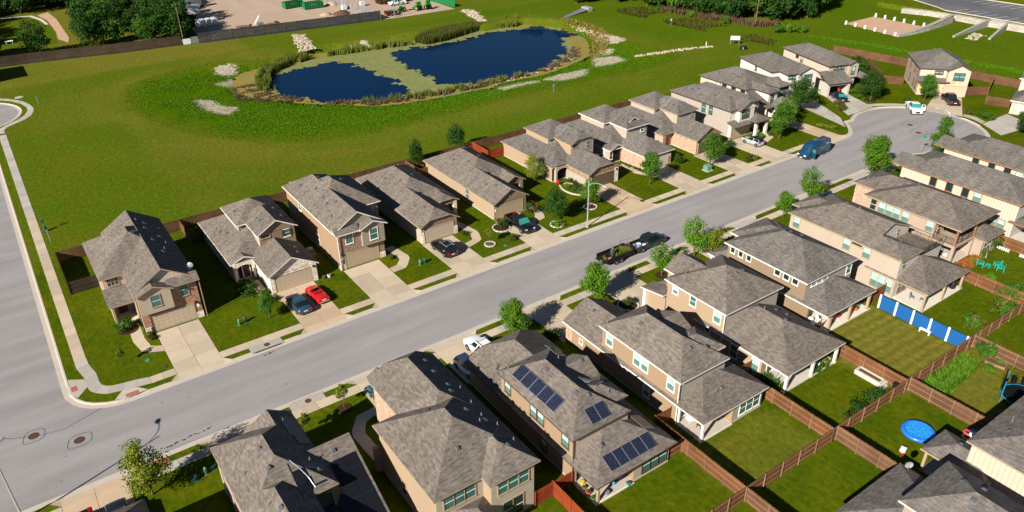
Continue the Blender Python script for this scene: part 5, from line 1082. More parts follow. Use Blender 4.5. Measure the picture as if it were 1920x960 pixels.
tree_kind('oak', 6.0, 2.0, 'leaf_bright', 1, 64, 120, .19, 'egg', .22); tree_kind('oak2', 6.0, 2.0, 'leaf_mid', 2, 60, 120, .19, 'egg', .22); tree_kind('oakd', 6.0, 2.1, 'leaf_dark', 3, 70, 120, .19, 'egg', .18); tree_kind('sparse', 6.0, 1.9, 'leaf_bright', 4, 40, 85, .20, 'egg', .18)
tree_kind('cone', 7.5, 2.2, 'leaf_mid', 5, 70, 95, .19, 'cone', .08); tree_kind('young', 3.2, .75, 'leaf_yellow', 6, 14, 40, .18, 'egg', .35, .035); tree_kind('yell', 6.0, 2.1, 'leaf_yellow', 7, 48, 100, .19, 'egg', .16)
def tree(x, y, h, kind, label, name='street_tree', wide=1.0, rz=None, group='young trees along the street', z=0):
    c, t, h0 = TREES[kind]; s = h/h0; o = thing(name, label, 'tree', (x, y, z), random.uniform(0,6.28) if rz is None else rz, group); o.scale = (s*wide, s*wide, s); obj('trunk', t, o); obj('crown', c, o); return o
tree(1.1,-10.1,6.4,'yell','yellow-green tree beside the parked dark cars, bottom left'); tree(15.8,-11.0,2.9,'young','small bright sapling right of the pool mat house'); tree(20.45,-9.6,3.4,'young','staked sapling in a round mulch ring by the near kerb'); tree(41.8,-10.2,5.8,'oak','bright green tree behind the white suvs'); tree(54.6,-10.0,6.4,'oak','full bright green tree throwing its shadow on a drive, centre of near kerb')
tree(66.2,-10.0,5.2,'sparse','open-crowned tree in front of the peach house'); tree(73.6,-8.9,6.4,'sparse','tree at the kerb just beyond the man in teal'); tree(75.4,-10.6,4.6,'yell','yellow-green bushy tree left of the parked teal car'); tree(93.3,-8.6,4.6,'oak','small tree in front of the cream roof deck house'); tree(100.2,-8.2,6.6,'sparse','spreading tree beside the dark blue sedan'); tree(116.4,-8.4,8.2,'oak','tall tree on the near kerb before the turning circle'); tree(135.3,-9.4,7.6,'cone','pointed conical tree at the turning circle')
tree(19.9,11.4,3.9,'oak2','dark young tree left of the blue sedan'); tree(64.3,10.7,5.6,'oakd','dark tree on the lawn left of the street lamp'); tree(71.9,11.6,5.0,'oak','light green tree standing behind the street lamp'); tree(85.3,12.1,5.8,'oak2','tree on the lawn of the arched porch house'); tree(98.9,11.2,6.2,'oak2','tree beside the green utility box'); tree(119.0,12.4,7.0,'oak2','rounded tree right of the small silver car'); tree(126.4,16.6,6.4,'sparse','loose tree beside the cream garage of the white stone house'); tree(134.5,19.5,7.4,'oakd','big dark tree in front of the batten gable house', wide=1.15); tree(152.8,15.2,6.6,'oakd','wide dark tree in a mulch ring on the end lawn', wide=1.2); tree(161.2,8.0,5.8,'oak2','tree in front of the end house'); tree(156.6,-14.6,6.6,'oakd','dense dark tree at the right frame edge', wide=1.1)
tree(52.4,10.8,2.9,'young','sapling in a white stone ring on the lawn'); tree(3.0,12.4,2.4,'young','thin sapling on the corner house lawn'); tree(57.2,41.0,5.6,'oakd','dark narrow tree behind the bungalow roofs, left one','yard_tree',.7); tree(67.0,43.6,5.4,'oakd','dark bushy tree behind the peach-walled bungalow','yard_tree',1.0); tree(70.4,24.4,5.2,'yell','tree in the gap between bungalow and arched porch house','yard_tree',1.0)
# ---- shrubs
SHR = {}
def shrub_kind(k, r, hh, mats, seed, clumps=14, per=70, leaf=.13):
    SHR[k] = [leaf_mesh('foliage', crown_gen(r, hh/2, hh/2+.02, clumps, per, 'round', .5), mats[0], leaf, seed)] + [leaf_mesh('blossom', crown_gen(r*1.0, hh*.35, hh*.68, 12, 7, 'round', .3), m_, leaf*.75, seed+i+1) for i, m_ in enumerate(mats[1:])]
shrub_kind('green', .8, 1.1, ['leaf_mid'], 21); shrub_kind('dark', .8, 1.1, ['leaf_dark'], 22); shrub_kind('lime', .8, 1.0, ['leaf_yellow'], 23); shrub_kind('bright', .8, 1.0, ['leaf_bright'], 24); shrub_kind('redflower', .8, 1.3, ['leaf_dark', 'bloom_red'], 25); shrub_kind('myrtle', .9, 1.7, ['leaf_mid', 'bloom_pink'], 26); shrub_kind('olive', .8, .9, ['weed_olive'], 27)
def shrub(x, y, r, kind, label, zs=1.0, z=0):
    o = thing('shrub', label, 'shrub', (x, y, z), random.uniform(0,6.28), 'garden shrubs'); k = r/.8; o.scale = (k, k, k*zs)
    for i, me in enumerate(SHR[kind]): obj('foliage' if i == 0 else 'blossom', me, o)
    return o
shrub(5.0,19.3,1.25,'green','big round shrub left of the corner house porch path'); shrub(6.6,17.6,.5,'bright','shrub beside the corner house garage, nearest the porch'); shrub(6.7,16.4,.5,'lime','shrub at the corner house garage corner'); shrub(6.9,15.5,.5,'olive','low shrub where the corner house path meets the drive')
shrub(19.6,18.8,1.5,'dark','large shaded shrub before the arched stone porch'); shrub(21.4,17.2,.6,'dark','small shaded shrub by the white stone garage'); shrub(21.3,15.2,.7,'bright','shrub at the white stone garage corner'); shrub(22.0,14.8,.5,'olive','low shrub beside the blue sedan drive')
shrub(39.0,15.6,.5,'olive','small plant at the tall brown brick house garage corner'); shrub(51.0,15.4,.55,'dark','small dark shrub beside the black suv garage'); shrub(56.6,14.0,1.1,'redflower','flowering shrub left of the black pickup'); shrub(63.2,15.2,1.2,'redflower','red flowering shrub right of the black pickup'); shrub(55.9,9.9,.8,'olive','yellowish shrub beside the black pickup drive'); shrub(63.5,9.2,.9,'bright','shrub at the foot of the dark lawn tree')
for i, (x, y, k) in enumerate(((73.6,19.6,'lime'),(74.2,18.9,'olive'),(74.6,18.0,'olive'),(75.0,17.2,'lime'),(73.2,18.6,'green'),(73.6,17.6,'green'),(74.0,16.8,'green'))): shrub(x, y, .55, k, ('taller ' if i in (0,2) else 'low ')+['yellow shrub near the arched porch','olive shrub in the stone edged bed','orange-tinted shrub in the stone edged bed','shrub at the bed end nearest the drive','edging plant nearest the arched porch','middle edging plant of the stone edged bed','edging plant nearest the lamp tree'][i])
for i, y in enumerate((20.6,19.2,17.9)): shrub(76.0-.9, y, .45, 'dark', ['clipped shrub along the half wall, nearest the porch','middle clipped shrub along the half wall','clipped shrub along the half wall nearest the garage'][i], 1.6)
for i in range(5): shrub(87.4+.12*i, 20.4-1.0*i, .42, 'green', 'clipped shrub in the row along the red brick garage, number of five', 1)['label'] = ['first','second','third','fourth','last'][i]+' clipped shrub from the porch along the red brick garage'
shrub(88.9,15.6,.9,'green','round shrub on the lawn before the red brick garage'); shrub(95.6,15.4,.9,'dark','pointed shrub right of the cream garage door',1.5); shrub(109.0,15.6,.9,'dark','dark shrub left of the grey batten house garage'); shrub(106.6,8.9,.9,'olive','yellowish grass clump by the silver car drive'); shrub(107.6,8.8,.8,'lime','green clump at the silver car drive, kerb side'); shrub(117.0,15.0,.8,'bright','shrub before the stone porch columns'); shrub(119.2,14.6,.6,'green','shrub at the right stone porch column')
for i, (x, y) in enumerate(((131.6,9.6),(131.0,10.6),(130.5,11.6))): shrub(x, y, .8, 'lime', ['kerb-end','middle','house-end'][i]+' shrub of the row beside the pink drive')
for i, (x, y) in enumerate(((144.6,17.2),(143.4,15.8),(142.4,14.8))): shrub(x, y, 1.0, 'olive', ['upper','middle','lower'][i]+' shrub beside the navy sedan drive')
shrub(153.6,19.6,1.2,'green','shrub right of the open garage'); shrub(151.4,17.6,.8,'green','low shrub on the edge of the open garage drive'); shrub(155.2,18.4,1.6,'green','bush behind the wide dark tree'); shrub(158.0,10.2,.9,'green','shrub at the end house walk'); shrub(160.6,-1.6,1.0,'olive','shrub at the end house drive, right side'); shrub(161.6,-4.0,1.0,'green','shrub beside the white end house pavement'); shrub(160.4,-5.6,1.2,'green','shrub at the corner of the white end house drive')
shrub(45.7,-12.6,1.1,'dark','clipped square shrub left of the tan house brick corner'); shrub(57.6,-12.8,.8,'redflower','plants in the white edged bed beside the peach house porch'); shrub(119.5,-10.6,1.2,'redflower','dark red shrub beside the tall kerb tree'); shrub(121.2,-11.4,1.2,'green','green shrub right of the dark red shrub'); shrub(107.0,-12.4,.55,'green','thin upright cypress beside the salmon brick gable',3.0)
shrub(66.6,-41.2,1.1,'dark','dark bush at the rear fence near the white planter'); shrub(63.2,-41.2,1.0,'dark','dark bush at the rear fence left of the pool yard'); shrub(86.2,-41.0,1.3,'myrtle','pink flowering crape myrtle beside the blue fence end'); shrub(92.4,-41.2,1.3,'myrtle','second crape myrtle with few pink flowers further right'); shrub(97.6,-40.2,1.9,'green','broad green bush on the cedar fence corner',.9); shrub(100.2,-36.2,.8,'bright','bush near the turquoise chairs'); shrub(108.4,-32.2,1.1,'redflower','dark red tree-like shrub near the white trellis',1.5); shrub(105.2,-32.6,.7,'myrtle','magenta shrub beside the balcony house windows')
shrub(82.6,-44.2,1.3,'green','rounded shrub in the corner of the vegetable yard',1.3); shrub(81.0,-45.6,.8,'bright','light green groundcover below the rounded corner shrub',.6); shrub(61.2,-41.6,.7,'redflower','flowers along the rear fence of the peach house'); shrub(163.0,25.2,1.5,'dark','dark bush against the fence behind the wide tree',1.3); shrub(172.0,31.6,1.8,'dark','first bush behind the open garage house',1.2); shrub(169.4,28.6,1.8,'dark','second bush behind the open garage house',1.2); shrub(23.8-4.2,38.6,1.1,'dark','bush behind the corner of the stone garage house')
# vegetable patch
def tuft_field(name, label, cat, region, n, size, hgt, mat, seed, lean=.35, kind='stuff', zf=None, wide=.10, pts=None):
    rr = random.Random(seed); V = []; Fc = []; k = 0; xs = [p[0] for p in region]; ys = [p[1] for p in region]; x0, x1, y0, y1 = min(xs), max(xs), min(ys), max(ys); tries = 0
    while k < n and tries < n*20:
        tries += 1; x, y = rr.uniform(x0, x1), rr.uniform(y0, y1)
        if not inpoly(x, y, region): continue
        if pts and not pts(x, y, rr): continue
        k += 1; z = zf(x, y) if zf else 0
        for _ in range(size):
            a = rr.uniform(0, 6.28); d = rr.uniform(.0, .25); bx, by = x+math.cos(a)*d, y+math.sin(a)*d; L = hgt*rr.uniform(.55, 1.2); w = wide*rr.uniform(.7, 1.4); ln = L*lean*rr.uniform(.3, 1.3); b = a+rr.uniform(-1, 1); i = len(V)
            px, py = math.cos(b+1.57)*w, math.sin(b+1.57)*w
            V += [(bx-px, by-py, z-.05), (bx+px, by+py, z-.05), (bx+math.cos(b)*ln+px*.25, by+math.sin(b)*ln+py*.25, z+L)]; Fc.append((i, i+1, i+2))
    me = bpy.data.meshes.new(name); me.from_pydata(V, [], Fc); me.materials.append(M[mat]); o = obj(name, me); tag(o, label, cat, None, kind); return o
tuft_field('vegetable_patch', 'dense leafy vegetable rows along the cedar fence', 'plants', [(72.2,-43.0),(80.8,-43.0),(80.8,-44.6),(72.2,-45.2)], 420, 7, .75, 'leaf_bright', 31, .6, 'stuff', None, .13)
tuft_field('flower_bed', 'mixed red and yellow flower bed below the balcony', 'plants', [(100.0,-31.6),(105.6,-31.8),(105.6,-32.6),(100.4,-33.4)], 120, 7, .5, 'bloom_red', 32, .6, 'stuff', None, .09); tuft_field('flower_bed', 'green leaves between the flowers below the balcony', 'plants', [(100.0,-31.6),(105.6,-31.8),(105.6,-32.8),(100.4,-33.6)], 130, 7, .5, 'leaf_yellow', 33, .6, 'stuff', None, .09)
tuft_field('patio_plants', 'potted leafy plants crowding the peach house patio corner', 'plants', [(58.6,-34.4),(60.0,-34.4),(60.2,-31.8),(58.6,-31.4)], 60, 9, .8, 'leaf_mid', 34, .7, 'stuff', None, .12); tuft_field('patio_plants', 'leafy bed at the right end of the peach house patio', 'plants', [(65.0,-34.9),(68.2,-34.9),(68.2,-34.0),(65.0,-34.0)], 40, 9, .6, 'leaf_mid', 35, .7, 'stuff', None, .12)
# ================================================================== POND
mb = MB(); mb.poly([(x, y, -1.62) for x, y in BANK], 'water'); struct(mb.build('pond_water'))
def algae():
    V = {}; Fc = []; G = .75; vs_ = []; rr = random.Random(5)
    def vid(i, j):
        if (i, j) not in V:
            V[(i, j)] = len(vs_); vs_.append((45+i*G+rr.uniform(-.33,.33), 70+j*G+rr.uniform(-.33,.33), -1.585+rr.uniform(0,.015)))
        return V[(i, j)]
    gold = []
    for i in range(150):
        for j in range(90):
            x, y = 45+(i+.5)*G, 70+(j+.5)*G
            if not inpoly(x, y, BANK): continue
            nz = mnoise.noise(Vector((x*.30, y*.30, 2)))*2.6+mnoise.noise(Vector((x*1.1, y*1.1, 7)))*1.2
            d = None
            for Wp in (WATER1, WATER2):
                q = pdist(x, y, Wp); q = -q if inpoly(x, y, Wp) else q; d = q if d is None else min(d, q)
            if d+nz > .35:
                Fc.append((vid(i,j), vid(i+1,j), vid(i+1,j+1), vid(i,j+1))); gold.append(1 if mnoise.noise(Vector((x*.2, y*.2, 4)))*.6 + (.55 if pdist(x, y, BANK) < 4.5 else 0) > .32 else 0)
    me = bpy.data.meshes.new('algae_mat'); me.from_pydata(vs_, [], Fc); me.materials.append(M['algae']); me.materials.append(M['algae_gold']); me.polygons.foreach_set('material_index', gold); o = obj('algae_mat', me); tag(o, 'floating green and gold algae mats between the two open pools', 'algae', None, 'stuff')
algae()
def zg(x, y): return hz(x, y) if not inpoly(x, y, BANK) else -1.65
def clumpy(x, y, rr): return mnoise.noise(Vector((x*.45, y*.45, 8)))+mnoise.noise(Vector((x*1.3, y*1.3, 3)))*.5 > -.05
def band(P, a, b, w0, w1):
    """strip around part of the bank polyline between index fractions"""
    n = len(P); L = [P[int(k) % n] for k in range(int(a*n), int(b*n)+1)]; out = []; inn = []
    cx = sum(p[0] for p in P)/n; cy = sum(p[1] for p in P)/n
    for x, y in L:
        dx, dy = x-cx, y-cy; l = math.hypot(dx, dy); out.append((x+dx/l*w1, y+dy/l*w1)); inn.append((x+dx/l*w0, y+dy/l*w0))
    return out+inn[::-1]
S1 = lambda P: sink(P, 1.5)
tuft_field('reeds', 'tall green reeds along the far left bank of the small pool', 'reeds', S1([(49,100),(52,110),(56,117),(63,121.5),(69,122),(69,119),(63,117),(57,113),(54,107),(53,100)]), 900, 6, 1.9, 'reed', 41, .22, 'stuff', zg, .10, clumpy)
tuft_field('reeds', 'reed belt along the far bank between the two rock chutes', 'reeds', S1([(74,120),(82,121.5),(88,120),(97,118.5),(97,115.5),(88,117),(80,118),(74,117.5)]), 700, 6, 1.7, 'reed', 42, .2, 'stuff', zg, .10, clumpy)
tuft_field('reeds', 'dense dark reed clump on the far bank of the large pool', 'reeds', S1([(99,118),(104,121),(112,123),(120,122.5),(122,118),(114,116),(106,113.5),(100,113.5)]), 1500, 6, 2.3, 'reed_dark', 43, .2, 'stuff', zg, .09)
tuft_field('reeds', 'pale dry reeds at the far right bank by the second chute', 'reeds', S1([(122,121),(131,120.5),(134,117),(131,114.5),(123,117.5)]), 420, 6, 1.6, 'reed', 44, .2, 'stuff', zg, .10, clumpy)
tuft_field('reeds', 'brown dead reeds along the near bank', 'reeds', S1([(58,84),(66,76.5),(75,74),(90,73),(104,73.5),(112,74),(124,78),(131,86),(129,87),(122,80),(111,76),(97,75),(80,76),(70,77.5),(62,83)]), 520, 7, .9, 'reed_dead', 45, .35, 'stuff', zg, .10, clumpy)
tuft_field('reeds', 'scattered green reeds on the near bank', 'reeds', S1([(64,79),(76,74.5),(90,73.5),(104,74),(104,76),(90,76),(78,77.5),(66,80.5)]), 330, 6, 1.3, 'reed', 46, .25, 'stuff', zg, .09, clumpy)
tuft_field('bank_weeds', 'golden marsh weeds on the left and right ends of the pond', 'weeds', S1([(43,96),(48,93.5),(53,88),(56,90),(52,97),(50,108),(45,107)]), 380, 6, .6, 'reed_dead', 47, .5, 'stuff', zg, .11, clumpy); tuft_field('bank_weeds', 'golden marsh weeds along the right end of the large pool', 'weeds', S1([(131,76),(139,83),(144,91),(145,106),(142,109),(141,98),(138,89),(132,82),(126,77)]), 520, 6, .6, 'algae_gold', 48, .5, 'stuff', zg, .11)
def inzone(x, y, rr):
    if inpoly(x, y, BANK): return False
    if pdist(x, y, ZONE) < 13.0*rr.random()**1.5: return False
    for P in BARE:
        if inpoly(x, y, P): return rr.random() < .06
    return mnoise.noise(Vector((x*.12, y*.12, 1))) > -.28+rr.uniform(-.2,.2)
tuft_field('tall_grass', 'lush tall green grass filling the basin round the pond', 'grass', ZONE, 17000, 3, .22, 'weed', 49, 1.2, 'stuff', zg, .07, inzone)
def rough(x, y, rr): return mnoise.noise(Vector((x*.09, y*.09, 5))) > .0
tuft_field('rough_grass', 'rough olive grass strip before the wood, top right', 'grass', [(166,112),(176,113),(177,97),(179,86),(178,74),(176,58),(171,56),(169.5,72),(168,88)], 1500, 4, .8, 'weed_olive', 50, .5, 'stuff', None, .16, rough)
def rocks(name, label, P, n, smin, smax, seed, zf=None):
    rr = random.Random(seed); mb = MB(); k = 0; xs = [p[0] for p in P]; ys = [p[1] for p in P]
    while k < n:
        x, y = rr.uniform(min(xs), max(xs)), rr.uniform(min(ys), max(ys))
        if not inpoly(x, y, P): continue
        k += 1; s = rr.uniform(smin, smax); z = zf(x, y) if zf else 0; R0 = []; R1 = []; m_ = 6
        for i in range(m_):
            a = 6.283*i/m_; q = s*rr.uniform(.7,1.2); R0.append((x+q*math.cos(a), y+q*math.sin(a), z-.08)); q *= rr.uniform(.5,.8); R1.append((x+q*math.cos(a), y+q*math.sin(a), z+s*rr.uniform(.3,.6)))
        mb.loft([R0, R1], 'rock', True, False); mb.poly(R1, 'rock')
    o = mb.build(name); tag(o, label, 'rocks', None, 'stuff'); return o
rocks('riprap', 'pale rock chute left of the reed belt', BARE[7], 170, .25, .6, 61, lambda x, y: hz(x, y)); rocks('riprap', 'pale rock chute right of the dark reed clump', BARE[8], 150, .25, .6, 62, lambda x, y: hz(x, y)); rocks('riprap', 'line of pale rocks running down to the pond, right side', [(138,72.6),(145,69.6),(153,67.8),(159,65.8),(159,64.6),(153,66.6),(145,68.2),(138,71.2)], 150, .2, .5, 63, lambda x, y: hz(x, y)); rocks('shore_stones', 'dark and pale stones scattered along the near shore', S1([(95,73),(104,73.4),(113,74.4),(124,79),(130,86),(129,87),(122,80.6),(111,76),(97,75)]), 110, .2, .5, 64, zg)
# ================================================================== VEHICLES  (local: front +x, z up, wheels on z=0)
def wheel(root, x, y, r, w=.2, out=1):
    o = obj('wheel', None, root, (x, y, r)); t = MB(); n = 16
    prof = [(-w/2, r*.62), (-w/2, r*.93), (-w*.3, r), (w*.3, r), (w/2, r*.93), (w/2, r*.62)]
    t.loft([[(rr*math.cos(6.283*i/n), yy, rr*math.sin(6.283*i/n)) for yy, rr in prof] for i in range(n)] + [[(rr, yy, 0) for yy, rr in prof]], 'tyre', False, False)
    t.build('tyre', o, merge=True)
    m = MB(); yo = out*w*.42
    m.poly([(r*.62*math.cos(6.283*i/n), yo*.7, r*.62*math.sin(6.283*i/n)) for i in range(n)][::-out], 'black_plastic')
    for k in range(5):
        a = 6.283*k/5; c, s_ = math.cos(a), math.sin(a); m.obox((c*r*.32, yo, s_*r*.32), (c,0,s_), (0,1,0), (-s_,0,c), 'rim', r*.3, .012, r*.085)
    m.poly([(r*.14*math.cos(6.283*i/8), yo+out*.014, r*.14*math.sin(6.283*i/8)) for i in range(8)][::-out], 'rim'); 
    for i in range(n):
        a, b = 6.283*i/n, 6.283*(i+1)/n; m.poly([(r*.55*math.cos(a), yo, r*.55*math.sin(a)), (r*.64*math.cos(a), yo, r*.64*math.sin(a)), (r*.64*math.cos(b), yo, r*.64*math.sin(b)), (r*.55*math.cos(b), yo, r*.55*math.sin(b))], 'rim')
    m.build('rim', o); return o
def ring_sec(x, w, zb, zt, crown=.04, tuck=.06, top=.86):
    """cross-section of the lower body: 12 points counter-clockwise seen from the front"""
    return [(x,-w+tuck,zb),(x,-w+.01,zb+.10),(x,-w,zb+(zt-zb)*.45),(x,-w+.02,zb+(zt-zb)*.78),(x,-w+.09,zt-.02),(x,-w*top+.06,zt+crown*.5),(x,0,zt+crown),(x,w*top-.06,zt+crown*.5),(x,w-.09,zt-.02),(x,w-.02,zb+(zt-zb)*.78),(x,w,zb+(zt-zb)*.45),(x,w-.01,zb+.10),(x,w-tuck,zb)]
def vehicle(name, label, cat, loc, heading, kind, paint_, group='vehicles'):
    root = thing(name, label, cat, (loc[0], loc[1], loc[2] if len(loc) > 2 else .026), heading, group)
    K = {'sedan': dict(L=4.75,W=.92,belt=.92,hood=.90,deck=.98,H=1.45,cab=(-1.75,-1.05,.35,1.05),wb=1.36,r=.33,nose=.66,tail=.74),
         'suv': dict(L=4.75,W=.95,belt=1.05,hood=1.06,deck=1.08,H=1.68,cab=(-2.22,-1.95,.30,1.0),wb=1.40,r=.36,nose=.80,tail=.9),
         'bigsuv': dict(L=5.1,W=1.0,belt=1.15,hood=1.14,deck=1.15,H=1.86,cab=(-2.42,-2.25,.45,1.05),wb=1.48,r=.40,nose=.9,tail=1.0),
         'hatch': dict(L=3.95,W=.88,belt=.95,hood=.95,deck=.96,H=1.46,cab=(-1.88,-1.62,.38,.95),wb=1.27,r=.33,nose=.72,tail=.84),
         'pickup': dict(L=5.9,W=1.0,belt=1.18,hood=1.18,deck=1.12,H=1.90,cab=(-.75,-.52,.85,1.45),wb=1.85,r=.42,nose=.95,tail=1.0),
         'convertible': dict(L=4.3,W=.86,belt=.84,hood=.84,deck=.88,H=1.12,cab=(-.9,-.9,.35,.72),wb=1.25,r=.33,nose=.62,tail=.72)}[kind]
    L, w, zb = K['L'], K['W'], .24 if kind not in ('pickup','bigsuv') else .36; f, b = L/2, -L/2; c0, c1, c2, c3 = K['cab']
    body = MB(); S_ = [(b, w*.80, zb+.16, K['tail']-.12), (b+.05, w*.90, zb+.06, K['tail']), (b+.28, w*.97, zb, K['deck']-.01), (c0, w, zb, K['deck']), ((c0+c3)/2, w, zb, K['belt']), (c3, w, zb, K['belt']), (f-.75, w*.98, zb, K['hood']-.03), (f-.28, w*.94, zb, K['nose']+.12), (f-.06, w*.85, zb+.05, K['nose']), (f, w*.74, zb+.14, K['nose']-.14)]
    if kind in ('pickup','bigsuv','suv'): S_[7] = (f-.22, w*.96, zb, K['hood']-.07); S_[8] = (f-.05, w*.92, zb+.03, K['nose']+.06)
    if kind == 'pickup':                                # open bed: body ends behind the cab, side walls built separately
        bb = c0-.02; S_ = [(bb, w, zb, K['belt'])] + S_[4:]
    body.loft([ring_sec(*s_) for s_ in S_], paint_, True, True); body.build('body', root, True)
    if kind == 'pickup':
        bd = MB(); x0, x1 = b, c0-.04; zt = K['deck']
        for sy in (-1, 1): bd.box(x0+.04, x1, sy*w-.0 if sy < 0 else w-.13, sy*w+.13 if sy < 0 else w, zb, zt, paint_)
        bd.box(x0, x0+.09, -w+.02, w-.02, zb+.1, zt, paint_); bd.box(x0+.1, x1, -w+.13, w-.13, .62, .68, 'black_plastic'); bd.box(x1-.06, x1, -w+.1, w-.1, zb, zt, paint_); bd.build('cargo_bed', root)
    # greenhouse
    if kind != 'convertible':
        zr, zbelt = K['H'], K['belt']+.01; tw = w*.74; bw = w*.93
        def quadring(xb, xt, z0, z1): return
        P = {'bl0':(c0,-bw,zbelt),'bl1':(c0,bw,zbelt),'fl0':(c3,-bw,zbelt),'fl1':(c3,bw,zbelt),'tb0':(c1,-tw,zr-.05),'tb1':(c1,tw,zr-.05),'tf0':(c2,-tw,zr-.04),'tf1':(c2,tw,zr-.04)}
        V = {k: Vector(v) for k, v in P.items()}
        g = MB(); gm = 'car_glass'
        g.poly([V['tf0'],V['fl0'],V['fl1'],V['tf1']][::-1], 'car_glass_teal' if paint_ in ('car_black','car_white','car_navy','car_grey') else gm); g.build('windscreen', root)
        g = MB(); g.poly([V['bl0'],V['tb0'],V['tb1'],V['bl1']][::-1], gm); g.build('rear_window', root)
        for sy, s0 in ((-1,'0'),(1,'1')):
            A, B, C_, D = V['bl'+s0], V['fl'+s0], V['tf'+s0], V['tb'+s0]
            n = 2 if kind != 'bigsuv' else 3; 
            for i in range(n):
                u0, u1 = (i+.05)/n, (i+.95)/n; p = [A.lerp(B,u0), A.lerp(B,u1), D.lerp(C_,u1), D.lerp(C_,u0)]; cen = sum(p, Vector())/4; p = [cen+(q-cen)*.93+Vector((0,sy*.006,0)) for q in p]
                gg = MB(); gg.poly(p if sy < 0 else p[::-1], gm); gg.build('side_window', root)
            sh = MB(); sh.poly([A,B,C_,D] if sy < 0 else [D,C_,B,A], paint_); sh.build('pillars', root)
        rf = MB(); mid = (V['tb0']+V['tf1'])/2; rp = [V['tb0'],V['tf0'],V['tf1'],V['tb1']]; hi = [mid+(q-mid)*.90+Vector((0,0,.05)) for q in rp]
        rf.loft([rp, hi], paint_ if paint_ != 'car_silver' else 'car_black', True, False); rf.poly(hi, paint_ if paint_ != 'car_silver' else 'car_black'); rf.build('roof_panel', root)
    else:
        ck = MB(); ck.box(-.95,.42,-w*.72,w*.72,.55,.87,'black_plastic',('+z',)); ck.poly([(-.95,-w*.74,.89),(.45,-w*.74,.885),(.45,w*.74,.885),(-.95,w*.74,.89)],'car_black'); ck.build('cockpit', root)
        for sx in (-1,1):
            st = MB(); st.box(-.45,.1,sx*.36-.27,sx*.36+.27,.80,.93,'cushion_red'); st.box(-.66,-.45,sx*.36-.26,sx*.36+.26,.80,1.16,'cushion_red'); st.build('seat', root)
        ws = MB(); ws.poly([(.72,-w*.78,.86),(.72,w*.78,.86),(.36,w*.68,1.2),(.36,-w*.68,1.2)], 'car_glass'); ws.build('windscreen', root); fr = MB(); fr.path([(.72,-w*.78,.86),(.36,-w*.68,1.21),(.36,w*.68,1.21),(.72,w*.78,.86)], .025, 'chrome'); fr.build('windscreen_frame', root)
        rk = MB(); [rk.box(-1.95,-1.35,k*.2-.012,k*.2+.012,.95,.975,'chrome') for k in range(-2,3)]; rk.build('luggage_rack', root); bp = MB(); bp.box(b-.04,b+.06,-w*.85,w*.85,.36,.50,'chrome'); bp.build('bumper', root)
    for sx, sy in ((1,1),(1,-1),(-1,1),(-1,-1)):
        wx = K['wb']*sx*(1 if kind != 'pickup' else (1.0 if sx > 0 else .93)); wheel(root, wx, sy*(w-.09), K['r'], .22, sy)
        a = MB(); n = 12; rr_ = K['r']*1.16; a.poly([(wx+rr_*math.cos(3.1416*i/n), sy*(w+.004), K['r']+rr_*math.sin(3.1416*i/n)) for i in range(n+1)][::sy] , 'black_plastic'); a.build('wheel_arch', root)
    hl = 'lamp_glass'
    for sy in (-1, 1):
        m = MB(); m.obox((f-.10, sy*w*.66, K['nose']+.0), (1,0,0), (0,1,0), (0,0,1), hl, .09, w*.17, .075); m.build('headlight', root)
        m = MB(); m.obox((b+.07, sy*w*.76, K['tail']-.02), (1,0,0), (0,1,0), (0,0,1), 'red_lens', .08, w*.14, .10 if kind not in ('bigsuv','pickup') else .2); m.build('taillight', root)
        if kind != 'convertible': m = MB(); m.obox((c3-.12, sy*(w+.09), K['belt']+.08), (1,0,0), (0,1,0), (0,0,1), paint_, .07, .10, .07); m.build('mirror', root)
    m = MB(); m.box(f-.03, f+.015, -w*.45, w*.45, zb+.16, K['nose']-.10, 'black_plastic'); m.build('grille', root)
    m = MB(); m.box(b-.015, b+.02, -.26, .26, zb+.36, zb+.50, 'plate'); m.build('number_plate', root)
    if kind in ('suv','bigsuv'):
        m = MB()
        for sy in (-1, 1): m.box(c1+.15, c2-.1, sy*w*.62-.02, sy*w*.62+.02, K['H']+.02, K['H']+.07, 'galvanised' if paint_ != 'car_white' else 'black_plastic')
        for xx in (c1+.45, c2-.45): m.box(xx-.025, xx+.025, -w*.62, w*.62, K['H']+.05, K['H']+.08, 'galvanised' if paint_ != 'car_white' else 'black_plastic')
        m.build('roof_rack', root)
    return root
UPD, DND = R(90), R(-90)                                # nose towards the pond / towards the camera side
vehicle('convertible_car', 'red open convertible parked before the white stone garage', 'car', (26.6,12.4), UPD+R(4), 'convertible', 'car_red')
vehicle('sedan_car', 'steel blue sedan beside the red convertible', 'car', (23.8,11.6), UPD+R(2), 'sedan', 'car_blue')
vehicle('suv_car', 'black suv with silver roof rails on a far side drive', 'car', (46.0,12.9), UPD+R(2), 'suv', 'car_black')
vehicle('pickup_truck', 'black pickup facing the street on the peach bungalow drive', 'pickup', (59.0,12.6), DND+R(-3), 'pickup', 'car_black')
vehicle('small_car', 'small silver hatchback with black roof before the grey batten house', 'car', (113.2,13.7), UPD+R(3), 'hatch', 'car_silver')
vehicle('sedan_car', 'dark navy sedan nose out before the open garage', 'car', (147.9,19.3), R(-115), 'sedan', 'car_navy')
vehicle('pickup_truck', 'white pickup with its door open at the turning circle', 'pickup', (154.0,6.2,-.12), R(-135), 'pickup', 'car_white')
o = MB().box(-.02,.02,0,.95,.45,1.2,'car_white').box(-.018,.018,.12,.85,1.22,1.7,'car_white').box(-.022,.022,.2,.77,1.28,1.62,'car_glass').build('open_door', bpy.data.objects['pickup_truck.001'], loc=(.75,1.0,0), rz=R(-20))
vehicle('suv_car', 'dark vehicle with tailgate to the street at the end house', 'car', (164.6,4.4), R(47), 'pickup', 'car_charcoal')
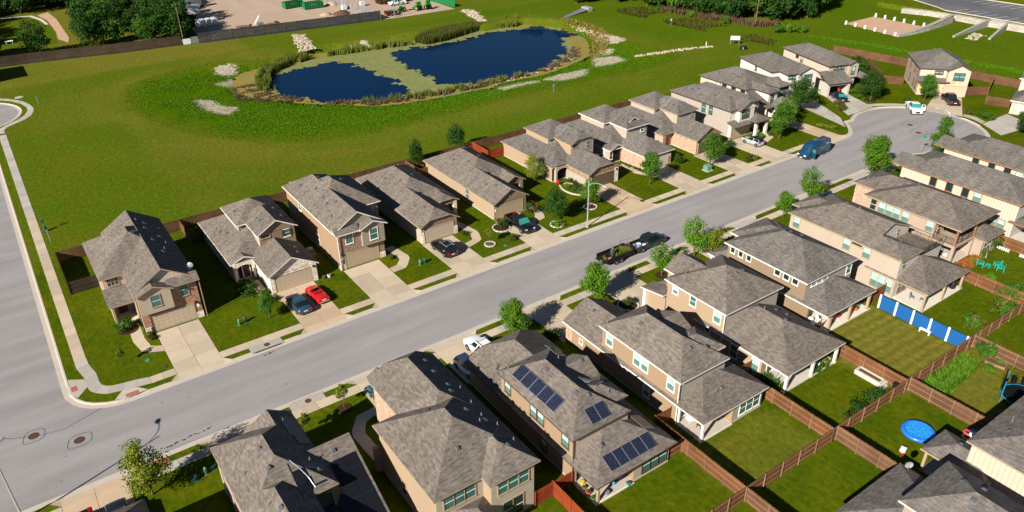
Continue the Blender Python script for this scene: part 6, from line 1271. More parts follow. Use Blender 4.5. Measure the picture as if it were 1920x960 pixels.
vehicle('suv_car', 'large white suv with roof rack before the solar house', 'car', (37.35,-10.15), UPD+R(2), 'bigsuv', 'car_white'); vehicle('suv_car', 'smaller white suv with sunroof nose in towards the solar house', 'car', (34.4,-12.0), DND+R(2), 'hatch', 'car_white')
vehicle('sedan_car', 'teal car mostly hidden by the salmon brick house roof', 'car', (24.4,-11.0), UPD, 'suv', 'car_teal'); vehicle('sedan_car', 'teal-blue car on the khaki house drive under the trees', 'car', (77.2,-10.6), UPD, 'suv', 'car_teal'); vehicle('sedan_car', 'dark blue sedan nose in before the balcony house gable', 'car', (103.2,-10.0), DND, 'sedan', 'car_navy')
vehicle('suv_car', 'dark car nosing out at the lower left corner house', 'car', (-1.9,-12.2), UPD, 'suv', 'car_charcoal'); vehicle('pickup_truck', 'dark pickup tail at the bottom frame edge, lower left', 'pickup', (-4.7,-12.6), DND, 'pickup', 'car_charcoal')
tk = vehicle('work_truck', 'dark green-black pickup towing a trailer on the near kerb', 'pickup', (70.4,-2.85,-.126), R(1), 'pickup', 'car_green_black')
for i, (x, y, sx, mt) in enumerate(((-1.6,.1,.3,'cloth_white'),(-1.2,-.1,.2,'cloth_red'),(-1.0,-.45,.22,'logo_white'),(-1.9,-.3,.25,'sky_plastic'),(-2.2,.25,.28,'steel_grey'),(-1.5,.5,.2,'wicker'))):
    tag(MB().loft([[(-sx,-sx*.8,0),(sx,-sx*.9,0),(sx*.9,sx,0),(-sx,sx*.8,0)],[(-sx*.8,-sx*.6,sx*1.1),(sx*.7,-sx*.8,sx*1.2),(sx*.8,sx*.7,sx),(-sx*.6,sx*.7,sx*1.2)]], mt).build('tool_bag', loc=(70.4+x,-2.85+y,.575)), ['white tarp bundle','red fuel can','white bucket','blue sack','grey toolbox','brown sack'][i]+' lying in the bed of the work truck', 'bag', 'gear in the truck bed')
# trailer
tr = thing('flatbed_trailer', 'black mesh-sided landscaping trailer behind the dark pickup', 'trailer', (64.35,-2.9,-.126), R(1), 'vehicles')
m = MB(); m.box(-2.6,2.5,-1.1,1.1,.55,.68,'black_plastic'); m.build('deck', tr)
for sy in (-1,1):
    m = MB(); y = sy*1.1
    for z in (.72,.9,1.08,1.25): m.box(-2.6,2.5,y-.02,y+.02,z-.035,z+.035,'trim_black')
    m.poly([(-2.6,y,.62),(2.5,y,.62),(2.5,y,1.2),(-2.6,y,1.2)],'net_black')
    for k in range(8): m.box(-2.6+k*.72,-2.54+k*.72,y-.03,y+.03,.55,1.28,'trim_black')
    m.build('side_rail', tr)
m = MB(); m.box(2.44,2.5,-1.1,1.1,.6,1.28,'trim_black'); m.build('front_rail', tr); m = MB(); m.poly([(-2.62,-1.0,.6),(-3.0,-1.0,.75),(-3.0,1.0,.75),(-2.62,1.0,.6)],'net_black'); m.box(-3.02,-2.96,-1.02,1.02,.7,.8,'trim_black'); m.build('ramp_gate', tr); m = MB(); m.path([(2.5,-.8,.55),(3.6,0,.55),(2.5,.8,.55)],.05,'trim_black'); m.build('drawbar', tr)
for x in (-.95,-.05):
    for sy in (-1,1): wheel(tr, x, sy*1.2, .36, .2, sy)
for sy in (-1,1): MB().box(-1.45,.45,sy*1.1,sy*1.32 if sy > 0 else -1.1,.74,.78,'trim_black').build('mudguard', tr) if sy > 0 else MB().box(-1.45,.45,-1.32,-1.1,.74,.78,'trim_black').build('mudguard', tr)
tuft_field('cut_branches', 'pile of cut green branches on the trailer bed', 'branches', [(63.6,-3.6),(66.6,-3.5),(66.6,-2.3),(63.9,-2.4)], 70, 9, .5, 'leaf_yellow', 71, 1.2, 'stuff', lambda x, y: .6, .10)
for i, (x, y, mt) in enumerate(((65.6,-2.4,'cloth_white'),(62.4,-3.0,'wicker'),(62.9,-3.4,'terracotta'),(62.6,-2.5,'weed_olive'))): tag(MB().loft([[(-.22,-.2,0),(.22,-.2,0),(.22,.2,0),(-.22,.2,0)],[(-.15,-.18,.3),(.17,-.12,.33),(.15,.15,.3),(-.17,.14,.32)]], mt).build('garden_sack', loc=(x, y, .57)), ['white sack by the trailer front rail','brown sack at the trailer tail','clay-coloured bag near the worker','olive bag near the trailer tail'][i], 'bag', 'bags on the trailer')
# delivery van
vn = thing('delivery_van', 'dark blue delivery van with a light blue smile arrow, cab door open', 'van', (117.8,3.95,-.126), R(180), 'vehicles')
w = 1.0; m = MB(); L = 6.9; f, b = L/2, -L/2
def vsec(x, ww, z0, z1, tp): return [(x,-ww+.05,z0),(x,-ww,z0+.25),(x,-ww,z0+(z1-z0)*.5),(x,-ww*tp-.0,z1-.14),(x,-ww*tp+.14,z1),(x,ww*tp-.14,z1),(x,ww*tp,z1-.14),(x,ww,z0+(z1-z0)*.5),(x,ww,z0+.25),(x,ww-.05,z0)]
m.loft([vsec(b,w*.97,.4,2.62,.9), vsec(b+.1,w,.36,2.72,.92), vsec(1.3,w,.36,2.74,.92), vsec(1.75,w,.36,2.62,.90), vsec(2.35,w,.36,1.75,.93), vsec(2.75,w*.98,.36,1.28,.95), vsec(f-.12,w*.92,.36,1.12,.93), vsec(f,w*.85,.42,.98,.9)], 'van_blue'); m.build('body', vn, True)
m = MB(); m.poly([(1.84,-.80,2.44),(2.42,-.88,1.66),(2.42,.88,1.66),(1.84,.80,2.44)], 'car_glass'); m.build('windscreen', vn)
for sy in (-1,1):
    m = MB(); y = sy*1.012; P = [(1.15,y,1.35),(2.2,y*.99,1.35),(1.75,y*.95,2.1),(1.15,y*.95,2.1)]; m.poly(P if sy < 0 else P[::-1], 'car_glass'); m.build('side_window', vn)
    wheel(vn, 2.25, sy*.93, .36, .24, sy); wheel(vn, -1.75, sy*.93, .36, .24, sy)
    m = MB(); m.obox((f-.06, sy*.68, .92),(1,0,0),(0,1,0),(0,0,1),'lamp_glass',.09,.2,.1); m.build('headlight', vn); m = MB(); m.obox((b-.0, sy*.9, 1.2),(1,0,0),(0,1,0),(0,0,1),'red_lens',.04,.06,.28); m.build('taillight', vn)
    m = MB(); n = 12; [m.poly([(wx+.43*math.cos(3.1416*i/n), sy*1.006, .36+.43*math.sin(3.1416*i/n)) for i in range(n+1)][::sy],'black_plastic') for wx in (2.25,-1.75)]; m.build('wheel_arch', vn)
    lg = MB(); n = 14                                       # curved arrow under the pale lettering
    for i in range(n):
        t0, t1 = i/n, (i+1)/n; fx = lambda t: (-.25-1.9*t) if sy > 0 else (-2.15+1.9*t); fz = lambda t: 1.72-.26*math.sin(math.pi*t)+.10*t; y = sy*1.008
        P = [(fx(t0),y,fz(t0)-.05),(fx(t1),y,fz(t1)-.05),(fx(t1),y,fz(t1)+.05),(fx(t0),y,fz(t0)+.05)]; lg.poly(P, 'logo_sky')
    ex = fx(1); lg.poly([(ex,sy*1.01,1.78),(ex-sy*.22,sy*1.01,2.02),(ex+sy*.22,sy*1.01,1.98)], 'logo_sky'); lg.build('arrow_mark', vn)
    tx = MB(); x0 = -2.15 if sy > 0 else -.75
    for j, (g0, g1) in enumerate(((0,.10),(.14,.24),(.28,.38),(.42,.52),(.56,.66))):
        q = lambda d: (x0-d) if sy > 0 else (x0+d); tx.box(min(q(g0),q(g1)),max(q(g0),q(g1)),sy*.985-.012,sy*.985+.012,2.08,2.17,'logo_white')
    tx.build('lettering', vn)
dr = MB(); dr.box(-.02,.03,0,.98,.5,1.42,'van_blue'); dr.box(-.018,.026,.02,.1,1.42,2.12,'van_blue'); dr.box(-.018,.026,.88,.98,1.42,2.0,'van_blue'); dr.box(-.018,.026,.1,.9,2.02,2.12,'van_blue'); dr.poly([(.0,.1,1.42),(.0,.88,1.42),(.0,.88,2.02),(.0,.1,2.02)],'car_glass_teal'); dr.build('open_door', vn, loc=(1.95,1.0,0), rz=R(-12))
m = MB(); m.box(f-.02,f+.02,-.4,.4,.55,.85,'black_plastic'); m.build('grille', vn); m = MB(); m.box(f-.0,f+.03,-.26,.26,.42,.55,'plate'); m.build('number_plate', vn)

# ================================================================== PEOPLE
def person(label, loc, rz, joints, clothes):
    """one continuous skinned body; joints: name -> (x,y,z,r); edges fixed"""
    root = thing('person', label, 'person', loc, rz); E_ = [('pelvis','belly'),('belly','chest'),('chest','neck'),('neck','head'),('head','crown'),('chest','ls'),('ls','le'),('le','lw'),('lw','lh'),('chest','rs'),('rs','re'),('re','rw'),('rw','rh'),('pelvis','lhip'),('lhip','lk'),('lk','la'),('la','lt'),('pelvis','rhip'),('rhip','rk'),('rk','ra'),('ra','rt')]
    names = list(joints); ix = {n: i for i, n in enumerate(names)}; me = bpy.data.meshes.new('body'); me.from_pydata([joints[n][:3] for n in names], [(ix[a], ix[b]) for a, b in E_], [])
    o = obj('body', me, root); md = o.modifiers.new('Skin', 'SKIN'); me.skin_vertices.new() if not me.skin_vertices else None
    sv = me.skin_vertices[0].data
    for n in names: sv[ix[n]].radius = (joints[n][3],)*2; sv[ix[n]].use_root = n == 'pelvis'
    ss = o.modifiers.new('Sub', 'SUBSURF'); ss.levels = ss.render_levels = 2
    dg = bpy.context.evaluated_depsgraph_get(); ev = bpy.data.meshes.new_from_object(o.evaluated_get(dg)); o.modifiers.clear(); o.data = ev; ev.name = 'body'
    for mt in clothes['mats']: ev.materials.append(M[mt])
    for p in ev.polygons:
        c = p.center; best = min(names, key=lambda n: (Vector(joints[n][:3])-c).length-joints[n][3]*.5); p.material_index = clothes['map'].get(best, 0); p.use_smooth = True
    hd = joints['head']; hm = MB(); cr = Vector(joints['crown'][:3]); c = Vector(hd[:3]).lerp(cr, .55); rings = []
    for k in range(5):
        a = math.pi/2*k/4; rings.append([(c.x-.02+.108*math.cos(a)*math.cos(6.283*i/10), c.y+.100*math.cos(a)*math.sin(6.283*i/10), c.z+.0+.115*math.sin(a)) for i in range(10)])
    hm.loft(rings, clothes['hair'], True, False); hm.build('hair', root, True); return root
def stand(lean=0, stride=.12, arm=.3):
    s_ = math.sin(lean); c_ = math.cos(lean)
    def up(x, z, y=0): d = z-.95; return (x*c_+d*s_, y, .95+d*c_-x*s_)
    J = {'pelvis':(0,0,.95,.15),'belly':(*up(0,1.12),.14),'chest':(*up(0,1.36),.16),'neck':(*up(.0,1.52),.06),'head':(*up(.02,1.62),.095),'crown':(*up(.03,1.74),.08)}
    for s, n in ((1,'l'),(-1,'r')):
        k = stride*s
        x, _, z = up(0,1.43); J[n+'s'] = (x, s*.19, z, .07); x, _, z = up(arm*.35,1.16); J[n+'e'] = (x, s*.25, z, .05); x, _, z = up(arm*.8,.94); J[n+'w'] = (x, s*.22, z, .038); x, _, z = up(arm,.85); J[n+'h'] = (x, s*.21, z, .042)
        J[n+'hip'] = (0, s*.10, .88, .11); J[n+'k'] = (k+.04, s*.11, .50, .075); J[n+'a'] = (k*1.2, s*.11, .09, .052); J[n+'t'] = (k*1.2+.17, s*.12, .05, .045)
    return J
wm = lambda shirt, pants: {'mats':['skin',shirt,pants,'cloth_dark'],'map':{**{k:1 for k in ('belly','chest','ls','rs','le','re')},**{k:2 for k in ('pelvis','lhip','rhip','lk','rk')},**{k:3 for k in ('la','ra','lt','rt')}},'hair':'hair_dark'}
person('person in grey shirt and blue jeans bending forward on the trailer', (63.3,-3.2,.56), R(30), stand(.5,.12,.28), wm('shirt_grey','denim'))
person('person in teal shirt and dark trousers walking on the near pavement', (71.0,-7.2,.03), R(150), stand(.05,.2,.18), wm('shirt_teal','cloth_dark'))
person('person in red standing inside the open garage', (151.2,21.9,.02), R(-110), stand(.02,.05,.1), wm('cloth_red','cloth_red'))

# ================================================================== STREET FURNITURE
def lamp(x, y, dx, dy, label, h=7.6):
    o = thing('street_lamp', label, 'street lamp', (x, y, 0), math.atan2(dy, dx), 'tall pale street lamps'); m = MB(); m.tube((0,0,0),(0,0,h),.11,.065,'galvanised',10); m.build('pole', o)
    m = MB(); m.tube((0,0,0),(0,0,.12),.24,.24,'concrete_grey',12); m.build('footing', o)
    m = MB(); P = [Vector((0,0,h-.9+.0)).lerp(Vector((0,0,h)),0)]; A = [(0,0,h-.75),(.5,0,h-.28),(1.1,0,h-.08),(1.8,0,h-.06),(2.3,0,h-.12)]; m.path(A, .04, 'galvanised', 6); m.build('arm', o)
    m = MB(); m.loft([[(2.2,-.06,h-.2),(2.2,.06,h-.2),(2.2,.06,h-.06),(2.2,-.06,h-.06)],[(2.45,-.17,h-.26),(2.45,.17,h-.26),(2.45,.15,h-.06),(2.45,-.15,h-.06)],[(2.8,-.17,h-.27),(2.8,.17,h-.27),(2.8,.14,h-.08),(2.8,-.14,h-.08)],[(2.98,-.08,h-.22),(2.98,.08,h-.22),(2.98,.07,h-.12),(2.98,-.07,h-.12)]],'galvanised'); m.build('lantern', o)
    m = MB(); m.poly([(2.42,-.14,h-.275),(2.42,.14,h-.275),(2.82,.14,h-.285),(2.82,-.14,h-.285)][::-1],'lamp_glass'); m.build('lens', o)
lamp(67.15,6.6,.35,-1,'street lamp on the far kerb by the arched porch house'); lamp(-9.0,-6.5,.28,1,'street lamp cut by the lower left frame edge'); lamp(137.4,-8.7,.0,1,'street lamp at the turning circle behind the batten houses')
def bar_sign(x, y, label, h, top, cat='sign', w=.35, hh=.3, mat='sign_green', mat2=None):
    o = thing('sign_post', label, cat, (x, y, 0), 0); MB().tube((0,0,0),(0,0,h),.03,.03,'galvanised',6).build('post', o); m = MB(); m.box(-w/2,w/2,-.015,.015,h-hh,h,mat); m.build('sign_panel', o)
    if mat2: MB().box(-.015,.015,-w/2,w/2,h-hh*2.0,h-hh*1.02,mat).build('sign_panel', o)
    return o
bar_sign(134.3,-6.9,'green street name sign beside the conical tree',3.0,0,'sign',1.0,.28,'sign_green','x'); bar_sign(7.5,121.5,'small sign on a post beside the upper left turning circle',1.9,0,'sign',.3,.5,'steel_grey'); bar_sign(102.3,60.2,'small white sign on the pond edge behind the roofs',1.9,0,'sign',.5,.5,'sky_plastic'); bar_sign(166.2,87.4,'small white sign on the bank before the wood',2.2,0,'sign',.6,.6,'logo_white'); bar_sign(.5,49.8,'slim signpost beside the side street pavement',2.1,0,'sign',.25,.5,'steel_grey')
o = thing('pet_waste_station', 'green dispenser post with bin beside the side street pavement', 'waste station', (.4,54.4,0)); MB().tube((0,0,0),(0,0,2.1),.04,.04,'steel_grey',6).build('post', o); MB().box(-.16,.16,-.12,.12,1.35,1.9,'bin_teal').build('dispenser', o); MB().cyl(0,-.28,.25,.85,.24,'bin_teal',12).build('bin', o)
def util(x, y, label, mat='bin_green', h=.85, r=.16, lid=True):
    o = thing('utility_pedestal', label, 'utility box', (x, y, 0), 0, 'utility pedestals'); m = MB(); m.loft([[(r*k*math.cos(6.283*i/10), r*k*math.sin(6.283*i/10), z) for i in range(10)] for k, z in ((1.05,0),(1,h*.6),(.95,h*.85),(.7,h*.97),(.25,h))], mat); m.build('housing', o, True); MB().cyl(0,0,0,.06,r*1.5,mat,10).build('base', o)
util(5.9,-10.4,'pale green pedestal left of the pool mat house'); util(4.9,-10.6,'dark teal pedestal beside the pale green pedestal','bin_teal',.7,.22); util(16.4,12.2,'pale pedestal on the lawn right of the corner house'); util(17.2,12.4,'dark teal pedestal beside the pale one right of the corner house','bin_teal',.8,.2); util(41.4,11.7,'pale pedestal left of the black suv'); util(42.2,11.8,'dark teal pedestal beside the pale one near the black suv','bin_teal',.8,.2); util(142.6,21.0,'pale pedestal left of the navy sedan'); util(80.6,-6.4,'small pale pedestal at the kerb right of the teal car','steel_grey',.6,.18)
def flat_lid(x, y, r, label, mat): tag(MB().cyl(x, y, 0, .05, r, mat, 12).cyl(x, y, .05, .065, r*.8, mat, 12).build('valve_box_lid'), label, 'valve box', 'green valve box lids')
flat_lid(6.6,-10.0,.3,'green valve lid beside the pale green pedestal, lower left','sign_green'); flat_lid(5.5,11.4,.28,'green valve lid on the corner house lawn','sign_green'); flat_lid(6.8,9.0,.3,'rusty valve lid on the corner lawn near the drive','iron_rust'); flat_lid(54.0,9.2,.25,'green valve lid near the stone-ringed sapling','sign_green'); flat_lid(31.0,8.8,.3,'rusty valve lid at the lawn edge left of the warm drive','iron_rust'); flat_lid(4.6,130.1,.9,'round pale drain lid beside the upper left turning circle','concrete_grey')
o = thing('transformer_box', 'green utility transformer on a concrete pad under the far side tree', 'utility box', (97.4,10.4,0)); MB().box(-.7,.7,-.7,.7,0,.1,'concrete_grey').build('pad', o); MB().loft([[(-.55,-.5,.1),(.55,-.5,.1),(.55,.5,.1),(-.55,.5,.1)],[(-.55,-.5,.85),(.55,-.5,.85),(.55,.5,1.0),(-.55,.5,1.0)]],'box_green').build('cabinet', o)
def ringbed(x, y, r, label, edge, fill='mulch', h=.16):
    o = thing('planting_ring', label, 'planting bed', (x, y, 0), 0, 'edged planting rings'); m = MB(); m.poly([(r*.9*math.cos(6.283*i/18), r*.9*math.sin(6.283*i/18), .06) for i in range(18)], fill); m.build('soil', o)
    if edge:
        for i in range(14):
            a = 6.283*i/14; MB().obox((r*math.cos(a), r*math.sin(a), h/2),(math.cos(a),math.sin(a),0),(-math.sin(a),math.cos(a),0),(0,0,1),edge,.09,r*.2,h/2).build('edging_stone', o)
ringbed(20.45,-9.6,.85,'brown mulch ring of the staked sapling',None); ringbed(52.4,10.8,.75,'white stone ring round the lawn sapling','masonry_white','soil'); ringbed(64.0,9.9,1.0,'stone ring under the dark lawn tree','masonry_white'); ringbed(71.9,11.5,1.0,'stone ring under the light green tree by the lamp','masonry_white'); ringbed(66.2,-10.0,1.0,'mulch ring under the open-crowned tree',None); ringbed(152.8,15.2,1.4,'mulch ring under the wide dark tree',None); ringbed(57.7,-12.7,1.3,'white edged flower bed beside the peach house porch','masonry_white'); ringbed(56.6,14.0,1.3,'white edged bed left of the black pickup','masonry_white'); ringbed(5.0,19.3,1.35,'bed under the big round shrub of the corner house',None)
o = thing('bed_border', 'curved pale stone border of the bed before the arched porch', 'border', (73.2,17.4,0))
P = smooth_poly([(72.9,20.6),(72.2,18.8),(72.5,16.6),(73.6,15.4),(74.8,15.0)], 2, False)
for a, b in zip(P, P[1:]):
    d = Vector((b[0]-a[0], b[1]-a[1], 0)); L = d.length; d.normalize(); MB().obox(((a[0]+b[0])/2-73.2,(a[1]+b[1])/2-17.4,.1),d,(-d.y,d.x,0),(0,0,1),'masonry_white',L*.47,.1,.1).build('edging_stone', o)
def ac_unit(x, y, label):
    o = thing('air_conditioner', label, 'air conditioner', (x, y, 0), 0, 'outdoor air conditioners'); MB().box(-.55,.55,-.55,.55,0,.1,'concrete_grey').build('pad', o); m = MB(); m.box(-.42,.42,-.42,.42,.1,.95,'steel_grey'); m.build('housing', o); m = MB(); ring(m,0,0,.96,.12,.22,'galvanised'); disc(m,0,0,.958,.34,'black_plastic'); m.build('fan_grille', o)
ac_unit(30.3,23.6,'air conditioner in the shade left of the tall brown brick house'); ac_unit(44.4,-25.3,'air conditioner in the shade between solar house and tan house')

# ================================================================== YARD THINGS
o = thing('round_pool', 'round blue inflatable pool half shaded on the lawn', 'pool', (65.4,-46.6,0)); m = MB(); n = 28; r = 1.42; pr = [(r-.2,.0),(r+.12,.08),(r+.2,.25),(r+.1,.42),(r-.1,.46),(r-.22,.38)]
m.loft([[(q*math.cos(6.283*i/n), q*math.sin(6.283*i/n), z) for i in range(n)] for q, z in pr], 'pool_blue', True, False); m.build('rim', o, True)
m = MB(); rr = random.Random(9); N = 14; zz = lambda i, j: .37+rr.uniform(-.03,.03); G = {}
for i in range(N+1):
    for j in range(N+1): G[i,j] = ((i/N*2-1)*(r-.15), (j/N*2-1)*(r-.15), zz(i,j))
for i in range(N):
    for j in range(N):
        q = [G[i,j],G[i+1,j],G[i+1,j+1],G[i,j+1]]
        if all(math.hypot(p[0],p[1]) < r-.02 for p in q): m.poly(q,'pool_water')
m.build('cover', o)
o = thing('cool_box', 'red cool box with white lid on the grass near the round pool', 'cool box', (61.7,-47.2,0), R(15)); MB().loft([[(-.32,-.2,0),(.32,-.2,0),(.32,.2,0),(-.32,.2,0)],[(-.36,-.23,.36),(.36,-.23,.36),(.36,.23,.36),(-.36,.23,.36)]],'cooler_red').build('tub', o); MB().box(-.38,.38,-.25,.25,.36,.46,'logo_white').build('lid', o); MB().path([(-.39,-.1,.3),(-.46,-.1,.36),(-.46,.1,.36),(-.39,.1,.3)],.02,'logo_white').build('handle', o)
o = thing('trampoline', 'blue-legged trampoline with black safety net, right frame edge', 'trampoline', (78.2,-50.4,0)); m = MB(); n = 18; r = 2.1; ring(m,0,0,.9,r-.12,.14,'tramp_blue',n); m.build('pad', o); m = MB(); disc(m,0,0,.89,r-.2,'net_black',n); m.build('mat', o)
for k in range(6):
    a = 6.283*k/6+.3; c, s_ = math.cos(a)*r, math.sin(a)*r; MB().tube((c,s_,0),(c,s_,.9),.05,.05,'tramp_blue',6).tube((c*1.02,s_*1.02,.9),(c*1.02,s_*1.02,2.7),.06,.06,'tramp_blue',6).build('leg', o)
m = MB()
for k in range(24):
    a, b = 6.283*k/24, 6.283*(k+1)/24
    for z in (1.0,1.2,1.4,1.6,1.8,2.0,2.2,2.4): m.tube((r*.98*math.cos(a),r*.98*math.sin(a),z),(r*.98*math.cos(b),r*.98*math.sin(b),z),.012,.012,'net_black',3,False)
    m.poly([(r*.97*math.cos(a),r*.97*math.sin(a),.95),(r*.97*math.cos(b),r*.97*math.sin(b),.95),(r*.97*math.cos(b),r*.97*math.sin(b),1.9),(r*.97*math.cos(a),r*.97*math.sin(a),1.9)],'net_black') if k % 2 else None
m.build('safety_net', o)
o = thing('masonry_planter', 'long white masonry planter with soil along the cedar fence', 'planter', (69.2,-38.8,0))
m = MB(); m.box(-.55,.55,-1.5,-1.3,0,.55,'masonry_white'); m.box(-.55,.55,1.3,1.5,0,.55,'masonry_white'); m.box(-.55,-.35,-1.3,1.3,0,.55,'masonry_white'); m.box(.35,.55,-1.3,1.3,0,.55,'masonry_white'); m.build('wall', o); MB().box(-.35,.35,-1.3,1.3,0,.42,'soil').build('soil', o); MB().box(-.65,.65,-1.75,-1.5,0,.4,'masonry_white').box(-.4,.3,-2.0,-1.75,0,.22,'masonry_white').build('loose_blocks', o)
o = thing('raised_bed', 'timber raised bed in the vegetable yard', 'planter', (82.8,-45.6,0), R(-80)); m = MB(); m.box(-1.0,1.0,-.55,-.47,0,.3,'rail'); m.box(-1.0,1.0,.47,.55,0,.3,'rail'); m.box(-1.0,-.92,-.47,.47,0,.3,'rail'); m.box(.92,1.0,-.47,.47,0,.3,'rail'); m.build('frame', o); MB().box(-.92,.92,-.47,.47,0,.24,'soil').build('soil', o); obj('plant', SHR['bright'][0], o, (.3,0,.2)).scale = (.6,.5,.5)
def adirondack(x, y, rz, label):
    o = thing('garden_chair', label, 'chair', (x, y, 0), rz, 'turquoise garden chairs'); m = MB(); [m.box(-.3+k*.125,-.19+k*.125,-.05,.5,.36-.0,.40,'turquoise') for k in range(5)]; m.build('seat', o)
    for k in range(5): MB().obox((-.24+k*.12,-.28,.68),(1,0,0),(0,.95,-.3),(0,-.3,.95),'turquoise',.052,.015,.36-.03*abs(k-2)).build('back_slat', o)
    for sx in (-1,1): MB().box(sx*.36-.05,sx*.36+.05,-.3,.5,.56,.6,'turquoise').build('armrest', o); MB().box(sx*.34-.03,sx*.34+.03,.42,.5,0,.56,'turquoise').build('leg', o); MB().box(sx*.34-.03,sx*.34+.03,-.35,-.27,0,.5,'turquoise').build('leg', o)
    return o
adirondack(102.7,-33.5,R(200),'turquoise garden chair nearest the flower bed'); adirondack(104.3,-35.2,R(40),'turquoise garden chair furthest from the balcony house'); adirondack(103.7,-35.9,R(20),'turquoise garden chair at the right end of the trio')
o = thing('side_table', 'small turquoise table between the turquoise chairs', 'table', (103.2,-34.4,0)); MB().box(-.28,.28,-.28,.28,.42,.46,'turquoise').build('table_top', o)
for sx in (-1,1):
    for sy in (-1,1): MB().box(sx*.22-.03,sx*.22+.03,sy*.22-.03,sy*.22+.03,0,.42,'turquoise').build('leg', o)
o = thing('lattice_trellis', 'white lattice trellis leaning near the balcony house windows', 'trellis', (105.8,-32.8,0), R(25)); 
for k in range(-5,6): MB().obox((k*.13,0,.5),(.7,0,.7),(0,1,0),(-.7,0,.7),'logo_white',.55 if abs(k) < 3 else .35,.012,.022).build('slat', o); MB().obox((k*.13,.02,.5),(.7,0,-.7),(0,1,0),(.7,0,.7),'logo_white',.55 if abs(k) < 3 else .35,.012,.022).build('slat', o)
def low_edging(x, y0, y1, label):
    o = thing('picket_edging', label, 'edging', (x, y0, 0)); n = int(abs(y1-y0)/.3); s_ = -1 if y1 < y0 else 1
    for i in range(n): MB().box(-.02,.02,s_*i*.3-.1,s_*i*.3+.1,0,.42,'logo_white').build('picket', o)
low_edging(109.6,-32.2,-34.4,'low white picket edging right of the white trellis'); low_edging(109.6,-35.6,-38.2,'low white picket edging at the right frame edge')
o = thing('barbecue_grill', 'covered black barbecue at the patio edge of the roof deck house', 'barbecue', (94.2,-34.4,.12)); MB().loft([[(1*q*math.cos(6.283*i/12)*.45, q*math.sin(6.283*i/12)*.38, z) for i in range(12)] for q, z in ((1.0,.0),(1.05,.5),(.95,.9),(.6,1.1),(.2,1.16))],'trim_black').build('cover', o, True); MB().box(-.5,.5,-.06,.06,.86,.9,'trim_black').build('side_shelf', o)
def patio_table(x, y, label, mat='steel_grey', z=.12):
    o = thing('patio_table', label, 'table', (x, y, z)); m = MB(); disc(m,0,0,.72,.5,mat); m.cyl(0,0,.69,.718,.5,mat,16); m.build('table_top', o); MB().cyl(0,0,0,.69,.035,mat,8).build('stem', o); MB().cyl(0,0,0,.04,.25,mat,10).build('foot', o)
def patio_chair(x, y, rz, label, mat='steel_grey', z=.12):
    o = thing('patio_chair', label, 'chair', (x, y, z), rz, 'patio chairs'); MB().box(-.24,.24,-.24,.24,.4,.45,mat).build('seat', o); MB().box(-.24,.24,.2,.25,.45,.95,mat).build('backrest', o)
    for sx in (-1,1):
        for sy in (-1,1): MB().box(sx*.21-.02,sx*.21+.02,sy*.21-.02,sy*.21+.02,0,.4,mat).build('leg', o)
patio_chair(87.4,-32.8,R(40),'grey patio chair nearest the roof deck house wall'); patio_chair(87.9,-33.9,R(190),'grey patio chair nearest the patio corner post'); patio_table(48.0,-32.4,'white table with wooden top on the tan house patio','logo_white'); patio_chair(48.3,-33.4,R(200),'brown wicker chair on the tan house patio','wicker'); patio_chair(61.6,-32.8,R(30),'grey chair on the planted patio of the peach house'); patio_chair(75.6,-29.0,R(160),'white chair on the khaki house patio, near the middle post','cloth_white'); patio_chair(79.0,-28.6,R(20),'dark chair on the khaki house patio, right end','trim_black'); patio_chair(73.7,-29.0,R(70),'white chair beside the left patio post of the khaki house','logo_white')
o = thing('banner', 'green strip banner on the tan house patio corner post', 'banner', (47.5,-34.8,0)); MB().box(-.4,1.2,-.02,.02,2.0,2.25,'sign_green').build('strip', o)
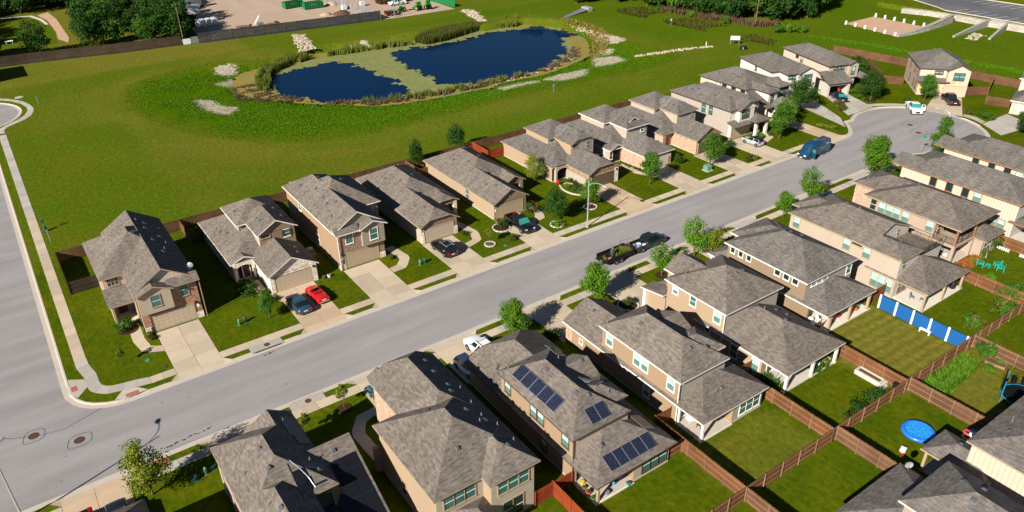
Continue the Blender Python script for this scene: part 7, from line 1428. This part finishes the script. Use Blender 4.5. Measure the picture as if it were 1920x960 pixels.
for i, (x, y, s_, mt, l) in enumerate(((34.0,-32.3,.22,'yellow_plastic','yellow bucket on the solar house patio'),(34.8,-32.0,.25,'galvanised','grey pot at the solar house window'),(36.3,-34.0,.3,'sky_plastic','light blue toy box on the solar house patio'),(37.2,-33.6,.34,'cloth_white','white covered chair on the solar house patio'),(38.3,-34.2,.26,'logo_white','white bucket on the solar house patio edge'),(37.3,-34.9,.22,'turquoise','turquoise pot at the solar house patio edge'),(35.6,-33.6,.24,'orange','orange tub on the solar house patio'),(35.0,-34.6,.26,'steel_grey','grey bin near the solar house corner post'),(33.6,-33.6,.26,'pink_plastic','pink flower tub at the solar house patio side'),(33.5,-34.4,.24,'bin_green','green flower tub at the solar house corner'),(33.7,-32.9,.2,'terracotta','clay pot at the solar house patio side'),(74.6,-30.2,.25,'terracotta','clay pot at the khaki house patio edge'),(79.6,-30.2,.28,'orange','orange flowerpot on the khaki house patio'),(80.4,-29.8,.3,'steel_grey','grey tub on the khaki house patio'),(76.6,-29.8,.28,'cloth_red','red cushion pile on the khaki house patio'),(60.4,-34.4,.2,'orange','orange flowerpot beside the peach house patio post'),(67.4,-34.4,.3,'terracotta','clay planter at the right end of the peach house patio'),(66.3,-34.2,.3,'cloth_white','white sack in the peach house patio bed'),(68.0,-33.8,.25,'cooler_red','red pot in the peach house patio bed'),(73.0,-28.4,.35,'logo_white','white tank beside the khaki house wall'),(29.2,16.3,.25,'wicker','brown pot left of the tall brown brick house'),(29.9,16.2,.25,'logo_white','white pot left of the tall brown brick house'),(101.0,-29.6,.4,'cloth_white','white laundry heap under the balcony'),(115.6,-34.2,.6,'cloth_white','white covered heap on the right-hand batten patio'),(116.9,-35.0,.35,'orange','orange crate on the right-hand batten patio'),(116.2,-35.0,.35,'sky_plastic','blue tub on the right-hand batten patio'))):
    o = thing('garden_pot', l, 'pot', (x, y, .12 if y < -20 and 'laundry' not in l else .0), random.uniform(0,3), 'pots and tubs'); m = MB(); m.loft([[(s_*q*math.cos(6.283*i/10), s_*q*math.sin(6.283*i/10), s_*z) for i in range(10)] for q, z in ((.72,0),(.85,.8),(1,1.4),(1.05,1.5),(.85,1.5))], mt, True, False); m.build('tub', o, True)
    c = MB(); disc(c,0,0,s_*1.42,s_*.9,'soil' if 'pot' in l or 'tub' in l or 'planter' in l else mt,10); c.build('filling', o)
    if ('flower' in l or 'clay' in l or 'planter' in l): q = obj('plant', SHR['bright'][0], o, (0,0,s_*1.2)); q.scale = (s_*1.1,)*3
o = thing('air_toys', 'heap of coloured pool toys behind the low patio roof', 'toys', (68.6,-49.8,0)); 
for i, (dx, dy, mt) in enumerate(((0,0,'yellow_plastic'),(.6,.2,'pink_plastic'),(.9,-.3,'sky_plastic'),(.3,-.5,'logo_white'))):
    m = MB(); n = 12; m.loft([[((.4+.13*math.cos(6.283*k/8))*math.cos(6.283*i_/n), (.4+.13*math.cos(6.283*k/8))*math.sin(6.283*i_/n), .14+.13*math.sin(6.283*k/8)) for k in range(8)] for i_ in range(n+1)], mt, True, False); m.build('swim_ring', o, True, loc=(dx,dy,.15*i))
o = thing('garden_bench', 'small white bench in front of the blue fence', 'bench', (82.0,-37.7,0), R(90)); MB().box(-.65,.65,-.2,.2,.4,.46,'logo_white').build('seat', o); MB().box(-.6,-.52,-.18,.18,0,.4,'logo_white').build('leg', o); MB().box(.52,.6,-.18,.18,0,.4,'logo_white').build('leg', o)
o = thing('wheeled_bin', 'dark wheeled bin at the cedar fence corner', 'bin', (69.4,-41.7,0)); MB().loft([[(-.25,-.28,.05),(.25,-.28,.05),(.25,.28,.05),(-.25,.28,.05)],[(-.3,-.34,1.0),(.3,-.34,1.0),(.3,.34,1.0),(-.3,.34,1.0)]],'black_plastic').build('bin_body', o); MB().box(-.32,.32,-.36,.4,1.0,1.07,'black_plastic').build('lid', o)
patio_chair(72.9,21.0,R(120),'red rocking chair beside the arched porch','cushion_red',.1)

# ================================================================== FAR THINGS
mb = MB(); mb.poly([(51.5,153.6),(84,149.7),(103,147.6),(108,146.5),(129,146),(128,330),(52,330),(54,200),(54,172)], 'dirt_lot'); o = mb.build('dirt_yard', loc=(0,0,.02)); struct(o)
def dumpster(x, y, rz, label):
    o = thing('dumpster', label, 'dumpster', (x, y, .02), rz, 'green skips'); m = MB(); m.box(-3.2,3.2,-1.2,1.2,.2,.3,'steel_green'); m.box(-3.2,3.2,-1.2,-1.1,.3,2.1,'steel_green'); m.box(-3.2,3.2,1.1,1.2,.3,2.1,'steel_green'); m.box(-3.2,-3.1,-1.1,1.1,.3,2.1,'steel_green'); m.box(3.1,3.2,-1.1,1.1,.3,2.1,'steel_green'); m.build('tub', o)
    for k in range(9): MB().box(-3.1+k*.76,-2.98+k*.76,-1.3,-1.2,.3,2.1,'steel_green').build('rib', o)
    for k in range(5): MB().box(-1.1+k*.44,-.8+k*.44,-1.24,-1.202,1.15,1.6,'box_green').build('lettering', o)
    return o
dumpster(93.2,175.4,0,'green skip with pale lettering in the dirt yard'); dumpster(88.4,180.6,R(8),'green skip behind the lettered one, top edge')
vehicle('pickup_truck', 'white pickup in the yard near the tractors, top edge', 'pickup', (117.2,163,.02), R(178), 'pickup', 'car_white')
def tractor(x, y, rz, label):
    o = thing('tractor', label, 'tractor', (x, y, .02), rz, 'green tractors'); MB().loft([[(0,-.35,.7),(0,.35,.7),(0,.35,1.35),(0,-.35,1.35)],[(1.7,-.3,.7),(1.7,.3,.7),(1.6,.26,1.25),(1.6,-.26,1.25)]],'tractor_green').build('bonnet', o); m = MB()
    for sx, sy in ((-.9,-.6),(-.9,.6),(.1,-.6),(.1,.6)): m.tube((sx,sy,1.0),(sx,sy,2.3),.04,.04,'trim_black',5)
    m.box(-1.05,.25,-.72,.72,2.3,2.4,'tractor_green'); m.build('canopy', o); MB().box(-.8,-.2,-.3,.3,1.0,1.5,'black_plastic').build('seat', o)
    for sy in (-1,1): q = wheel(o,-.6,sy*.75,.75,.4,sy); q2 = wheel(o,1.4,sy*.65,.45,.28,sy); MB().box(-1.1,-.1,sy*.75-.22,sy*.75+.22,1.5,1.58,'tractor_green').build('mudguard', o); MB().cyl(0,0,-.02,.02,.4,'tractor_yellow',10).build('wheel_disc', o, loc=(-.6,sy*1.0,.77)).rotation_euler = (R(90),0,0)
    return o
tractor(113.2,152.6,R(200),'green tractor with yellow wheels left of the roller'); tractor(118.6,151.6,R(100),'middle green tractor at the yard edge'); tractor(122.0,151.2,R(80),'right-hand green tractor at the yard edge')
for x, l in ((118.4,'middle'),(121.8,'right-hand')): o = thing('loader_bucket', 'raised green loader part above the '+l+' tractor', 'loader', (x,150.4,.02)); MB().loft([[(-.7,-.1,1.6),(.7,-.1,1.6),(.7,.5,1.4),(-.7,.5,1.4)],[(-.7,-.2,2.9),(.7,-.2,2.9),(.7,.1,2.9),(-.7,.1,2.9)]],'tractor_green').build('shell', o); MB().tube((-.4,.3,.0),(-.4,.2,1.6),.07,.07,'tractor_green',6).tube((.4,.3,0),(.4,.2,1.6),.07,.07,'tractor_green',6).build('arm', o)
o = thing('yard_trailer', 'trailer heaped with brush beside the yard fence', 'trailer', (108.4,150.6,.02), R(160)); MB().box(-1.9,1.9,-1.0,1.0,.5,.62,'orange').box(-1.9,1.9,-1.0,-.95,.62,1.3,'trim_black').box(-1.9,1.9,.95,1.0,.62,1.3,'trim_black').box(1.8,1.9,-1,1,.62,1.2,'orange').build('bed', o); [wheel(o,.0,sy*1.05,.38,.2,sy) for sy in (-1,1)]
tuft_field('brush_heap', 'heap of yellow-brown brush on the yard trailer', 'brush', [(106.8,149.8),(110,149.6),(110,151.4),(106.8,151.5)], 70, 8, .9, 'reed_dead', 81, .8, 'stuff', lambda x, y: .6, .12); tuft_field('brush_heap', 'brown brush pile behind the white yard pickup', 'brush', [(113,166),(123,165),(123,169),(113,170)], 220, 8, 1.6, 'twig_brown', 82, .8, 'stuff', None, .14)
def heap(x, y, r, h_, mat, label, seed):
    rr = random.Random(seed); m = MB(); R_ = []
    for q, z in ((1,0),(.8,.35),(.5,.75),(.18,1.0)): R_.append([(r*q*rr.uniform(.8,1.2)*math.cos(6.283*i/14), r*.7*q*rr.uniform(.8,1.2)*math.sin(6.283*i/14), h_*z*rr.uniform(.85,1.1)) for i in range(14)])
    m.loft(R_, mat, True, False); m.poly(R_[-1], mat); tag(m.build('soil_heap', None, True, loc=(x, y, .02)), label, 'heap', 'heaps in the dirt yard')
heap(97.2,162,3.2,1.1,'soil','low brown soil heap before the lettered skip',91); heap(92.6,164,2.2,.7,'dirt_lot','small pale soil heap left of the brown heap',92); heap(100,176,2.4,1.2,'dirt_lot','rubble heap beside the silver grey fence',93)
for i, (x, y, rz, l) in enumerate(((66.4,162.6,-20,'empty flat trailer at the dark grey fence'),(74.0,160.6,10,'long flat trailer beside the excavator arm'))): o = thing('flat_trailer', l, 'trailer', (x, y, .02), R(rz)); MB().box(-2.2,2.2,-1.0,1.0,.5,.65,'rail').build('deck', o); MB().box(1.6,2.2,-1.0,1.0,.65,.95,'trim_black').build('toolbox', o); [wheel(o,dx,sy*1.02,.36,.2,sy) for dx in (-.5,.4) for sy in (-1,1)]
o = thing('boom_machine', 'machine with a pale boom arm beside the fence', 'machine', (71.2,162,.02)); MB().box(-.8,.8,-.6,.6,.3,1.1,'steel_grey').build('body', o); MB().obox((-.9,.0,1.9),(.6,0,.8),(0,1,0),(-.8,0,.6),'logo_white',1.5,.14,.14).build('boom', o); [wheel(o,dx,sy*.65,.35,.2,sy) for dx in (-.5,.5) for sy in (-1,1)]
for i in range(4):
    for j in range(2): o = thing('wrapped_pallet', ['front','back'][j]+' row wrapped pallet, '+['leftmost','second from left','third from left','rightmost'][i]+' beside the wood', 'pallet', (55.8+i*1.7,172.2+j*2.0,.02), 0, 'wrapped pallets in the dirt yard'); MB().loft([[(-.65,-.7,.15),(.65,-.7,.15),(.65,.7,.15),(-.65,.7,.15)],[(-.6,-.62,1.9),(.6,-.65,1.95),(.58,.62,1.9),(-.6,.6,1.85)]],'container_white').build('load', o); MB().box(-.7,.7,-.75,.75,0,.15,'rail').build('pallet', o)
o = thing('tank', 'pale blue cage tank near the silver grey fence', 'tank', (100.2,167,.02)); MB().box(-.7,.7,-.6,.6,.15,1.5,'container_white').build('vessel', o); MB().box(-.75,.75,-.65,.65,0,.15,'steel_grey').build('base', o); o = thing('tank', 'pale blue cage tank right of the silver grey fence', 'tank', (107.3,168.4,.02)); MB().box(-.7,.7,-.6,.6,.15,1.5,'container_white').build('vessel', o); MB().box(-.75,.75,-.65,.65,0,.15,'steel_grey').build('base', o)
rocks('rubble_pile', 'pile of pale bagged rubble beside the dark grey fence', [(54.6,158.5),(62,157.5),(63.5,162),(57.6,164)], 90, .3, .6, 94)
o = thing('site_truck', 'grey truck at the top edge of the dirt yard', 'truck', (63.5,201,.02), R(10)); MB().box(-3.4,1.2,-1.2,1.2,.9,2.6,'steel_grey').build('cargo_box', o); MB().box(1.3,3.0,-1.1,1.1,.7,2.4,'car_navy').build('cab', o); [wheel(o,dx,sy*1.1,.48,.3,sy) for dx in (-2.4,2.2) for sy in (-1,1)]
o = thing('shed_roof', 'white flat container at the edge of the wood', 'container', (58.5,193,.02), R(5)); MB().box(-3.5,3.5,-1.2,1.2,.0,2.3,'container_white').build('box', o); MB().box(-3.55,3.55,-1.25,1.25,2.3,2.4,'galvanised').build('lid', o)
o = thing('motor_home', 'white motor home parked among the trees, top left', 'camper', (28.6,201,0), R(70)); MB().box(-3.4,2.4,-1.2,1.2,.5,2.9,'container_white').build('living_box', o); MB().loft([[(2.4,-1.1,.5),(2.4,1.1,.5),(2.4,1.1,2.3),(2.4,-1.1,2.3)],[(3.4,-1.0,.5),(3.4,1.0,.5),(3.2,.9,1.6),(3.2,-.9,1.6)]],'container_white').build('cab', o); MB().poly([(2.62,-.9,2.1),(2.62,.9,2.1),(3.25,.85,1.62),(3.25,-.85,1.62)][::-1],'car_glass').build('windscreen', o); MB().box(-2.4,-1.4,-.4,.4,2.9,3.15,'logo_white').build('roof_unit', o); [wheel(o,dx,sy*1.1,.42,.25,sy) for dx in (-2.0,2.2) for sy in (-1,1)]
mb = MB(); mb.poly([(3,174),(19,178),(20,193),(20,214),(17,224),(2,224),(-6,200)], 'grass'); struct(mb.build('clearing', loc=(0,0,.02))); MB()
mb = MB(); mb.poly([(21.5,177),(19.8,183),(20.6,193),(20.6,211),(19,221),(22.4,224),(23.2,211),(22.8,193),(22.6,183)], 'court_sand'); struct(mb.build('path', loc=(0,0,.03))); mb = MB(); mb.poly([(20.2,205),(19.6,214),(17.5,222),(2,226),(2,224.4),(16.6,220.6),(18.6,213),(19.4,205)], 'concrete_pale'); struct(mb.build('path', loc=(0,0,.034)))
o = thing('red_roofed_house', 'dark house with a red roof cut by the top left corner', 'house', (2,240,0)); MB().box(-8,7,-4,6,0,3,'interior_dark').build('wall', o); MB().loft([[(-8.6,-4.6,3),(7.6,-4.6,3),(7.6,6.6,3),(-8.6,6.6,3)],[(-5,1,6),(4,1,6),(4,1.2,6),(-5,1.2,6)]],'roof_red').build('roof', o)
o = thing('picnic_table', 'white table on the shaded lawn, top left', 'table', (8.0,186,0)); MB().box(-1,1,-.6,.6,.68,.75,'logo_white').build('table_top', o); MB().box(-.8,-.7,-.5,.5,0,.68,'logo_white').build('leg', o); MB().box(.7,.8,-.5,.5,0,.68,'logo_white').build('leg', o)
o = thing('shed', 'dark gabled house whose shadow falls across the lawn, left edge', 'house', (-6,150,0)); MB().box(-6,5,-5,5,0,5.5,'stucco_tan').build('wall', o); MB().loft([[(-6.5,-5.5,5.5),(5.5,-5.5,5.5),(5.5,5.5,5.5),(-6.5,5.5,5.5)],[(-1,-.1,8.2),(0,-.1,8.2),(0,.1,8.2),(-1,.1,8.2)]],'roof_dark').build('roof', o)
def upole(x, y, h_, label, mat='pole_wood', arm=True):
    o = thing('utility_pole', label, 'utility pole', (x, y, 0), R(20), 'utility poles'); MB().tube((0,0,0),(0,0,h_),.16,.10,mat,8).build('pole', o)
    if arm: MB().box(-.9,.9,-.05,.05,h_-.6,h_-.5,mat).build('crossarm', o)
    for k in (-.8,.8): MB().cyl(k,0,h_-.5,h_-.3,.05,'pipe_white',6).build('insulator', o)
upole(47.2,154.8,11,'wooden utility pole at the fence gap, top left'); upole(108.2,147.4,9,'thin pole beside the brush trailer','steel_grey',False); upole(185,72.5,13,'wooden utility pole with orange base before the wood'); upole(190,88,13,'pale grey utility pole in the wood','galvanised'); upole(202,76,13,'wooden utility pole deeper in the wood, right')
o = thing('power_line', 'thin cable strung between the two utility poles', 'cable', (190,88,12)); MB().path([(0,0,0),(-1.3,-4,-.5),(-2.6,-8,-.65),(-3.9,-12,-.4),(-5,-15.5,.4)],.03,'trim_black',4).build('wire', o)
o = thing('fence_gate', 'pale blue sheet gate beside the utility pole, top left', 'gate', (48.8,153.8,0), R(-5)); MB().box(-2,0,-.03,.03,.1,1.6,'container_white').build('sheet', o); MB().box(.2,2.0,-.03,.03,.1,1.9,'steel_grey').build('sheet', o)
o = thing('drain_ramp', 'dark lined spillway ramp on the far bank', 'spillway', (155,117.5,0)); MB().loft([[(-6,-2.4,.02),(-5.6,-2.8,.02),(5.4,-.8,.6),(5.6,2.2,.6)],[(-6.2,-1.9,.1),(-5.8,-2.4,.1),(5.2,-.4,.72),(5.4,2.4,.72)]],'steel_grey').build('apron', o); MB().box(4.6,6.4,-1,2.4,0,1.1,'concrete_wall').build('headwall', o)
o = thing('notice_board', 'blue-white notice board on two posts on the bank', 'board', (165,62.8,0), R(-40)); MB().box(-1.2,1.2,-.04,.04,1.3,2.3,'logo_white').build('panel', o); MB().tube((-1.1,0,0),(-1.1,0,2.4),.05,.05,'galvanised',6).build('post', o); MB().tube((1.1,0,0),(1.1,0,2.4),.05,.05,'galvanised',6).build('post', o)
o = thing('storage_bench', 'dark box bench on the bank near the notice board', 'bench', (163,58.2,0)); MB().box(-.9,.9,-.4,.4,.1,.9,'trim_black').build('box', o); MB().box(-.7,-.3,-.42,-.4,.2,.8,'container_white').build('label_panel', o)
o = thing('marker_post', 'short white concrete marker at the end of the rock line', 'marker', (157.4,65.8,0)); MB().tube((0,0,0),(0,0,1.4),.18,.15,'masonry_white',8).build('post', o); MB().cyl(0,0,0,.1,.4,'concrete_grey',10).build('base', o)
# park with sand court, retaining walls and car park
struct(MB().poly([(208,59),(222,59),(222,43),(206,42)], 'court_sand').build('sand_court', loc=(0,0,.03)))
for i in range(6):
    for s_, y in ((0,.0),(1,.0)):
        x, y2 = ((207.6-.25*i, 58.4-3.2*i) if s_ == 0 else (222.6, 58.6-3.0*i)); o = thing('bollard', ['nearest','second','third','fourth','fifth','last'][i]+(' white block on the near side of the sand court' if s_ == 0 else ' white block on the far side of the sand court'), 'bollard', (x, y2, 0), 0, 'white blocks round the sand court'); MB().loft([[(-.25,-.25,0),(.25,-.25,0),(.25,.25,0),(-.25,.25,0)],[(-.2,-.2,.85),(.2,-.2,.85),(.2,.2,.85),(-.2,.2,.85)]],'logo_white').build('block', o); MB().box(-.22,.22,-.22,.22,.85,.95,'logo_white').build('cap', o)
def rwall(pts, h0, h1, th, mat, label, cap=True):
    o = thing('retaining_wall', label, 'wall', (pts[0][0], pts[0][1], 0), 0, 'park retaining walls'); n = len(pts); mb = MB(); bx, by = pts[0]
    hs = [h0+(h1-h0)*i/(n-1) for i in range(n)]
    for i in range(n-1):
        a = Vector((pts[i][0]-bx, pts[i][1]-by, 0)); b = Vector((pts[i+1][0]-bx, pts[i+1][1]-by, 0)); d = (b-a).normalized(); nn = Vector((-d.y, d.x, 0))*th
        m = MB(); q = [a-nn, b-nn, b+nn, a+nn]; z0 = [hs[i], hs[i+1], hs[i+1], hs[i]]
        m.loft([[(p.x, p.y, -.2) for p in q], [(p.x, p.y, z) for p, z in zip(q, z0)]], mat); m.build('wall_block', o)
        if cap: c = MB(); nn *= 1.15; q = [a-nn, b-nn, b+nn, a+nn]; c.loft([[(p.x, p.y, z) for p, z in zip(q, z0)], [(p.x, p.y, z+.12) for p, z in zip(q, z0)]], 'concrete_wall'); c.build('coping', o)
    return o
rwall([(206,41.6),(212,40.6),(219,40.4),(226,40.8),(233,41.4)], .3, 2.2, .5, 'rubble', 'stone retaining wall along the right side of the sand court')
rwall([(233.5,57),(236.2,50),(236.8,42),(236.4,34),(237.2,26),(238.6,10),(241,-20)], 1.3, 1.9, .9, 'rubble', 'long pale rubble wall below the car park', False)
rwall([(217,32),(224,32.4),(230,32.5),(236.5,32.6)], .3, 1.9, .3, 'concrete_wall', 'left concrete wing wall of the culvert'); rwall([(238,28),(230,26.6),(222,25)], 1.9, .3, .3, 'concrete_wall', 'right concrete wing wall of the culvert'); rwall([(236.8,32.4),(237.4,28.4)], 1.9, 1.9, .3, 'concrete_wall', 'concrete headwall of the culvert')
rocks('culvert_rocks', 'rocks in the culvert outlet', [(218,30),(226,31),(226,27.6),(218,26.6)], 60, .2, .5, 95)
# terrace behind the rubble wall carries the car park
tp = [(235,66),(236.6,50),(237.2,42),(236.9,34),(237.7,26),(239.2,10),(241.8,-24),(330,-24),(330,120),(250,90)]
struct(MB().prism(tp, -.3, 1.5, 'grass').build('terrace')); pk = [(247,62),(242,50.5),(239.6,46.6),(240.4,25),(242,0),(244,-20),(268,-20),(264,30),(262,50),(258,70)]
struct(MB().poly([(x, y, 1.515) for x, y in pk], 'asphalt_dark').build('car_park')); o = struct(obj('bay_markings', None))
for k in range(22): y = 48-2.9*k; MB().poly([(240.9,y-3,1.522),(246.0,y-4.4,1.522),(246.0,y-4.22,1.522),(240.9,y-2.82,1.522)],'paint_white').build('bay_line', o); MB().poly([(256.5,y,1.522),(261.5,y-1.4,1.522),(261.5,y-1.22,1.522),(256.5,y+.18,1.522)],'paint_white').build('bay_line', o)
o = struct(MB().path([(246.6,62.5,1.55),(241.6,50.7,1.55),(239.2,46.8,1.55),(240,25,1.55),(241.6,0,1.55)],.18,'concrete_kerb',6).path([(262.4,54,1.55),(264.4,30,1.55),(268.4,-20,1.55)],.2,'concrete_kerb',6).build('car_park_kerb'))
o = thing('pale_building', 'pale building corner at the top right frame edge', 'building', (281,28,1.5)); MB().box(-8,16,-30,14,0,7,'stucco_white').build('wall', o); [MB().box(-8.06,-8.0,-24+k*6,-21+k*6,1.4,3.6,'pane_teal').build('window', o) for k in range(6)]; MB().box(-8.6,16.6,-30.6,14.6,7,7.5,'trim_white').build('roof', o)
tuft_field('hedge_strip', 'bright clipped grass ridge between the end houses and the park', 'grass', [(187.5,56),(190.5,48),(193,40),(196,24),(199,8),(202,-6),(199.5,-6),(196.5,8),(193.5,24),(190.6,38),(188,47),(185.5,55)], 3200, 4, .5, 'weed', 83, .6, 'stuff', None, .07)
# ---- woods: every tree on its own, sharing a few crowns
for k, (h_, r_, mt, sd) in enumerate(((9,4.2,'leaf_wood',101),(10,4.6,'leaf_wood',102),(8,3.8,'leaf_dark',103),(9,4.4,'leaf_mid',104))): tree_kind('wood%d' % k, h_, r_, mt, sd, 44, 70, .55, 'round', .12, .2)
rr = random.Random(17); spots = []
def fill(P, n, dmin, tag_, avoid=()):
    k = 0; t_ = 0; xs = [p[0] for p in P]; ys = [p[1] for p in P]
    while k < n and t_ < 6000:
        t_ += 1; x, y = rr.uniform(min(xs), max(xs)), rr.uniform(min(ys), max(ys))
        if not inpoly(x, y, P) or any(inpoly(x, y, A) for A in avoid): continue
        if any((x-a)**2+(y-b)**2 < dmin*dmin for a, b, _ in spots): continue
        spots.append((x, y, tag_)); k += 1
fill([(-12,166),(20,164),(44,159),(50,160),(50,174),(55,186),(50,240),(24,250),(-20,250)], 74, 4.6, 'left', ([(3,166),(19,164),(24,170),(25,225),(1,226),(0,190)], [(24,192),(33,192),(33,208),(24,208)]))
for x, y in ((26,168),(33,168),(40,164),(46,162),(51,166),(-3,168),(2,164.5),(13,168)): spots.append((x, y, 'left'))
fill([(163,128),(177,117),(179.5,100),(182,89),(184.5,78),(191,71),(206,68.5),(224,76),(240,92),(240,130),(205,155),(160,155)], 135, 4.0, 'right')
fill([(131,160),(165,140),(165,200),(131,220)], 16, 6.0, 'back')
for i, (x, y, t_) in enumerate(spots):
    tree(x, y, rr.uniform(7.0,10.5) if t_ == 'left' else rr.uniform(7.5,11.5), 'wood%d' % rr.choice((0,0,1,2,3)), {'left':'dark leafy tree of the wood behind the fence, top left','right':'dark leafy tree of the wood beyond the bank, top right','back':'leafy tree beyond the far bank, top centre'}[t_], 'wood_tree', rr.uniform(.85,1.2), None, {'left':'trees of the top left wood','right':'trees of the top right wood','back':'trees beyond the far bank'}[t_])
for i, (x, y, r_) in enumerate(((184,64,1.8),(187,62,2.2),(181,80,1.6),(179,92,1.5),(178,104,1.5),(190,60,1.6))): shrub(x, y, r_, 'bright' if i % 2 else 'green', ['leafy bush left of the park bank edge','larger leafy bush at the park bank edge','bush below the orange-based pole','bush at the middle of the wood edge','bush at the far wood edge','rightmost bush at the park bank edge'][i])
tuft_field('dry_brush', 'brown dry brush under the wood edge', 'brush', [(177,104),(180,103),(183,88),(186,76),(192,70),(190,68),(184,72),(180.5,86)], 260, 7, 1.8, 'twig_brown', 84, .4, 'stuff', None, .12)
